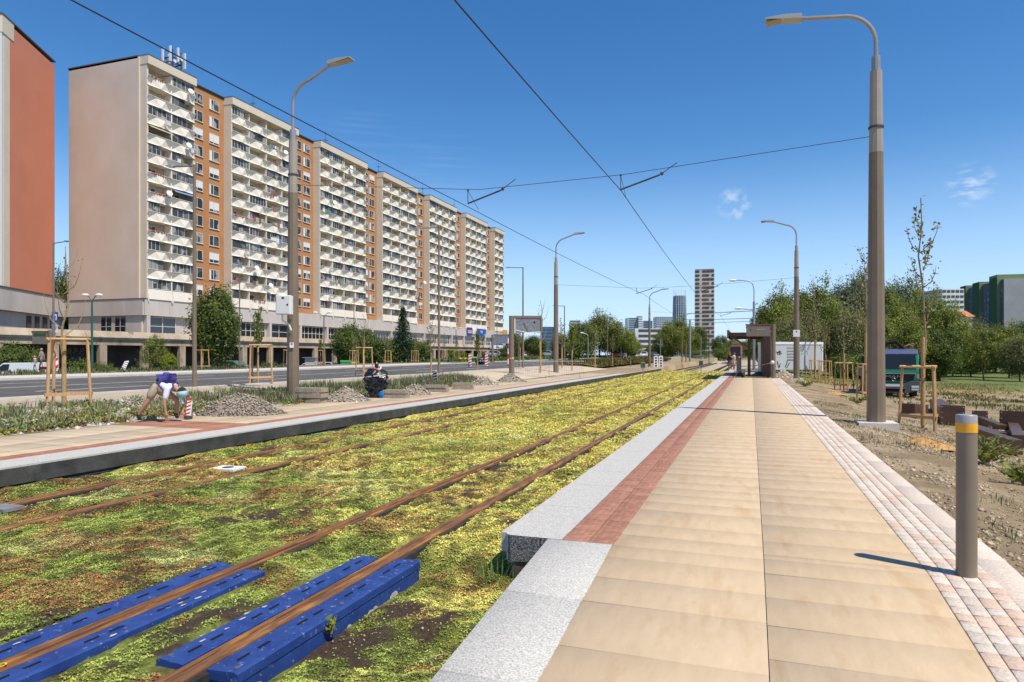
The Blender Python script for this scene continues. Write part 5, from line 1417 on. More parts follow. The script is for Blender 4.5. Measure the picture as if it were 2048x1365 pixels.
for x_, y_, z_, s_, ft, lab in ((W(1593, 46)[0], W(1593, 46)[1], .16, -1, True, 'second bronze pole on the right, bearing a white square notice'), (W(1112, 52.6)[0], W(1112, 52.6)[1], .3, 1, False, 'second bronze pole on the left, behind the barriers'),
                                (W(1299, 82)[0], W(1299, 82)[1], .28, 1, False, 'third thin looking pole on the left, at the end of the left platform')):
    rb = .205 if y_ < 70 else .17
    cat_pole(lab, x_, y_, z_, s_, rb, 9.0 if y_ < 70 else 7.6, 1.5, 1.3, ft, 6.9 if y_ < 70 else 5.9)
# cabinet on the left pole
cb = thing('pole_cabinet', 'white electrical cabinet strapped high on the large left pole', 'cabinet', (PL1[0], PL1[1], Hh(628, 22.7) - .06), R(20))
MB().box(-.36, .12, -.66, -.36, 0, .62).build('housing', white_m, cb, bevel=.02)
MB().box(-.33, .09, -.675, -.662, .03, .59).build('door', mat('cabinet_door', (.62, .62, .60), rough=.5), cb)
MB().box(-.36, .12, -.36, -.3, .1, .16).build('bracket', steel_m, cb)
mb = MB(); mb.tube([(-.2, -.5, 0), (-.2, -.48, -.18), (-.05, -.3, -.3), (.02, -.26, -.5)], .03, 6); mb.build('cable', white_m, cb)
mb = MB(); mb.box(-.16, -.08, -.68, -.676, .5, .56); mb.box(0, .05, -.68, -.676, .28, .34); mb.build('sticker', black_m, cb)
def notice(label, x, y, z, w, h, rot, m=white_m, mark=True):
    t = thing('pole_notice', label, 'notice', (x, y, z), rot)
    MB().box(-w / 2, w / 2, -.012, 0, 0, h).build('sheet', m, t)
    if mark: MB().box(-.03, .03, -.016, -.0125, h * .62, h * .85).build('symbol', black_m, t)
    return t
notice('small white notice on the large left pole', PL1[0] + .11, PL1[1] - .21, Hh(696, 22.4), .13, .17, R(25))
notice('white square notice on the second right pole', W(1593, 45.7)[0], W(1593, 45.7)[1] - .02, Hh(674, 45.7), .42, .46, R(5))
# overhead wires
wire_m = mat('overhead_wire', (.035, .033, .035), rough=.5, metal=.4)
def wire(name, label, cat, pts, rad, sag=0.0):
    P = []
    for (a, b) in zip(pts[:-1], pts[1:]):
        a, b = Vector(a), Vector(b); n = 10 if sag else 1
        for i in range(n):
            q = a.lerp(b, i / n); q.z -= sag * 4 * (i / n) * (1 - i / n); P.append(q)
    P.append(Vector(pts[-1])); mb = MB(); mb.tube(P, rad, 6)
    o = mb.build(name, wire_m); return tag(o, label, cat)
ZC = 6.28
wire('contact_wire', 'black contact wire above the near track, crossing the sky centre', 'wire', [(-3.75, -12, ZC + .1), (-3.35, 18.6, ZC), (-3.8, 50, ZC), (-3.3, 82, ZC), (-3.7, 160, ZC)], .011, .10)
wire('contact_wire', 'black contact wire above the far track, passing before the long block', 'wire', [(-7.7, -12, ZC), (-8.0, 19.2, ZC - .05), (-7.5, 51, ZC), (-8.0, 82, ZC), (-7.7, 160, ZC)], .011, .10)
def span(pa, pb, ha, hb, y, label):
    a, b = Vector((pa[0], pa[1], ha)), Vector((pb[0], pb[1], hb))
    xs_ = [-8.0, -3.5]; P = [a]
    for x in (-3.3, -7.6): t_ = (x - a.x) / (b.x - a.x); q = a.lerp(b, t_); q.z = ZC + (.42 if x > -5 else .40); P.append(q)
    P.append(b)
    t = thing('span_wire', label, 'wire', (0, 0, 0))
    mb = MB(); mb.tube(P, .008, 5); mb.build('span', wire_m, t)
    for x, sg in ((-3.35, 1), (-7.95, 1)):
        t_ = (x - a.x) / (b.x - a.x); q = a.lerp(b, t_); yy = q.y
        mb = MB(); mb.tube([(x, yy, ZC + .02), (x + sg * 1.05, yy, ZC + .33)], .024, 8); mb.build('registration_arm', dsteel_m, t)
        mb = MB(); mb.ball((x + sg * 1.1, yy, ZC + .36), .05, 8, 5); mb.tube([(x + sg * 1.1, yy, ZC + .36), (x + sg * 1.5, yy, ZC + .62)], .012, 5); mb.build('insulator', dsteel_m, t)
        mb = MB(); mb.tube([(x, yy, ZC + .02), (x, yy, ZC + .41)], .012, 5); mb.ball((x, yy, ZC + .41), .035, 6, 4); mb.tube([(x, yy, ZC + .4), (x - .02, yy + .9, ZC + .02)], .007, 4); mb.build('hanger', dsteel_m, t)
    return t
span(PR1, PL1, 7.03, 7.45, 18.6, 'span wire with steady arms strung between the nearest pair of poles')
span(W(1593, 46), W(1112, 52.6), 7.0, 7.2, 50, 'span wire with steady arms strung between the second pair of poles')
span((-.5, 83), W(1299, 82), 7.0, 7.0, 82, 'span wire with steady arms at the far end of the platforms')
# grey combined lamp and wire pole beyond the shelter, and other grey posts
x, y = W(1508, 76)
gp = thing('lamp_pole', 'grey pole with two white lamps behind the shelter', 'pole', (x, y, .1))
mb = MB(); mb.tube([(0, 0, 0), (0, 0, 7.6)], [.17, .14], 10); mb.build('shaft', steel_m, gp, smooth=True)
mb = MB(); mb.tube([(0, 0, 7.6), (0, 0, 9.0), (-.15, 0, 9.6), (-.6, 0, 9.95), (-1.5, 0, 10.05), (-2.0, 0, 10.05)], .06, 8); mb.build('arm', steel_m, gp, smooth=True)
mb = MB(); mb.tube([(0, 0, 6.7), (-1.4, 0, 6.85)], .04, 6); mb.build('side_arm', steel_m, gp)
for a in ((-2.25, 10.06), (-1.65, 6.9)): mb = MB(); mb.ball((a[0], 0, a[1]), (.45, .2, .14), 10, 6); mb.build('lamp_head', white_m, gp, smooth=True)
mb = MB(); mb.tube([(0, 0, 5.7), (-.5, 0, 5.55)], .03, 5); mb.ball((-.2, 0, 5.6), .1, 6, 4); mb.build('bracket', dsteel_m, gp)
def plain_pole(pxx, z, ytop, label, r=.08, m=steel_m, cross=None, name='post', cat='post'):
    x, y = W(pxx, z); gz = g(x, y); h = Hh(ytop, z) - gz; t = thing(name, label, cat, (x, y, gz), YAW)
    mb = MB(); mb.tube([(0, 0, 0), (0, 0, h)], [r, r * .8], 8); mb.build('shaft', m, t, smooth=True)
    if cross:
        mb = MB(); mb.beam((-cross[0], 0, h), (cross[1], 0, h), .1, .1); mb.build('crossarm', m, t)
    return t
plain_pole(1380, 120, 640, 'grey wire pole with a white crossarm below the brown tower', .2, steel_m, (.9, 1.2), 'wire_pole', 'pole')
plain_pole(1418, 135, 655, 'slim grey pole in front of the brown tower', .09, dsteel_m); plain_pole(1364, 112, 684, 'short brown post left of the grey wire pole', .1, pole_m); plain_pole(1372, 116, 686, 'short brown post beside the grey wire pole', .1, pole_m)
plain_pole(1321, 105, 678, 'thin grey post near the white striped marker', .06, steel_m); plain_pole(1261, 80, 713, 'low brown post at the edge of the far bed', .06, pole_m)
# far wires between poles down the track
wire('far_span_wire', 'horizontal span wire crossing in front of the brown tower', 'wire', [W(1375, 118) + (Hh(628, 118),), W(1506, 76) + (Hh(622, 76),)], .035, .05)
wire('far_span_wire', 'lower horizontal span wire crossing in front of the brown tower', 'wire', [W(1362, 118) + (Hh(640, 118),), W(1506, 76) + (Hh(637, 76),)], .03, .05)
wire('far_feeder_wire', 'third thin wire running to the grey pole behind the shelter', 'wire', [W(1380, 118) + (Hh(646, 118),), W(1506, 76) + (Hh(643, 76),)], .025, .05)

# street lamps along the path: thin post with a straight arm
def street_lamp(pxx, z, ytop, alen, label, group='thin street lamps beside the road'):
    x, y = W(pxx, z); gz = g(x, y) + .02; h = Hh(ytop, z) - gz
    t = thing('street_lamp', label, 'street lamp', (x, y, gz), R(0), group)
    mb = MB(); mb.tube([(0, 0, 0), (0, 0, 1.2), (0, 0, h)], [.085, .08, .05], 8); mb.build('post', pole_m, t, smooth=True)
    mb = MB(); mb.tube([(0, 0, h - .04), (alen * .8, 0, h + .02 * abs(alen))], .032, 6); mb.build('arm', pole_m, t)
    s = 1 if alen > 0 else -1
    mb = MB(); mb.prism([(alen * .78, h - .02), (alen, h + .03), (alen, h + .06), (alen * .78, h + .1)], 'y', -.1, .1); mb.build('lamp_head', lamp_m, t)
    return t
for pxx, z, yt, al, lab in ((389, 24.5, 330, -1.25, 'thin brown street lamp nearest on the left, before the first ochre strip'), (878, 43, 455, -1.5, 'thin street lamp right of the spruce, arm pointing left'), (1046, 58, 535, -1.6, 'thin street lamp rising behind the square sign frame'),
                        (1129, 78, 612, -1.4, 'thin street lamp just right of the second left pole'), (1215, 112, 632, -1.4, 'thin street lamp above the bus'), (107, 45, 486, 1.4, 'thin street lamp before the red gable, arm pointing right'),
                        (479, 67, 566, -1.5, 'thin street lamp before the second balcony section'), (708, 104, 587, -1.5, 'thin street lamp before the third balcony section'), (994, 120, 640, -1.4, 'thin street lamp before the last ochre strip'), (1037, 100, 668, -1.2, 'short thin lamp post right of the square sign post')):
    street_lamp(pxx, z, yt, al, lab)
green_m = mat('green_lamp_post', (.02, .09, .07), (.03, .12, .09), scale=4, rough=.5)
def old_lamp(pxx, z, ytop, label, arms, m=green_m):
    x, y = W(pxx, z); gz = g(x, y); h = Hh(ytop, z) - gz; t = thing('park_lamp', label, 'street lamp', (x, y, gz), YAW)
    mb = MB(); mb.tube([(0, 0, 0), (0, 0, h * .95)], [.09, .055], 8); mb.build('post', m, t, smooth=True)
    for a in arms:
        mb = MB(); mb.tube([(0, 0, h * .94), (a * .35, 0, h), (a * .7, 0, h + .12)], .03, 5); mb.build('arm', m, t)
        mb = MB(); mb.ball((a * .85, 0, h + .12), (.27, .15, .10), 9, 5); mb.build('lamp_head', white_m, t, smooth=True)
    return t
old_lamp(184, 46, 594, 'green post with two white lamp heads, left of the long block gable', (-.55, .55)); old_lamp(420, 58, 616, 'teal post with one white lamp beside the dense left tree', (.3,))
old_lamp(648, 67, 628, 'brown park lamp with two arms before the third ochre strip', (-1, .7), pole_m); old_lamp(1176, 95, 668, 'curved grey park lamp before the trees left of the bus', (-1.0,), steel_m)
old_lamp(912, 118, 658, 'green lamp with two curved arms left of the blue shop signs', (-.9, .9)); old_lamp(729, 95, 672, 'pale post in the trees left of the spruce', (.2,), steel_m)

# ------------------------------------------------------------------ shelter, signs, barriers
brownst_m = mat('brown_steel', (.10, .055, .036), (.135, .076, .052), scale=3, rough=.45, metal=.2)
wslat_m = mat('brown_slats', (.12, .07, .048), (.17, .10, .07), scale=5, rough=.7)
sign_m = mat('sign_panel', (.16, .13, .105), (.19, .155, .125), scale=2, rough=.5)
x, y = W(1547, 44.4)
sp_ = thing('stop_sign_post', 'brown round post with a blank brown name panel at the end of the right platform', 'sign', (x, y, .25), R(6))
mb = MB(); mb.tube([(0, 0, -.1), (0, 0, 3.55)], .13, 14); mb.build('post', pole_m, sp_, smooth=True)
MB().box(-1.68, -.2, -.06, .06, 2.75, 3.45).build('panel', sign_m, sp_, bevel=.01)
MB().box(-1.72, .0, -.08, .08, 3.46, 3.56).build('top_bar', brownst_m, sp_)
mb = MB(); mb.box(-1.05, -.5, -.064, -.061, 3.2, 3.225); mb.build('name_line', mat('pale_letters', (.42, .40, .37), rough=.6), sp_)
mb = MB(); mb.ball((-1.42, -.06, 3.17), (.05, .01, .05), 8, 5); mb.build('camera_hole', black_m, sp_)
x0, y0 = W(1533, 47.5)
sh = thing('tram_shelter', 'unfinished brown tram shelter with slatted wall behind the name panel', 'shelter', (x0, y0, .25), 0)
MB().box(-.22, .3, 0, 10.5, 0, 2.85).build('back_wall', wslat_m, sh)
mb = MB()
for i in range(14): mb.box(-.25, -.221, .05 + i * .75, .55 + i * .75, 0, 2.8)
mb.build('slats', brownst_m, sh)
for i in range(3): MB().box(-1.25, -1.05, .6 + i * 4.2, .85 + i * 4.2, 0, 2.85).build('column', brownst_m, sh)
for i in range(9): MB().box(-2.5, .2, .1 + i * 1.25, .28 + i * 1.25, 2.86, 3.08).build('roof_beam', wslat_m, sh)
mb = MB(); mb.box(-2.62, -2.5, -.1, 10.6, 2.75, 3.3); mb.build('fascia', brownst_m, sh)
mb = MB(); mb.beam((-2.4, .3, 2.85), (-1.2, .3, 2.1), .1, .12); mb.build('brace', wslat_m, sh)
mb = MB(); mb.box(-2.5, .3, .0, 10.5, 3.085, 3.12); mb.build('roof', flash_m, sh)
# square sign frames on the left platform
silver_m = mat('foil_wrap', (.15, .155, .175), (.26, .265, .295), scale=7, rough=.45, metal=.1, bump=.4, bscale=6, c3=(.10, .10, .12), s3=9, f3=.66)
tape_m = mat('white_tape', (.72, .70, .66), rough=.6)
x, y = W(1023, 46)
sf = thing('stop_display', 'square sign frame on a thick bronze post, its panel wrapped in torn grey foil', 'sign', (x, y, .27), YAW + R(4))
mb = MB(); mb.tube([(0, 0, -.1), (0, 0, 4.15)], .17, 12); mb.build('post', pole_m, sf, smooth=True)
MB().box(.17, 1.95, -.06, .06, 3.02, 4.0).build('wrapped_panel', silver_m, sf)
mb = MB(); mb.box(.1, 2.02, -.1, .1, 4.01, 4.16); mb.box(1.96, 2.1, -.1, .1, 3.05, 4.0); mb.build('frame', pole_m, sf)
mb = MB(); mb.box(.19, .25, -.08, -.061, 3.02, 4.0); mb.beam((.2, -.07, 3.2), (1.1, -.07, 3.02), .02, .05); mb.beam((1.1, -.07, 3.02), (1.95, -.07, 3.08), .02, .05); mb.build('tape', tape_m, sf)
mb = MB(); mb.obox((.95, -.065, 3.38), (.14, 0, -.3), (0, .004, 0), (.04, 0, .02)); mb.build('green_strip', mat('green_tape', (.08, .14, .03), rough=.6), sf)
mb = MB(); mb.ball((1.55, -.06, 3.72), (.07, .01, .07), 8, 5); mb.build('camera_hole', black_m, sf)
MB().box(-.12, .14, -.19, -.17, 1.22, 1.36).build('striped_tape', mat('red_tape', (.45, .10, .08), (.6, .55, .52), scale=9, rough=.6, lo=.48, hi=.52), sf)
x, y = W(985, 92)
sf2 = thing('stop_display', 'smaller far sign frame on a brown post before the white shop sign', 'sign', (x, y, .4), YAW)
mb = MB(); mb.tube([(0, 0, 0), (0, 0, 4.1)], .16, 10); mb.build('post', pole_m, sf2); MB().box(.2, 2.3, -.06, .06, 2.9, 4.0).build('wrapped_panel', silver_m, sf2); MB().box(.1, 2.4, -.08, .08, 4.01, 4.15).build('frame', pole_m, sf2)
x, y = W(101, 50)
sf3 = thing('stop_sign_post', 'brown name panel on a post across the road at far left', 'sign', (x, y, g(x, y)), YAW)
mb = MB(); mb.tube([(0, 0, -.1), (0, 0, 4.0)], .15, 12); mb.build('post', pole_m, sf3, smooth=True); MB().box(-1.3, -.16, -.06, .06, 3.0, 3.8).build('panel', sign_m, sf3); MB().box(-1.34, 0, -.08, .08, 3.81, 3.95).build('top_bar', brownst_m, sf3)
MB().box(-1.2, -.3, -.066, -.061, 3.55, 3.75).build('green_label', mat('green_label', (.03, .08, .03), rough=.6), sf3)
x, y = W(110, 47)
bs = thing('bus_stop_sign', 'blue and white bus stop plate with a notice below it, at far left', 'sign', (x, y, g(x, y)), YAW)
bsign_m = mat('sign_blue', (.02, .07, .35), rough=.5)
mb = MB(); mb.tube([(0, 0, 0), (0, 0, 4.4)], .05, 8); mb.build('post', steel_m, bs); MB().box(-.2, .24, -.06, -.04, 3.55, 4.25).build('plate', bsign_m, bs)
mb = MB(); mb.box(-.12, .16, -.068, -.061, 3.7, 4.1); mb.build('plate_field', tape_m, bs); mb = MB(); mb.box(-.06, .1, -.074, -.069, 3.8, 4.0); mb.box(-.1, .14, -.074, -.069, 3.74, 3.77); mb.build('bus_symbol', bsign_m, bs)
MB().box(-.18, .22, -.06, -.04, 2.85, 3.4).build('timetable', tape_m, bs)
# road works signs and markers
redst_m = mat('red_sheeting', (.60, .03, .025), rough=.5); whst_m = mat('white_sheeting', (.75, .74, .72), rough=.5)
def delineator(name, label, x, y, z, h, w, rot, tilt=0, stripes=5, red=redst_m):
    t = thing(name, label, 'marker', (x, y, z), rot); t.rotation_euler = (tilt, 0, rot)
    MB().box(-w / 2, w / 2, -.03, .03, .08, h).build('board', whst_m, t)
    mb = MB(); sh_ = h / stripes
    for i in range(stripes):
        zz = .1 + i * sh_; mb.add([(-w / 2, -.034, zz), (w / 2, -.034, zz + sh_ * .45), (w / 2, -.034, min(zz + sh_ * .9, h)), (-w / 2, -.034, zz + sh_ * .45)], [(0, 1, 2, 3)])
    mb.build('stripes', red, t); MB().box(-w * .6, w * .6, -.1, .1, 0, .08).build('base', dsteel_m, t); return t
x, y = W(376, 16.2); delineator('striped_marker', 'short red and white striped marker beside the bending worker', x, y, .27, .44, .10, YAW, R(-12), 5)
mk_ = mat('dark_red_sheeting', (.12, .03, .035), rough=.5)
x, y = W(871, 33); delineator('striped_marker', 'toppled dark red and white marker in the bed left of the barrier', x, y, .35, .75, .2, YAW, R(25), 5, mk_)
x, y = W(244, 45); delineator('striped_marker', 'toppled black and white marker across the road', x, y, g(x, y) + .1, .9, .25, YAW, R(-40), 5, mk_)
x, y = W(940, 62); delineator('striped_marker', 'upright red and white beacon across the road, left of the pair', x, y, g(x, y), 1.25, .3, YAW, 0, 5)
x, y = W(973, 64); delineator('striped_marker', 'upright red and white beacon across the road, right of the pair', x, y, g(x, y), 1.25, .3, YAW, 0, 5)
x, y = W(111, 46); delineator('warning_board', 'red and white warning board leaning by the far left sign post', x, y, g(x, y) + .05, 1.05, .3, YAW + R(40), 0, 2)
x, y = W(1317, 79); t = thing('marker_boards', 'pair of white boards with dark squares at the end of the left platform', 'marker', (x, y, .28), YAW)
MB().box(-.55, -.05, -.03, .03, 0, 1.35).build('board', whst_m, t); MB().box(.05, .5, -.03, .03, 0, 1.4).build('board', whst_m, t)
mb = MB()
for i in range(4):
    for q in (-.3, .28): mb.box(q - .12, q + .12, -.036, -.031, .15 + i * .3, .33 + i * .3)
mb.build('squares', black_m, t)
x, y = W(1016, 66); t = thing('roadworks_mast', 'red and white roadworks mast with a red sign base left of the square frame', 'marker', (x, y, .3), YAW)
mb = MB()
for i in range(6): mb.tube([(0, 0, .1 + i * .5), (0, 0, .6 + i * .5)], .07, 8, i % 2)
mb.build('mast', [redst_m, whst_m], t); MB().box(-.35, .35, -.3, .3, 0, .12).build('base', redst_m, t); MB().box(.02, .5, -.05, -.03, 1.8, 2.4).build('plate', bsign_m, t)
# steel crowd barriers
def barrier(x, y, rot, label):
    t = thing('crowd_barrier', label, 'barrier', (x, y, .27), rot, 'steel barriers on the left platform')
    mb = MB(); w, h = 2.3, 1.1
    mb.tube([(0, 0, .15), (0, 0, h), (w, 0, h), (w, 0, .15), (0, 0, .15)], .02, 6); mb.build('frame', steel_m, t)
    mb = MB()
    for i in range(1, 16): mb.tube([(w * i / 16, 0, .15), (w * i / 16, 0, h)], .008, 4)
    mb.build('bars', steel_m, t)
    for q in (.25, w - .25): mb = MB(); mb.tube([(q, -.3, .0), (q, 0, .16), (q, .3, .0)], .018, 5); mb.build('foot', steel_m, t)
    return t
x, y = W(1029, 45.2); barrier(x, y, YAW, 'steel barrier hung beside the square sign frame post'); x, y = W(1098, 45.4); barrier(x, y, YAW - R(3), 'steel barrier in front of the second left pole')
wire_red = mat('barrier_tape', (.62, .16, .12), (.75, .70, .66), scale=3.5, rough=.6, lo=.48, hi=.52, coord='world')
mb = MB(); P = []
for i in range(9): q = i / 8; a = Vector(W(1040, 47) + (1.0,)); b = Vector(W(1098, 47) + (1.0,)); p_ = a.lerp(b, q); p_.z -= .4 * 4 * q * (1 - q); P.append(p_)
mb.tube(P, .025, 4); tag(mb.build('safety_tape', wire_red), 'orange red tape sagging behind the left barrier', 'tape')
mb = MB(); A_ = Vector(W(1452, 50) + (1.15,)); B_ = Vector(W(1504, 49) + (1.0,)); C_ = Vector(W(1545, 44.1) + (1.3,))
mb.tube([A_, A_.lerp(B_, .5) - Vector((0, 0, .12)), B_, B_.lerp(C_, .5) - Vector((0, 0, .06)), C_], .03, 4); mb.ball(tuple(C_), .13, 8, 5); tag(mb.build('safety_tape', wire_red), 'red and white tape tied from the shelter post to the round sign post', 'tape')
x, y = W(1478, 46.5); t = thing('sign_trestle', 'back of a grey folding trestle sign standing on the tactile strip', 'sign', (x, y, .27), YAW)
MB().box(-.16, .16, -.02, .02, .3, 1.3).build('board', dsteel_m, t)
for q in ((-.35, -.3), (.35, -.3), (-.3, .35), (.3, .35)): mb = MB(); mb.tube([(q[0], q[1], 0), (q[0] * .2, 0, .45)], .025, 5); mb.build('leg', dsteel_m, t)
# signal posts in the sedum
def sigpost(pxx, ybase, h, label, m):
    x, y, z = on(pxx, ybase, .0); t = thing('signal_post', label, 'post', (x, y, -.05), YAW)
    mb = MB(); mb.tube([(0, 0, 0), (0, 0, h)], .035, 7); mb.build('post', steel_m, t); MB().box(-.17, .17, -.1, .1, h - .1, h + .38).build('box', m, t, bevel=.02); MB().box(-.13, .13, -.112, -.101, h, h + .3).build('face', dsteel_m, t)
sigpost(1286, 756, .9, 'grey green signal box on a thin post beside the left platform edge', mat('grey_green_box', (.13, .17, .13), (.17, .21, .16), scale=4, rough=.6))
sigpost(1402, 750, .95, 'brown signal box on a thin post in the middle of the sedum', mat('brown_box', (.16, .12, .09), (.2, .15, .11), scale=4, rough=.6))
mb = MB(); p_ = on(1402, 750, 0); mb.tube([(p_[0], p_[1], .9), (p_[0], p_[1], 3.4)], .03, 6); tag(mb.build('signal_mast', steel_m), 'thin mast rising from the brown signal box', 'post')
# white marker plate in the far track
x, y, z = on(456, 937, 0); t = thing('ground_plate', 'white square plate with a dark centre lying in the far track', 'plate', (x, y, -.005), R(4))
MB().box(-.22, .22, -.16, .16, -.03, .02).build('plate', whst_m, t); mb = MB(); mb.lathe([(.09, .021), (.09, .024)], 14); mb.build('centre', dsteel_m, t)
x, y, z = on(14, 1016, 0); t = thing('ground_plate', 'grey metal plate at the left edge beside the far rail', 'plate', (x, y, 0), 0); MB().box(-.3, .12, -.12, .12, -.03, .012).build('plate', steel_m, t)
# bollard
x, y, _ = on(1933, 1158, .245)
bl = thing('bollard', 'bronze round bollard with a yellow reflective band', 'bollard', (x, y, float(RT(y)) - .01))
mb = MB(); mb.lathe([(.064, 0), (.064, .99), (.064, 1.003)], 32, cap=False); mb.build('shaft', mat('bollard_paint', (.21, .17, .125), (.24, .195, .145), scale=2, rough=.42, metal=.1), bl, smooth=True)
mb = MB(); mb.lathe([(.0665, 1.004), (.0665, 1.068)], 32, cap=False); mb.build('reflective_band', mat('amber_reflector', (.75, .33, .008), (.85, .42, .015), scale=8, rough=.35, spec=.7), bl, smooth=True)
mb = MB(); mb.lathe([(.065, 1.003), (.065, 1.03), (.065, 1.118), (.061, 1.124), (0.0, 1.126)], 32); mb.build('cap', mat('bollard_cap', (.34, .32, .30), (.38, .36, .34), scale=2, rough=.4, metal=.3), bl, smooth=True)
mb = MB(); mb.lathe([(.075, -.01), (.075, .006), (.064, .008)], 24); mb.build('base_ring', dsteel_m, bl)
def text_mesh(body, size, m, parent, loc, rot, name='lettering', extrude=.01, align='CENTER', sx=1.0):
    cu = bpy.data.curves.new('txt', 'FONT'); cu.body = body; cu.size = size; cu.extrude = extrude; cu.align_x = align; cu.align_y = 'CENTER'
    ob = bpy.data.objects.new('txt', cu); C.objects.link(ob)
    me = bpy.data.meshes.new_from_object(ob.evaluated_get(bpy.context.evaluated_depsgraph_get())); bpy.data.objects.remove(ob)
    me.materials.clear(); me.materials.append(m)
    o = bpy.data.objects.new(name, me); o.location = loc; o.rotation_euler = rot; o.scale = (sx, 1, 1); return link(o, parent)

# ------------------------------------------------------------------ vehicles
tyre_m = mat('tyre', (.018, .018, .018), (.035, .034, .033), scale=9, rough=.85)
rim_m = mat('wheel_rim', (.22, .22, .22), rough=.4, metal=.7); carglass_m = mat('car_glass', (.018, .022, .025), rough=.2, spec=.35)
headl_m = mat('headlight_glass', (.55, .55, .55), rough=.15); plate_m = mat('number_plate', (.60, .60, .58), rough=.5)
def paint(n, c): return mat(n, c, rough=.3, coat=.6, spec=.5)
white_p, silver_p, dark_p, green_p, blue_p, red_p = paint('white_car_paint', (.66, .66, .65)), paint('silver_car_paint', (.38, .39, .40)), paint('dark_car_paint', (.03, .032, .036)), paint('green_car_paint', (.08, .14, .09)), paint('blue_car_paint', (.05, .09, .18)), paint('red_bus_paint', (.62, .05, .035))
def wheel(parent, x, y, r, w, s):
    mb = MB(); mb.tube([(x - s * 0, y, r), (x - s * w, y, r)], r, 18); o = mb.build('wheel', tyre_m, parent)
    mb = MB(); mb.tube([(x + s * .008, y, r), (x - s * .02, y, r)], r * .62, 12); mb.build('rim', rim_m, o)
def car(label, x, y, z, rot, p, kind='hatch', group='parked cars', cat='car', name='parked_car'):
    """front at -y; local metres"""
    t = thing(name, label, cat, (x, y, z), rot, group)
    L_, w = (4.2, .86) if kind != 'van' else (5.3, .97)
    if kind == 'van':
        low = [(-2.65, .35), (-2.62, .85), (-2.35, 1.1), (-1.7, 1.25), (-.95, 1.93), (2.6, 1.98), (2.65, .35)]; wins = [[(-1.52, 1.28), (-.92, 1.82), (-.35, 1.84), (-.35, 1.28)]]
        ws = ((-1.62, 1.28), (-1.0, 1.86)); ax = (-1.75, 1.65); r = .34
    else:
        low = [(-2.1, .3), (-2.12, .62), (-1.95, .8), (-1.1, .95), (-.45, 1.42), (1.2, 1.47), (1.85, 1.05), (2.08, .95), (2.1, .3)] if kind == 'hatch' else [(-2.2, .3), (-2.22, .62), (-2.05, .82), (-1.2, .97), (-.5, 1.42), (1.7, 1.48), (2.2, .98), (2.22, .3)]
        wins = [[(-.98, .98), (-.42, 1.34), (.25, 1.37), (.25, .98)], [(.33, .98), (.33, 1.37), (1.15, 1.38), (1.6, 1.02)]]; ws = ((-1.05, .99), (-.5, 1.39)); ax = (-1.35, 1.3); r = .31
    mb = MB(); mb.prism(low, 'x', -w, w)
    mb.v = [(v[0] * (1 - max(0, v[2] - .95) * .28), v[1], v[2]) for v in mb.v]; mb.build('body', p, t, bevel=.04)
    for wn_ in wins:
        for s in (-1, 1):
            mb = MB(); mb.prism(wn_, 'x', s * (w - .06), s * (w + .004)); mb.v = [(v[0] * (1 - max(0, v[2] - .95) * .28), v[1], v[2]) for v in mb.v]; mb.build('side_window', carglass_m, t)
    (ya, za), (yb, zb) = ws
    mb = MB(); k = lambda q: 1 - max(0, q - .95) * .28
    mb.add([(-w * .86 * k(za), ya - .03, za), (w * .86 * k(za), ya - .03, za), (w * .84 * k(zb), yb - .03, zb), (-w * .84 * k(zb), yb - .03, zb), (-w * .86 * k(za), ya + .03, za - .02), (w * .86 * k(za), ya + .03, za - .02), (w * .84 * k(zb), yb + .03, zb - .02), (-w * .84 * k(zb), yb + .03, zb - .02)],
           [(0, 1, 2, 3), (7, 6, 5, 4), (0, 4, 5, 1), (1, 5, 6, 2), (2, 6, 7, 3), (3, 7, 4, 0)]); mb.build('windscreen', carglass_m, t)
    f = low[1][0]
    for s in (-1, 1):
        mb = MB(); mb.box(s * .5 - .17, s * .5 + .17, f - .02, f + .06, .62, .76); mb.build('headlight', headl_m, t)
        for y_ in ax: wheel(t, s * (w + .01), y_, r, .2, s)
    mb = MB(); mb.box(-.26, .26, f - .03, f - .005, .42, .53); mb.build('plate', plate_m, t)
    return t
def car_px(label, pxx, z, ytop, p, kind, rot): x, y = W(pxx, z); return car(label, x, y, Hh(ytop, z) - (1.98 if kind == 'van' else 1.48), rot, p, kind)
car_px('white panel van parked below the hedge at the left edge', 42, 55, 725, white_p, 'van', YAW - R(96))
car_px('white car with only its nose showing at the far left edge', -6, 60, 729, white_p, 'hatch', R(70))
for pxx, z, yt, p, k, rot, lab in ((428, 74, 722, dark_p, 'hatch', R(100), 'dark car under the walkway right of the dense left tree'), (468, 76, 721, green_p, 'estate', R(95), 'dull green car under the walkway, left of the large pole'), (628, 92, 727, white_p, 'hatch', R(80), 'white car partly hidden right of the bin shelter'),
                                (660, 94, 724, silver_p, 'hatch', R(95), 'silver dark windowed car left of the green bin'), (738, 104, 724, blue_p, 'hatch', R(90), 'bluish car behind the black wrapped bundle'), (768, 108, 722, silver_p, 'hatch', R(60), 'silver car left of the white estate car'),
                                (797, 112, 720, white_p, 'estate', R(95), 'white estate car under the spruce'), (826, 116, 720, white_p, 'hatch', R(110), 'white hatchback right of the white estate car'), (1068, 170, 700, red_p, 'hatch', R(95), 'red car far off left of the second left pole'),
                                (1096, 170, 701, silver_p, 'estate', R(95), 'pale car far off behind the second left pole'), (992, 150, 701, silver_p, 'estate', R(100), 'silver car before the white shop sign')):
    car_px(lab, pxx, z, yt, p, k, rot)
x, y = W(1288, 172); car('white car coming towards the camera behind the bus', x, y, g(x, y) + .02, R(8), white_p, 'hatch', 'moving cars', 'car', 'moving_car')
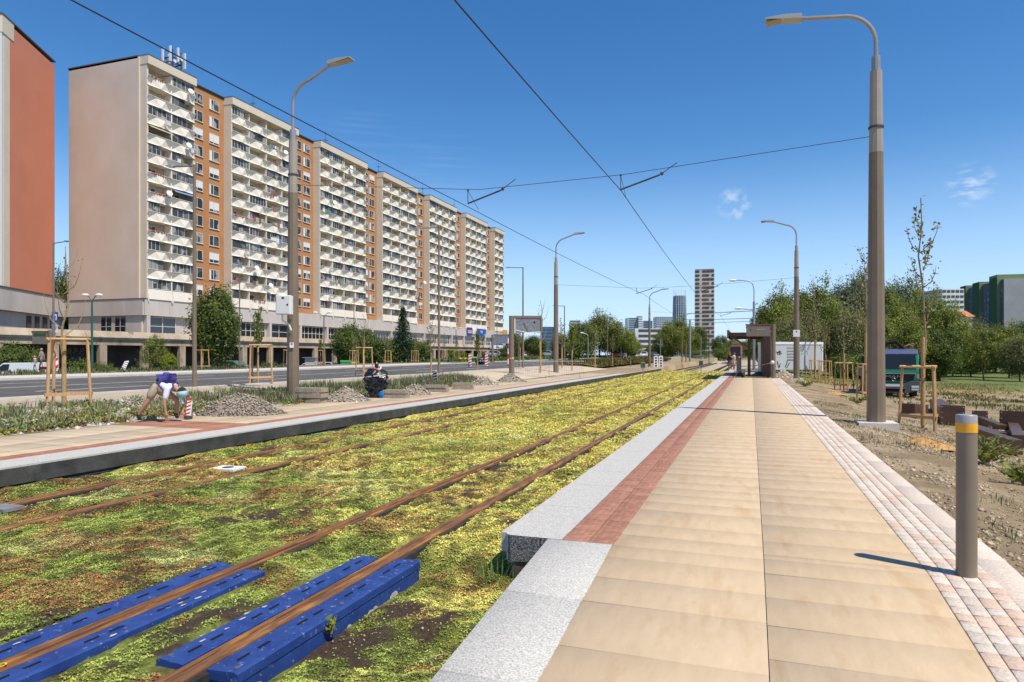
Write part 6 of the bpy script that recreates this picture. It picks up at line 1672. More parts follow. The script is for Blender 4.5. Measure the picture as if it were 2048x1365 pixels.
x, y = W(1306, 178); car('dark car behind the third left pole', x, y, g(x, y) + .02, R(30), dark_p, 'estate', 'moving cars', 'car', 'moving_car')
# bus
x, y = W(1232, 163); bz = g(x, y)
bus = thing('city_bus', 'red roofed city bus with pale sides driving towards the camera', 'bus', (x, y, bz), R(3))
MB().box(-1.25, 1.25, 0, 17.5, .35, 2.75).build('body', mat('bus_side', (.55, .50, .42), (.62, .58, .50), scale=.6, rough=.4), bus, bevel=.06)
MB().box(-1.27, 1.27, -.06, 17.6, 2.76, 3.1).build('roof', red_p, bus, bevel=.08)
MB().box(-1.26, 1.26, -.05, -.005, .35, 1.05).build('front_panel', red_p, bus)
MB().box(-1.15, 1.15, -.06, -.006, 1.1, 2.7).build('windscreen', carglass_m, bus)
for i in range(7): MB().box(1.252, 1.275, .5 + i * 2.4, 2.4 + i * 2.4, 1.3, 2.45).build('side_window', carglass_m, bus)
for i in range(3): MB().box(1.253, 1.28, 2.5 + i * 5.2 - .07, 2.86 + i * 5.2, .4, 2.5).build('door', mat('bus_door', (.10, .09, .08), rough=.4), bus)
for s in (-1, 1):
    for yy in (2.6, 8.4, 14.5): wheel(bus, s * 1.27, yy, .48, .28, s)
    MB().box(s * .9 - .15, s * .9 + .15, -.08, -.052, .6, .8).build('headlight', headl_m, bus)
# tram far down the track
tr = thing('tram', 'red low floor tram approaching far down the near track', 'tram', (-3.3, 160, .45), 0)
mb = MB(); mb.prism([(-.0, .35), (-.35, .9), (-.2, 1.5), (.35, 3.2), (.8, 3.4), (24, 3.4), (24, .35)], 'x', -1.22, 1.22); mb.build('body', paint('tram_dark_red', (.36, .03, .025)), tr, bevel=.08)
mb = MB(); mb.add([(-1.1, -.36, 1.1), (1.1, -.36, 1.1), (1.08, .28, 3.2), (-1.08, .28, 3.2), (-1.1, .1, 1.1), (1.1, .1, 1.1), (1.08, .5, 3.2), (-1.08, .5, 3.2)], [(0, 1, 2, 3), (7, 6, 5, 4), (0, 4, 5, 1), (1, 5, 6, 2), (2, 6, 7, 3), (3, 7, 4, 0)]); mb.build('windscreen', carglass_m, tr)
for s in (-1, 1): MB().box(s * .85 - .14, s * .85 + .14, -.40, -.3, .75, .95).build('headlight', headl_m, tr)
MB().box(-1.235, -1.222, .9, 23, 1.4, 2.6).build('side_window', carglass_m, tr); MB().box(1.222, 1.235, .9, 23, 1.4, 2.6).build('side_window', carglass_m, tr)
mb = MB(); mb.beam((-.6, 6, 3.4), (-.6, 7.2, 4.6), .06, .06); mb.beam((-.6, 7.2, 4.6), (-.2, 6, 5.6), .05, .05); mb.beam((-.8, 6, 5.62), (.6, 6, 5.62), .06, .06); mb.build('pantograph', dsteel_m, tr)
# green tipper truck
x, y = W(1787, 36)
tk = thing('tipper_truck', 'green truck with blue cab roof and loader crane, parked behind the big pole', 'truck', (x, y, g(x, y) - .05), R(-3))
tgreen = paint('truck_green', (.0, .25, .14)); troof = paint('truck_roof_blue', (.07, .075, .17)); tgrey = mat('bumper_grey', (.06, .06, .07), (.09, .09, .10), scale=5, rough=.6)
mb = MB(); mb.prism([(0, .95), (-.04, 1.45), (.16, 2.25), (1.7, 2.25), (1.75, .6), (.1, .6)], 'x', -1.17, 1.17); mb.build('cab', tgreen, tk, bevel=.03)
mb = MB(); mb.prism([(.12, 2.255), (.3, 2.5), (1.2, 2.55), (1.7, 2.45), (1.72, 2.255)], 'x', -1.16, 1.16); mb.build('cab_roof', troof, tk, bevel=.04)
mb = MB(); mb.add([(-1.05, -.05, 1.48), (1.05, -.05, 1.48), (1.04, .13, 2.22), (-1.04, .13, 2.22), (-1.05, .1, 1.48), (1.05, .1, 1.48), (1.04, .3, 2.22), (-1.04, .3, 2.22)], [(0, 1, 2, 3), (7, 6, 5, 4), (0, 4, 5, 1), (1, 5, 6, 2), (2, 6, 7, 3), (3, 7, 4, 0)]); mb.build('windscreen', carglass_m, tk)
mb = MB(); mb.prism([(-.92, .93), (-.8, .86), (.8, .86), (.92, .93), (.98, 1.22), (-.98, 1.22)], 'y', -.075, -.03); mb.build('grille', black_m, tk)
MB().box(-1.0, 1.0, -.085, -.045, 1.225, 1.26).build('chrome_strip', steel_m, tk)
text_mesh('MAN', .21, rim_m, tk, (0, -.09, 1.07), (R(90), 0, 0), 'badge_lettering', .008, sx=1.75)
mb = MB(); mb.tube([(.09 * math.cos(a), -.09, .93 + .07 * math.sin(a)) for a in np.linspace(0, 6.283, 14)], .012, 5); mb.build('badge', rim_m, tk)
mb = MB(); mb.prism([(-1.2, .86), (-.75, .84), (-.5, .72), (.5, .72), (.75, .84), (1.2, .86), (1.2, .35), (.6, .22), (-.6, .22), (-1.2, .35)], 'y', -.12, .25); mb.build('bumper', tgrey, tk, bevel=.02)
MB().box(-.42, .42, -.14, -.121, .56, .68).build('plate', plate_m, tk)
MB().box(-.5, .5, -.135, -.121, .30, .46).build('tow_recess', black_m, tk)
mb = MB(); mb.tube([(-.52, -.16, .28), (-.52, -.16, .48), (.52, -.16, .48), (.52, -.16, .28)], .015, 5); mb.build('tow_bar', rim_m, tk)
for s in (-1, 1):
    mb = MB(); mb.box(s * .98 - .17, s * .98 + .17, -.14, -.121, .5, .62); mb.box(s * .98 - .17, s * .98 + .17, -.14, -.121, .38, .46); mb.build('headlight', headl_m, tk)
    MB().box(s * 1.13 - .05, s * 1.13 + .05, -.02, .02, 1.0, 1.2).build('indicator', mat('indicator_red', (.6, .2, .15), rough=.4), tk)
    mb = MB(); mb.box(s * 1.36 - .12, s * 1.36 + .12, .1, .2, 1.45, 2.15); mb.beam((s * 1.16, .2, 2.0), (s * 1.3, .16, 2.0), .04, .04); mb.build('mirror', black_m, tk)
    for yy in (1.0, 4.6): wheel(tk, s * 1.18, yy, .46, .3, s)
MB().box(-1.2, 1.2, 2.1, 6.6, .95, 1.5).build('tipper_bed', mat('tarp_grey', (.17, .19, .16), (.25, .27, .23), scale=3, rough=.8), tk, bevel=.03)
MB().box(-.5, .5, .6, 6.4, .55, .94).build('chassis', black_m, tk)
for s in (-1, 1): MB().box(s * 1.19 - .02, s * 1.19 + .02, 1.8, 3.9, .5, .9).build('side_guard', tgrey, tk)
mb = MB(); mb.tube([(-.5, 1.95, 1.0), (-.5, 1.95, 2.6), (-.15, 1.95, 2.85), (.35, 1.95, 2.95), (.75, 1.95, 2.55)], .1, 8); mb.tube([(-.9, 1.95, 2.5), (-.45, 1.95, 2.95)], .05, 6); mb.build('loader_crane', black_m, tk)
mb = MB(); mb.tube([(.55, 1.95, 2.55), (.9, 1.95, 2.75), (1.1, 1.95, 2.78)], .035, 6); mb.tube([(1.14 + .08 * math.cos(a), 1.95, 2.78 + .08 * math.sin(a)) for a in np.linspace(0, 6.28, 10)], .025, 5); mb.build('crane_hook', mat('hook_red', (.38, .16, .12), rough=.6), tk)

# white site container with graffiti
x, y = W(1547, 60); x2, y2 = W(1645, 61)
ct = thing('site_container', 'white site container with black graffiti and a barred window', 'container', (x, y, g(x, y) + .1), math.atan2(y2 - y, x2 - x)); w = math.hypot(x2 - x, y2 - y)
corr = mat('white_corrugated', (.58, .58, .58), (.66, .66, .66), scale=2, rough=.6, stretch=(1, 1, .2))
mb = MB(); n = 60
for i in range(n): mb.box(i * w / n, (i + .55) * w / n, -.02, .0, .2, 2.35)
mb.box(0, w, .0, 2.4, .15, 2.4); mb.build('body', corr, ct)
MB().box(-.05, w + .05, -.06, 2.45, 2.4, 2.62).build('roof_frame', white_m, ct); MB().box(-.03, .09, -.05, 2.4, 0, 2.4).build('corner_post', white_m, ct); MB().box(w - .09, w + .03, -.05, 2.4, 0, 2.4).build('corner_post', white_m, ct)
o = MB().box(1.35, 2.55, -.04, -.021, 1.05, 2.1).build('window', mat('shutter_grey', (.42, .42, .40), rough=.6), ct)
mb = MB()
for zz in (1.05, 1.3, 1.55, 1.8, 2.1): mb.box(1.32, 2.58, -.06, -.041, zz - .015, zz + .015)
mb.build('window_bars', dsteel_m, o)
mb = MB()
for a, b in (((.25, 1.75), (.45, 1.6)), ((.35, 1.5), (.5, 1.8)), ((.4, 1.7), (.75, 1.75)), ((.5, 1.5), (.8, 1.62)), ((.6, 1.85), (.55, 1.5)), ((.2, .4), (.05, .8)), ((.5, .35), (.35, .9)), ((.55, .35), (.65, .75)), ((1.15, .4), (1.35, .95)), ((1.3, .35), (1.55, .8))):
    mb.beam((a[0], -.03, a[1]), (b[0], -.03, b[1]), .02, .06)
mb.build('graffiti', black_m, ct)

# ------------------------------------------------------------------ heaps, slabs, beams, wrapped bundles
gravel_m = mat('gravel', (.20, .165, .125), (.36, .30, .235), scale=26, rough=.95, bump=1, bscale=60, coord='world', c3=(.13, .12, .115), s3=2.5, f3=.6)
sawdust_m = mat('sawdust', (.36, .20, .07), (.62, .38, .16), scale=14, rough=.95, bump=1, bscale=40, coord='world')
def heap(name, label, cat, x, y, z, rx, ry, h, m, stones, ssize, tint, seed, rot=0.0):
    t = thing(name, label, cat, (x, y, z), rot); rs = np.random.default_rng(seed)
    u = np.linspace(-1.1, 1.1, 46); X, Y = np.meshgrid(u, u); r = np.sqrt(X ** 2 + Y ** 2) * (1 + .25 * (fbm(X * 1.5 + seed, Y * 1.5, seed) - .5))
    prof = np.clip(1 - r, 0, 1) ** 1.15; Z = h * prof * (1 + .7 * (fbm(X * 2.2 + seed, Y * 2.2, seed + 2) - .5)) + (prof > .02) * (fbm(X * 12, Y * 12, seed) - .5) * .05 * min(1, h * 2) - .03
    v = np.stack([X * rx, Y * ry, Z], -1).reshape(-1, 3); i = np.arange(46 * 46).reshape(46, 46); f = np.stack([i[:-1, :-1], i[:-1, 1:], i[1:, 1:], i[1:, :-1]], -1).reshape(-1, 4)
    mesh_np('mound', v, f, m, t, smooth=True)
    a = rs.uniform(0, 6.283, stones); q = np.sqrt(rs.random(stones)) * 1.02; sx, sy = np.cos(a) * q, np.sin(a) * q
    rr = np.sqrt(sx ** 2 + sy ** 2) * (1 + .25 * (fbm(sx * 1.5 + seed, sy * 1.5, seed) - .5)); pz = h * np.clip(1 - rr, 0, 1) ** 1.15 * (1 + .7 * (fbm(sx * 2.2 + seed, sy * 2.2, seed + 2) - .5))
    o = pebbles('stones', sx * rx, sy * ry, pz, ssize * rs.choice((.35, .5, .8, 1.2), stones), stone_m, lambda n: np.array(tint) * rs.uniform(.45, 1.5, (n, 1)), None, None); o.parent = t; o['kind'] = 'stuff'; kids.setdefault(t.name, []).append(o)
    return t
GT = (.31, .26, .205)
x, y = on(478, 828, .27)[:2]; heap('gravel_heap', 'largest grey gravel heap on the left platform, next to the bending worker', 'gravel', x, y, .27, 1.2, .8, .72, gravel_m, 2600, .034, GT, 1, YAW)
x, y = on(690, 802, .27)[:2]; heap('gravel_heap', 'pale rubble heap just right of the nearest slab stack', 'gravel', x, y, .27, .85, .8, .5, gravel_m, 700, .04, (.42, .35, .28), 2, YAW)
x, y = on(828, 789, .27)[:2]; heap('gravel_heap', 'pale rubble heap behind the second slab stack', 'gravel', x, y, .27, .75, .8, .5, gravel_m, 600, .04, (.41, .335, .26), 3, YAW)
x, y = on(965, 770, .27)[:2]; heap('gravel_heap', 'low rubble heap left of the square sign frame', 'gravel', x, y, .27, .85, .7, .42, gravel_m, 500, .05, (.46, .39, .3), 4, YAW)
x, y = on(1022, 764, .27)[:2]; heap('gravel_heap', 'dark gravel heap at the foot of the square sign frame', 'gravel', x, y, .27, .95, .8, .55, gravel_m, 500, .04, (.30, .26, .21), 5, YAW)
x, y = on(1520, 752, .27)[:2]; heap('gravel_heap', 'flat grey gravel heap before the shelter at the end of the slabs', 'gravel', x, y, .25, .85, .7, .34, gravel_m, 500, .045, (.32, .29, .25), 6)
x, y = on(1568, 752, .2)[:2]; heap('rubble_heap', 'heap of pale broken stones right of the round sign post', 'rubble', x, y, .1, .95, 2.2, .5, gravel_m, 420, .10, (.52, .46, .38), 7)
x, y = on(1845, 888, .02)[:2]; heap('sawdust_heap', 'orange sawdust heap on the soil left of the bollard', 'sawdust', x, y, g(x, y) - .03, .52, .5, .2, sawdust_m, 700, .014, (.50, .30, .11), 8)
x, y = on(1664, 784, .05)[:2]; heap('sawdust_heap', 'small orange sawdust heap near the platform edge further back', 'sawdust', x, y, g(x, y) - .02, .6, .5, .16, sawdust_m, 300, .02, (.50, .30, .11), 9)
x, y = W(1205, 88); heap('gravel_heap', 'dark earth heap by the far bed before the bus', 'earth', x, y, .4, 2.6, 1.6, .7, mat('dark_earth', (.09, .08, .075), (.16, .14, .125), scale=6, rough=.95, bump=.8, bscale=14, coord='world'), 200, .12, (.16, .14, .13), 10, YAW)
kerbst_m = mat('grey_brown_slab', (.25, .215, .165), (.36, .315, .25), scale=7, rough=.9, bump=.3, bscale=30, stretch=(1, 1, 3), c3=(.20, .17, .13), s3=5, f3=.6)
ordn = ['lowest', 'second lowest', 'third', 'top']
def slabstack(pxx, pyb, dims, layers, label, rot=0.0):
    x, y = on(pxx, pyb, .27)[:2]; z = .272; w, d, h = dims; rr = random.Random(int(pxx))
    for i in range(layers):
        t = thing('kerb_block', '%s slab layer of the %s' % (ordn[min(i, 3)] if layers > 2 else ('lower' if i == 0 else 'upper') if layers == 2 else 'single', label), 'paving slab', (x + rr.uniform(-.05, .05), y + rr.uniform(-.04, .04), z), YAW + rot + rr.uniform(-.05, .05), 'slabs stacked on the left platform')
        mb = MB(); n = int(w / .085)
        for q in range(n): mb.box(-w / 2 + q * w / n, -w / 2 + (q + 1) * w / n - .006, -d / 2, d / 2, 0, h)
        mb.build('blocks', kerbst_m, t); z += h + .004
        if i < layers - 1:
            mb = MB(); mb.box(-w * .45, w * .45, -d * .4, d * .4, 0, .035); tag(mb.build('wooden_batten', wood_m, None, loc=(x, y, z)), 'flat batten above the %s slab layer of the %s' % (ordn[i], label), 'batten').rotation_euler = (0, 0, YAW + rot); z += .037
slabstack(621, 806, (.95, .5, .13), 3, 'stack beside the large left pole', R(-14))
slabstack(792, 796, (.85, .5, .12), 2, 'stack right of the black bundle', R(-10))
slabstack(874, 784, (.95, .45, .12), 2, 'stack under the tilted striped marker', R(-8))
slabstack(926, 779, (.9, .45, .12), 2, 'stack nearest the square sign frame', R(-6))
slabstack(972, 757, (1.3, .5, .10), 2, 'far stack behind the low rubble heap', R(-4))
plast_m = mat('black_plastic', (.008, .008, .01), (.02, .02, .022), scale=6, rough=.28, bump=.9, bscale=9, spec=.6)
def bundle(pxx, pyb, h, w, label, seed, bag):
    x, y = on(pxx, pyb, .3)[:2]; t = thing('wrapped_bundle', label, 'wrapped bundle', (x, y, .27), YAW)
    n, k = 22, 16; v = []; rs = np.random.default_rng(seed)
    for i in range(k + 1):
        q = i / k; r0 = w * (.36 + .2 * math.sin(q * 3.0) + (.12 if .6 < q < .92 else 0)) * (1 if q < .95 else .55)
        for j in range(n):
            a = 2 * math.pi * j / n; r = r0 * (1 + .5 * (float(fbm(np.array(math.cos(a) * 1.6 + seed), np.array(math.sin(a) * 1.6 + q * 5), seed)) - .5) + .12 * rs.normal())
            v.append((r * math.cos(a), r * math.sin(a) * .75, h * q + .02 * rs.normal()))
    f = [[i * n + j, i * n + (j + 1) % n, (i + 1) * n + (j + 1) % n, (i + 1) * n + j] for i in range(k) for j in range(n)] + [[k * n + j for j in range(n)]]
    mb = MB(); mb.v, mb.f, mb.m = v, f, [0] * len(f); mb.build('plastic_wrap', plast_m, t, smooth=False)
    mb = MB(); mb.tube([(w * .62 * math.cos(a), w * .5 * math.sin(a), h * .74 + .05 * math.cos(a)) for a in np.linspace(0, 6.283, 20)], .022, 4); mb.build('white_tape', tape_m, t)
    mb = MB(); mb.tube([(w * .3 * math.cos(a), w * .26 * math.sin(a) - .05, h * 1.0 + .04 * math.sin(a * 2)) for a in np.linspace(0, 6.283, 14)], .03, 4); mb.build('striped_tape', wire_red, t)
    mb = MB(); mb.ball((.02, 0, h * 1.1), (w * .12, w * .12, h * .12), 8, 6); mb.build('knot', plast_m, t)
    if bag: mb = MB(); mb.ball((w * .38, -w * .42, .12), (.10, .07, .14), 7, 4); mb.build('blue_corner', mat('blue_plastic', (.0, .14, .42), rough=.5), t)
    return t
bundle(752, 794, 1.05, .62, 'black plastic wrapped bundle tied with red and white tape beside the slabs', 3, True); bundle(961, 737, 1.1, .8, 'second black wrapped bundle far off by the road, left of the lamp post', 6, True)
# brown steel beams on the right
def beam_piece(label, a, b, w, h, pa=None, pb=None):
    a, b = Vector(a), Vector(b); d = b - a; t = thing('steel_girder', label, 'steel beam', tuple(a), math.atan2(d.y, d.x), 'brown steel beams left on the soil'); L_ = math.hypot(d.x, d.y)
    MB().beam((0, 0, h / 2), (L_, 0, h / 2 + d.z), w, h).build('shaft', brownst_m, t)
    for q, p_ in ((-.015, pa), (L_ + .015, pb)):
        if p_:
            o = MB().box(q - .014, q + .014, -p_ / 2, p_ / 2, -.02, p_ * .95).build('end_plate', brownst_m, t)
            for s in (-1, 1):
                for k in (.1, .35, .6, .86):
                    mb = MB(); mb.tube([(q - .018, s * p_ * .43, p_ * k), (q + .018, s * p_ * .43, p_ * k)], .016, 6); mb.build('bolt_hole', mat('bright_hole', (.5, .45, .4), rough=.8) if 'bright_hole' not in bpy.data.materials else bpy.data.materials['bright_hole'], o)
    return t
def gp_(pxx, z, up=0.0): x, y = W(pxx, z); return (x, y, g(x, y) + up)
beam_piece('long brown box beam sloping back from a large end box behind the stake frame', gp_(1905, 20.3), gp_(1872, 27.5), .42, .40, .62)
MBx = beam_piece('short brown box with flanges seen through the right stake frame', gp_(1815, 22.5), gp_(1842, 22.8), .5, .42)
beam_piece('brown beam with square plate at its back end, right of the bollard top', gp_(1960, 21.5), gp_(2008, 18.6), .2, .22, .42)
beam_piece('thick low brown beam just right of the bollard', gp_(1935, 18.5, .02), gp_(1998, 16.4, .02), .34, .2)
beam_piece('brown beam with large drilled plate nearest the right edge', gp_(2026, 19.2), gp_(2038, 15.6), .24, .26, .62)
beam_piece('flat brown channel ending in a box below the leafy weed', gp_(1955, 16.3, .02), gp_(2034, 13.9, .02), .2, .30)
tag(MB().box(-.6, .9, -.15, .15, 0, .05).build('rusty_plank', mat('rusty_plank', (.33, .20, .13), (.46, .30, .2), scale=4, rough=.9), None, loc=gp_(1985, 18.6, .03)), 'flat rust coloured plank lying between the brown beams', 'plank').rotation_euler = (0, 0, R(-25))
# bins and shelter by the garages
def bin_(label, pxx, z, yt, c, w=1.2, d=.8, h=1.15):
    x, y = W(pxx, z); t = thing('waste_container', label, 'waste bin', (x, y, Hh(yt, z) - h), YAW + R(10), 'waste bins by the garages'); m = mat('bin_' + label.split()[0], c, rough=.5)
    mb = MB(); mb.prism([(-w * .42, .12), (w * .42, .12), (w * .5, h * .85), (-w * .5, h * .85)], 'y', -d / 2, d / 2); mb.build('body', m, t)
    mb = MB(); mb.prism([(-d * .55, h * .855), (d * .55, h * .855), (d * .4, h * .95), (0, h), (-d * .4, h * .95)], 'x', -w * .52, w * .52); mb.build('lid', m, t)
    for s in (-1, 1): mb = MB(); mb.tube([(s * w * .36 - .03, 0, .07), (s * w * .36 + .03, 0, .07)], .07, 8); mb.build('wheel', tyre_m, t)
bin_('green bin with a rounded lid in front of the garage columns', 692, 79, 721, (.04, .26, .06)); bin_('yellow bin beside the green bin, left of the black bundle', 704, 80, 724, (.6, .42, .02), .8); bin_('blue bin behind the sapling left of the yellow bin', 899, 104, 714, (.04, .06, .22), 1.5)
bin_('yellow bin before the wide dome shrub', 925, 106, 716, (.65, .45, .01), 1.3); bin_('green bin between the two red and white beacons', 948, 110, 714, (.06, .42, .10), 1.0)
x, y = W(621, 76); t = thing('bin_shelter', 'small grey bin shelter with a flat roof before the garage columns', 'shelter', (x, y, Hh(729, 76)), YAW); MB().box(-.5, .6, -.4, .6, -.3, .7).build('walls', podg_m, t); MB().box(-.75, .75, -.6, .8, .71, .78).build('roof', steel_m, t)
# signs on the block
def face_sign(label, xl, xr, yt, yb, X, m, parts):
    def fy(p): z = F * -X / (cs * (1502 - p)); return (z + X * sn) / cs, z
    ya, za = fy(xl); yb_, zb = fy(xr); zt, zz = Hh(yt, za), Hh(yb, za)
    t = thing('shop_sign', label, 'sign', (X, ya, zz)); w, h = yb_ - ya, zt - zz
    MB().box(-.1, .12, 0, w, 0, h).build('panel', m, t)
    for (a, b, c, d, mm) in parts: MB().box(.121, .14, a * w, b * w, c * h, d * h).build('printed_field', mm, t)
    return t, w, h
pink_m = mat('sign_pink', (.62, .28, .26), rough=.6); signbl = mat('sign_bright_blue', (.01, .09, .36), rough=.5); navy = mat('sign_navy', (.02, .05, .24), rough=.5)
face_sign('navy sign with a pink red lettered band on the podium', 934, 944, 655, 671, -83.8, navy, [(.08, .92, .45, .68, pink_m), (.08, .92, .3, .38, tape_m)])
face_sign('small pale sign between the two blue signs', 945, 952.5, 658, 668, -83.8, tape_m, [(.3, .8, .2, .6, mat('pale_yellow', (.6, .55, .3), rough=.7))])
t, w, h = face_sign('bright blue sign with white letters on the podium', 953, 971, 657.5, 671, -83.8, signbl, [(.8, .98, .08, .18, tape_m)])
text_mesh('PNE', h * .55, tape_m, t, (.15, w * .52, h * .52), (R(90), 0, R(90)), 'lettering', .01)
t, w, h = face_sign('long white shop sign with dark letters and a blue top edge on the walkway', 981, 1006, 688, 698, -75.3, tape_m, [(0, 1, .82, 1, navy)])
text_mesh('AFRIKA', h * .42, dsteel_m, t, (.15, w * .5, h * .4), (R(90), 0, R(90)), 'lettering', .01, sx=1.3)
t, w, h = face_sign('plain orange panel at the far corner of the podium', 1006, 1014, 660, 675, -83.0, mat('orange_panel', (.62, .30, .06), rough=.6), [])

# railing by the far crossing
x, y = W(1386, 128); t = thing('railing', 'grey steel railing at the far crossing below the brown tower', 'railing', (x, y, .3), YAW + R(10)); mb = MB()
for i in range(22): mb.tube([(i * .2, 0, 0), (i * .2, 0, 1.3)], .03, 4)
mb.box(0, 4.3, -.03, .03, 1.28, 1.34); mb.build('bars', steel_m, t)

# yellow chalk letters on the near left rail
text_mesh('OVAKAN', .07, mat('yellow_chalk', (.75, .48, .02), rough=.8), None, (-4.075, 2.55, .0158), (0, 0, R(-90)), 'chalk_letters', .0005, sx=1.5)
tag(bpy.data.objects['chalk_letters'], 'yellow hand written letters chalked on the near left rail', 'marking')
# ------------------------------------------------------------------ people: one continuous skinned body each
skin_m = mat('skin', (.42, .22, .14), (.48, .26, .17), scale=8, rough=.6)
def skinned(name, verts, edges, m, parent, sub=1, root=0):
    """verts: list of (x,y,z,r)"""
    me = bpy.data.meshes.new(name); me.from_pydata([v[:3] for v in verts], edges, []); me.materials.append(m)
    o = bpy.data.objects.new(name, me); link(o, parent)
    sk = o.modifiers.new('skin', 'SKIN'); sk.use_smooth_shade = True
    if len(me.skin_vertices) == 0:
        bm = bmesh.new(); bm.from_mesh(me); bm.verts.layers.skin.verify(); bm.to_mesh(me); bm.free()
    d = me.skin_vertices[0].data
    for i, v in enumerate(verts): d[i].radius = (v[3], v[3]); d[i].use_root = False
    seen = set(); adj = {}
    for a, b in edges: adj.setdefault(a, []).append(b); adj.setdefault(b, []).append(a)
    for i in [root] + list(range(len(verts))):
        if i in seen: continue
        d[i].use_root = True; st = [i]
        while st:
            q = st.pop()
            if q in seen: continue
            seen.add(q); st += adj.get(q, [])
    o.modifiers.new('sub', 'SUBSURF').levels = sub; o.modifiers['sub'].render_levels = sub
    return o
def person(label, loc, rot, J, cols, hair=True, scale=1.0, cap=None, skirt=False, sleeve=.5, shorts=.75):
    """J: joints pelvis, chest, neck, head, and per side L/R: shoulder, elbow, hand, hip, knee, ankle, toe"""
    t = thing('person', label, 'person', loc, rot); t.scale = (scale,) * 3
    V, E, ix = [], [], {}
    def add(n, p, r): ix[n] = len(V); V.append((*p, r)); return ix[n]
    def edge(a, b): E.append((ix[a], ix[b]))
    lerp = lambda a, b, q: tuple(a[i] + (b[i] - a[i]) * q for i in range(3))
    add('pelvis', J['pelvis'], .13); add('waist', lerp(J['pelvis'], J['chest'], .45), .115); add('chest', J['chest'], .135); add('neck', J['neck'], .052)
    hd = Vector(J['head']); up = (hd - Vector(J['neck'])).normalized(); fw = Vector(J.get('face', (0, -1, 0))).normalized()
    add('jaw', tuple(hd - up * .045 + fw * .012), .072); add('head', tuple(hd + up * .035), .092); add('crown', tuple(hd + up * .105), .068)
    add('nose', tuple(hd - up * .005 + fw * .108), .016)
    for a, b in (('pelvis', 'waist'), ('waist', 'chest'), ('chest', 'neck'), ('neck', 'jaw'), ('jaw', 'head'), ('head', 'crown'), ('head', 'nose')): edge(a, b)
    for s in 'LR':
        sh, el, ha, hp, kn, an, to = (J[s + k] for k in ('sh', 'el', 'ha', 'hip', 'kn', 'an', 'to'))
        add(s + 'sh', sh, .058); add(s + 'el', el, .041); add(s + 'wr', lerp(el, ha, .88), .028); add(s + 'palm', ha, .033)
        for a, b in (('chest', s + 'sh'), (s + 'sh', s + 'el'), (s + 'el', s + 'wr'), (s + 'wr', s + 'palm')): edge(a, b)
        d = (Vector(ha) - Vector(el)).normalized(); sd = d.cross(Vector((0, 1, .2))).normalized()
        for i, (off, ln) in enumerate(((-.033, .07), (-.012, .088), (.011, .092), (.032, .08), (.05, .05))):
            bpos = Vector(ha) + sd * off + d * (.02 if i < 4 else -.025); k1 = bpos + d * ln * .55 + fw * .008; k2 = bpos + d * ln + fw * .022 + (sd * .02 if i == 4 else Vector())
            a = len(V); V.extend([(*bpos, .0105), (*k1, .0095), (*k2, .008)]); E.extend([(ix[s + 'palm'], a), (a, a + 1), (a + 1, a + 2)])
        add(s + 'hip', hp, .095); add(s + 'kn', kn, .058); add(s + 'calf', lerp(kn, an, .3), .06); add(s + 'an', an, .038); add(s + 'to', to, .036)
        for a, b in (('pelvis', s + 'hip'), (s + 'hip', s + 'kn'), (s + 'kn', s + 'calf'), (s + 'calf', s + 'an'), (s + 'an', s + 'to')): edge(a, b)
    skinned('body', V, E, cols.get('skin', skin_m), t)
    lp = lerp
    # shirt
    V = [(*lp(J['pelvis'], J['chest'], -.02), .158), (*lp(J['pelvis'], J['chest'], .55), .145), (*J['chest'], .155), (*lp(J['chest'], J['neck'], .72), .085)]; E = [(0, 1), (1, 2), (2, 3)]
    for s in 'LR':
        a = len(V); V += [(*J[s + 'sh'], .078), (*lp(J[s + 'sh'], J[s + 'el'], sleeve), .064)]; E += [(2, a), (a, a + 1)]
    skinned('shirt', V, E, cols['shirt'], t)
    # shorts or skirt
    if skirt:
        k = lp(J['Lkn'], J['Rkn'], .5); p = J['pelvis']; mb = MB(); mb.lathe([(.15, p[2] + .12), (.185, p[2]), (.22, (p[2] + k[2]) / 2), (.25, k[2] + .02), (.2, k[2] + .03)], 14, (p[0], p[1])); mb.build('skirt', cols['legs'], t, smooth=True)
    else:
        V = [(*lp(J['pelvis'], J['chest'], .22), .142), (*J['pelvis'], .152)]; E = [(0, 1)]
        for s in 'LR':
            a = len(V); V += [(*J[s + 'hip'], .112), (*lp(J[s + 'hip'], J[s + 'kn'], shorts), .09)]; E += [(1, a), (a, a + 1)]
        skinned('shorts', V, E, cols['legs'], t, root=1)
    for s in 'LR':
        skinned('shoe', [(*lp(J[s + 'an'], J[s + 'kn'], .12), .046), (*J[s + 'an'], .048), (*J[s + 'to'], .044)], [(0, 1), (1, 2)], cols['shoes'], t)
    if hair:
        mb = MB(); c = hd + up * .05 - fw * .03; mb.ball(tuple(c), (.105, .105, .115), 12, 8); mb.build('hair', cols['hair'], t, smooth=True)
    if hair == 'long':
        mb = MB(); mb.tube([tuple(hd - fw * .08 + up * .06), tuple(hd - fw * .1 - up * .1), tuple(hd - fw * .08 - up * .22)], [.09, .1, .05], 8); mb.build('hair_length', cols['hair'], t, smooth=True)
    if cap:
        mb = MB(); c = hd + up * .055; k = 9
        mb.ball(tuple(c), (.118, .118, .105), 12, 8); e1 = c + fw * .11 - up * .01; mb.obox(tuple(e1 + fw * .05), tuple(fw * .075), tuple(fw.cross(up) * .075), tuple(up * .008)); mb.build('cap', cap, t, smooth=True)
    return t
def fabric(n, c, c2=None): return mat(n, c, c2 or tuple(q * 1.15 for q in c), scale=12, rough=.9, bump=.25, bscale=18)
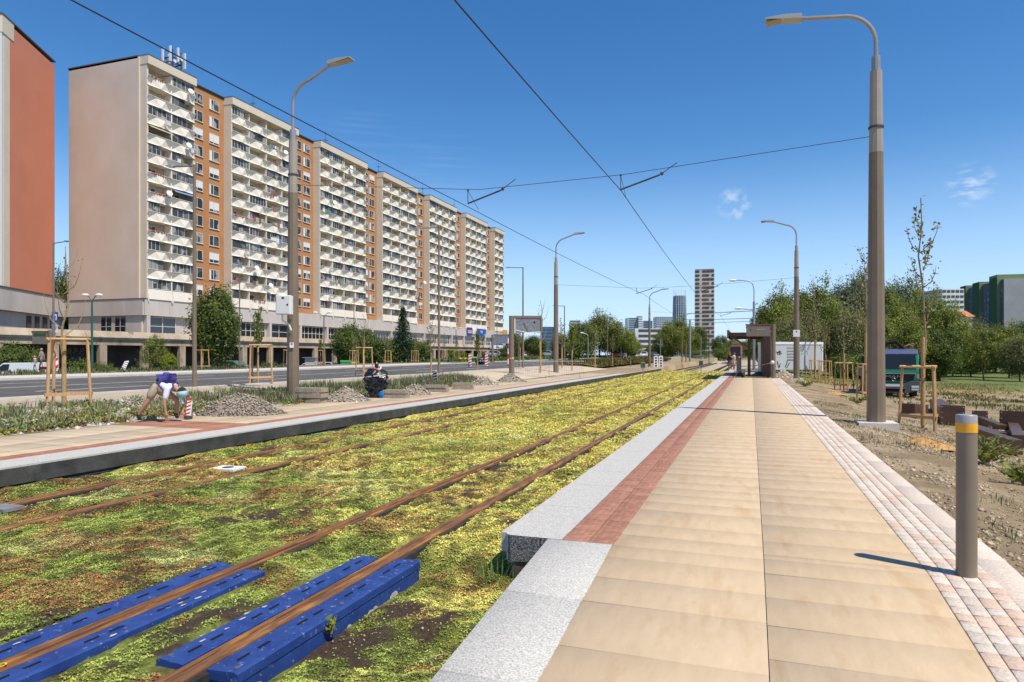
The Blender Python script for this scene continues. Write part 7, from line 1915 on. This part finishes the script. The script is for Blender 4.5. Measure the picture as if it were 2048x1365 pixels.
def standing(step=.0, arm=.0, h=1.0):
    J = dict(pelvis=(0, 0, .93), chest=(0, -.01, 1.3), neck=(0, -.01, 1.47), head=(0, -.03, 1.58), face=(0, -1, 0))
    for s, k in (('L', 1), ('R', -1)):
        J.update({s + 'sh': (k * .175, 0, 1.41), s + 'el': (k * .23, .03 - k * arm * .4, 1.12), s + 'ha': (k * .22, -.06 - k * arm, .9), s + 'hip': (k * .085, 0, .86), s + 'kn': (k * .095, -.03 + k * step * .45, .48), s + 'an': (k * .1, k * step + .02, .085), s + 'to': (k * .11, k * step - .13, .045)})
    return J
# bending worker in the bed
wx, wy = W(318, 15.6); wz = g(wx, wy) + .03
S_ = 1365.33 / 15.6
def wp(pxx, pyy, dep): return ((pxx - 318) / S_, dep, (836 - pyy) / S_)
J = dict(pelvis=wp(313, 766, 0), chest=wp(340, 764, 0), neck=wp(353, 768, 0), head=wp(361, 776, 0), face=(.12, 0, -1),
         Lsh=wp(343, 770, -.19), Lel=wp(339, 797, -.24), Lha=wp(341, 822, -.2), Rsh=wp(347, 768, .19), Rel=wp(362, 793, .17), Rha=wp(360, 820, .1),
         Lhip=wp(312, 772, -.1), Lkn=wp(303, 793, -.13), Lan=wp(282, 822, -.12), Lto=wp(287, 832, -.12), Rhip=wp(316, 772, .1), Rkn=wp(349, 792, .12), Ran=wp(346, 822, .12), Rto=wp(352, 830, .1))
wk = person('person bending down in the bed, in white shirt, khaki shorts and pale blue cap', (wx, wy, wz), YAW, J,
       dict(shirt=mat('striped_shirt', (.62, .62, .66), (.70, .70, .73), scale=4, rough=.9, bump=.3, bscale=12), legs=fabric('khaki_shorts', (.36, .31, .21)), shoes=fabric('black_sneaker', (.02, .02, .022)), hair=fabric('dark_hair', (.03, .02, .015))), True, 1.0, fabric('blue_cap', (.30, .50, .54)), sleeve=.85, shorts=.85)
bp_ = thing('backpack', 'purple blue backpack on the back of the bending person', 'backpack', (wx, wy, wz), YAW)
c = wp(333, 752, 0); purp = fabric('purple_nylon', (.035, .03, .15), (.07, .06, .24)); darkn = fabric('dark_nylon', (.02, .022, .025))
V = [(*wp(322, 752, 0), .11), (*wp(332, 748.5, 0), .135), (*wp(343, 751, 0), .13), (*wp(351, 757, 0), .09)]; skinned('bag', V, [(0, 1), (1, 2), (2, 3)], purp, bp_, root=1)
skinned('pocket', [(*wp(327, 742.5, -.04), .07), (*wp(338, 741.5, 0), .075), (*wp(346, 746, 0), .06)], [(0, 1), (1, 2)], fabric('blue_nylon', (.05, .06, .28)), bp_, root=1)
skinned('side_pouch', [(*wp(319, 750, -.12), .06), (*wp(324, 753, -.13), .055)], [(0, 1)], darkn, bp_)
for s in (-1, 1):
    mb = MB(); mb.tube([wp(350, 757, s * .09), wp(352, 766, s * .13), wp(347, 776, s * .16), wp(335, 774, s * .17), wp(324, 762, s * .15), wp(322, 754, s * .1)], .02, 6); mb.build('strap', purp, bp_, smooth=True)
mb = MB(); mb.tube([wp(334, 741, 0), wp(336, 737, 0), wp(339, 741, 0)], .012, 5); mb.build('handle', darkn, bp_)
# walkers across the road on the far left
gy_ = fabric('grey_top', (.25, .26, .30)); dn = fabric('denim_shorts', (.05, .10, .17)); sho = fabric('pale_shoes', (.5, .45, .42)); bl = fabric('blond_hair', (.36, .22, .11))
def walk(pxx, pyb, z, h, rot, label, cols, **k):
    x, y = W(pxx, z); return person(label, (x, y, Hh(pyb, z)), rot, standing(.24, .16), cols, scale=h / 1.72, **k)
walk(83, 741, 52, 1.66, YAW - R(80), 'woman in grey top and blue shorts walking hand in hand at far left', dict(shirt=gy_, legs=dn, shoes=sho, hair=bl), sleeve=.2)
walk(70, 741, 52, 1.1, YAW - R(80), 'small child in pink cap and turquoise trousers walking at far left', dict(shirt=fabric('pale_tee', (.5, .47, .42)), legs=fabric('turquoise', (.18, .38, .42)), shoes=sho, hair=bl), cap=fabric('pink_cap', (.62, .28, .26)), shorts=.95)
walk(97, 741, 52, 1.05, YAW - R(80), 'child in white top half hidden by the sign post at far left', dict(shirt=fabric('white_tee', (.62, .62, .62)), legs=fabric('dark_trousers', (.03, .03, .05)), shoes=sho, hair=fabric('brown_hair', (.09, .05, .03))), shorts=.95)
x, y = W(92, 51); t = thing('scooter', 'small red and white child scooter beside the walking children', 'scooter', (x, y, Hh(742, 51)), YAW + R(10))
MB().box(-.45, .3, -.06, .06, .1, .3).build('deck', redst_m, t, bevel=.02); mb = MB(); mb.tube([(.35, 0, .1), (.42, 0, .75)], .025, 6); mb.tube([(.42, -.2, .75), (.42, .2, .75)], .02, 6); mb.build('handlebar', whst_m, t)
for q in (-.4, .38): mb = MB(); mb.tube([(q, -.03, .09), (q, .03, .09)], .09, 12); mb.build('wheel', tyre_m, t)
# two people at the end of the right platform
Jw = standing(.05, 0); Jw.update(Rel=(-.24, -.14, 1.22), Rha=(-.1, -.3, 1.38), Lel=(.24, -.12, 1.2), Lha=(.12, -.28, 1.36))
z = 62; x, y = W(1460, z)
person('woman in black top and dark skirt standing at the platform end', (x, y, .28), YAW - R(40), Jw, dict(shirt=fabric('black_top', (.015, .015, .017)), legs=fabric('dark_pattern', (.05, .04, .045), (.12, .10, .1)), shoes=fabric('white_shoes', (.6, .6, .58)), hair=fabric('auburn_hair', (.12, .05, .025))), 'long', 1.78 / 1.72, skirt=True, sleeve=.5)
x, y = W(1468, 63)
person('woman in pale clothes facing the woman in black', (x, y, .28), YAW + R(60), standing(.1, .05), dict(shirt=fabric('pale_blouse', (.58, .52, .48)), legs=fabric('pale_trousers', (.42, .36, .33)), shoes=fabric('white_shoe2', (.6, .6, .58)), hair=fabric('chestnut_hair', (.10, .05, .03))), 'long', 1.74 / 1.72, shorts=.97)
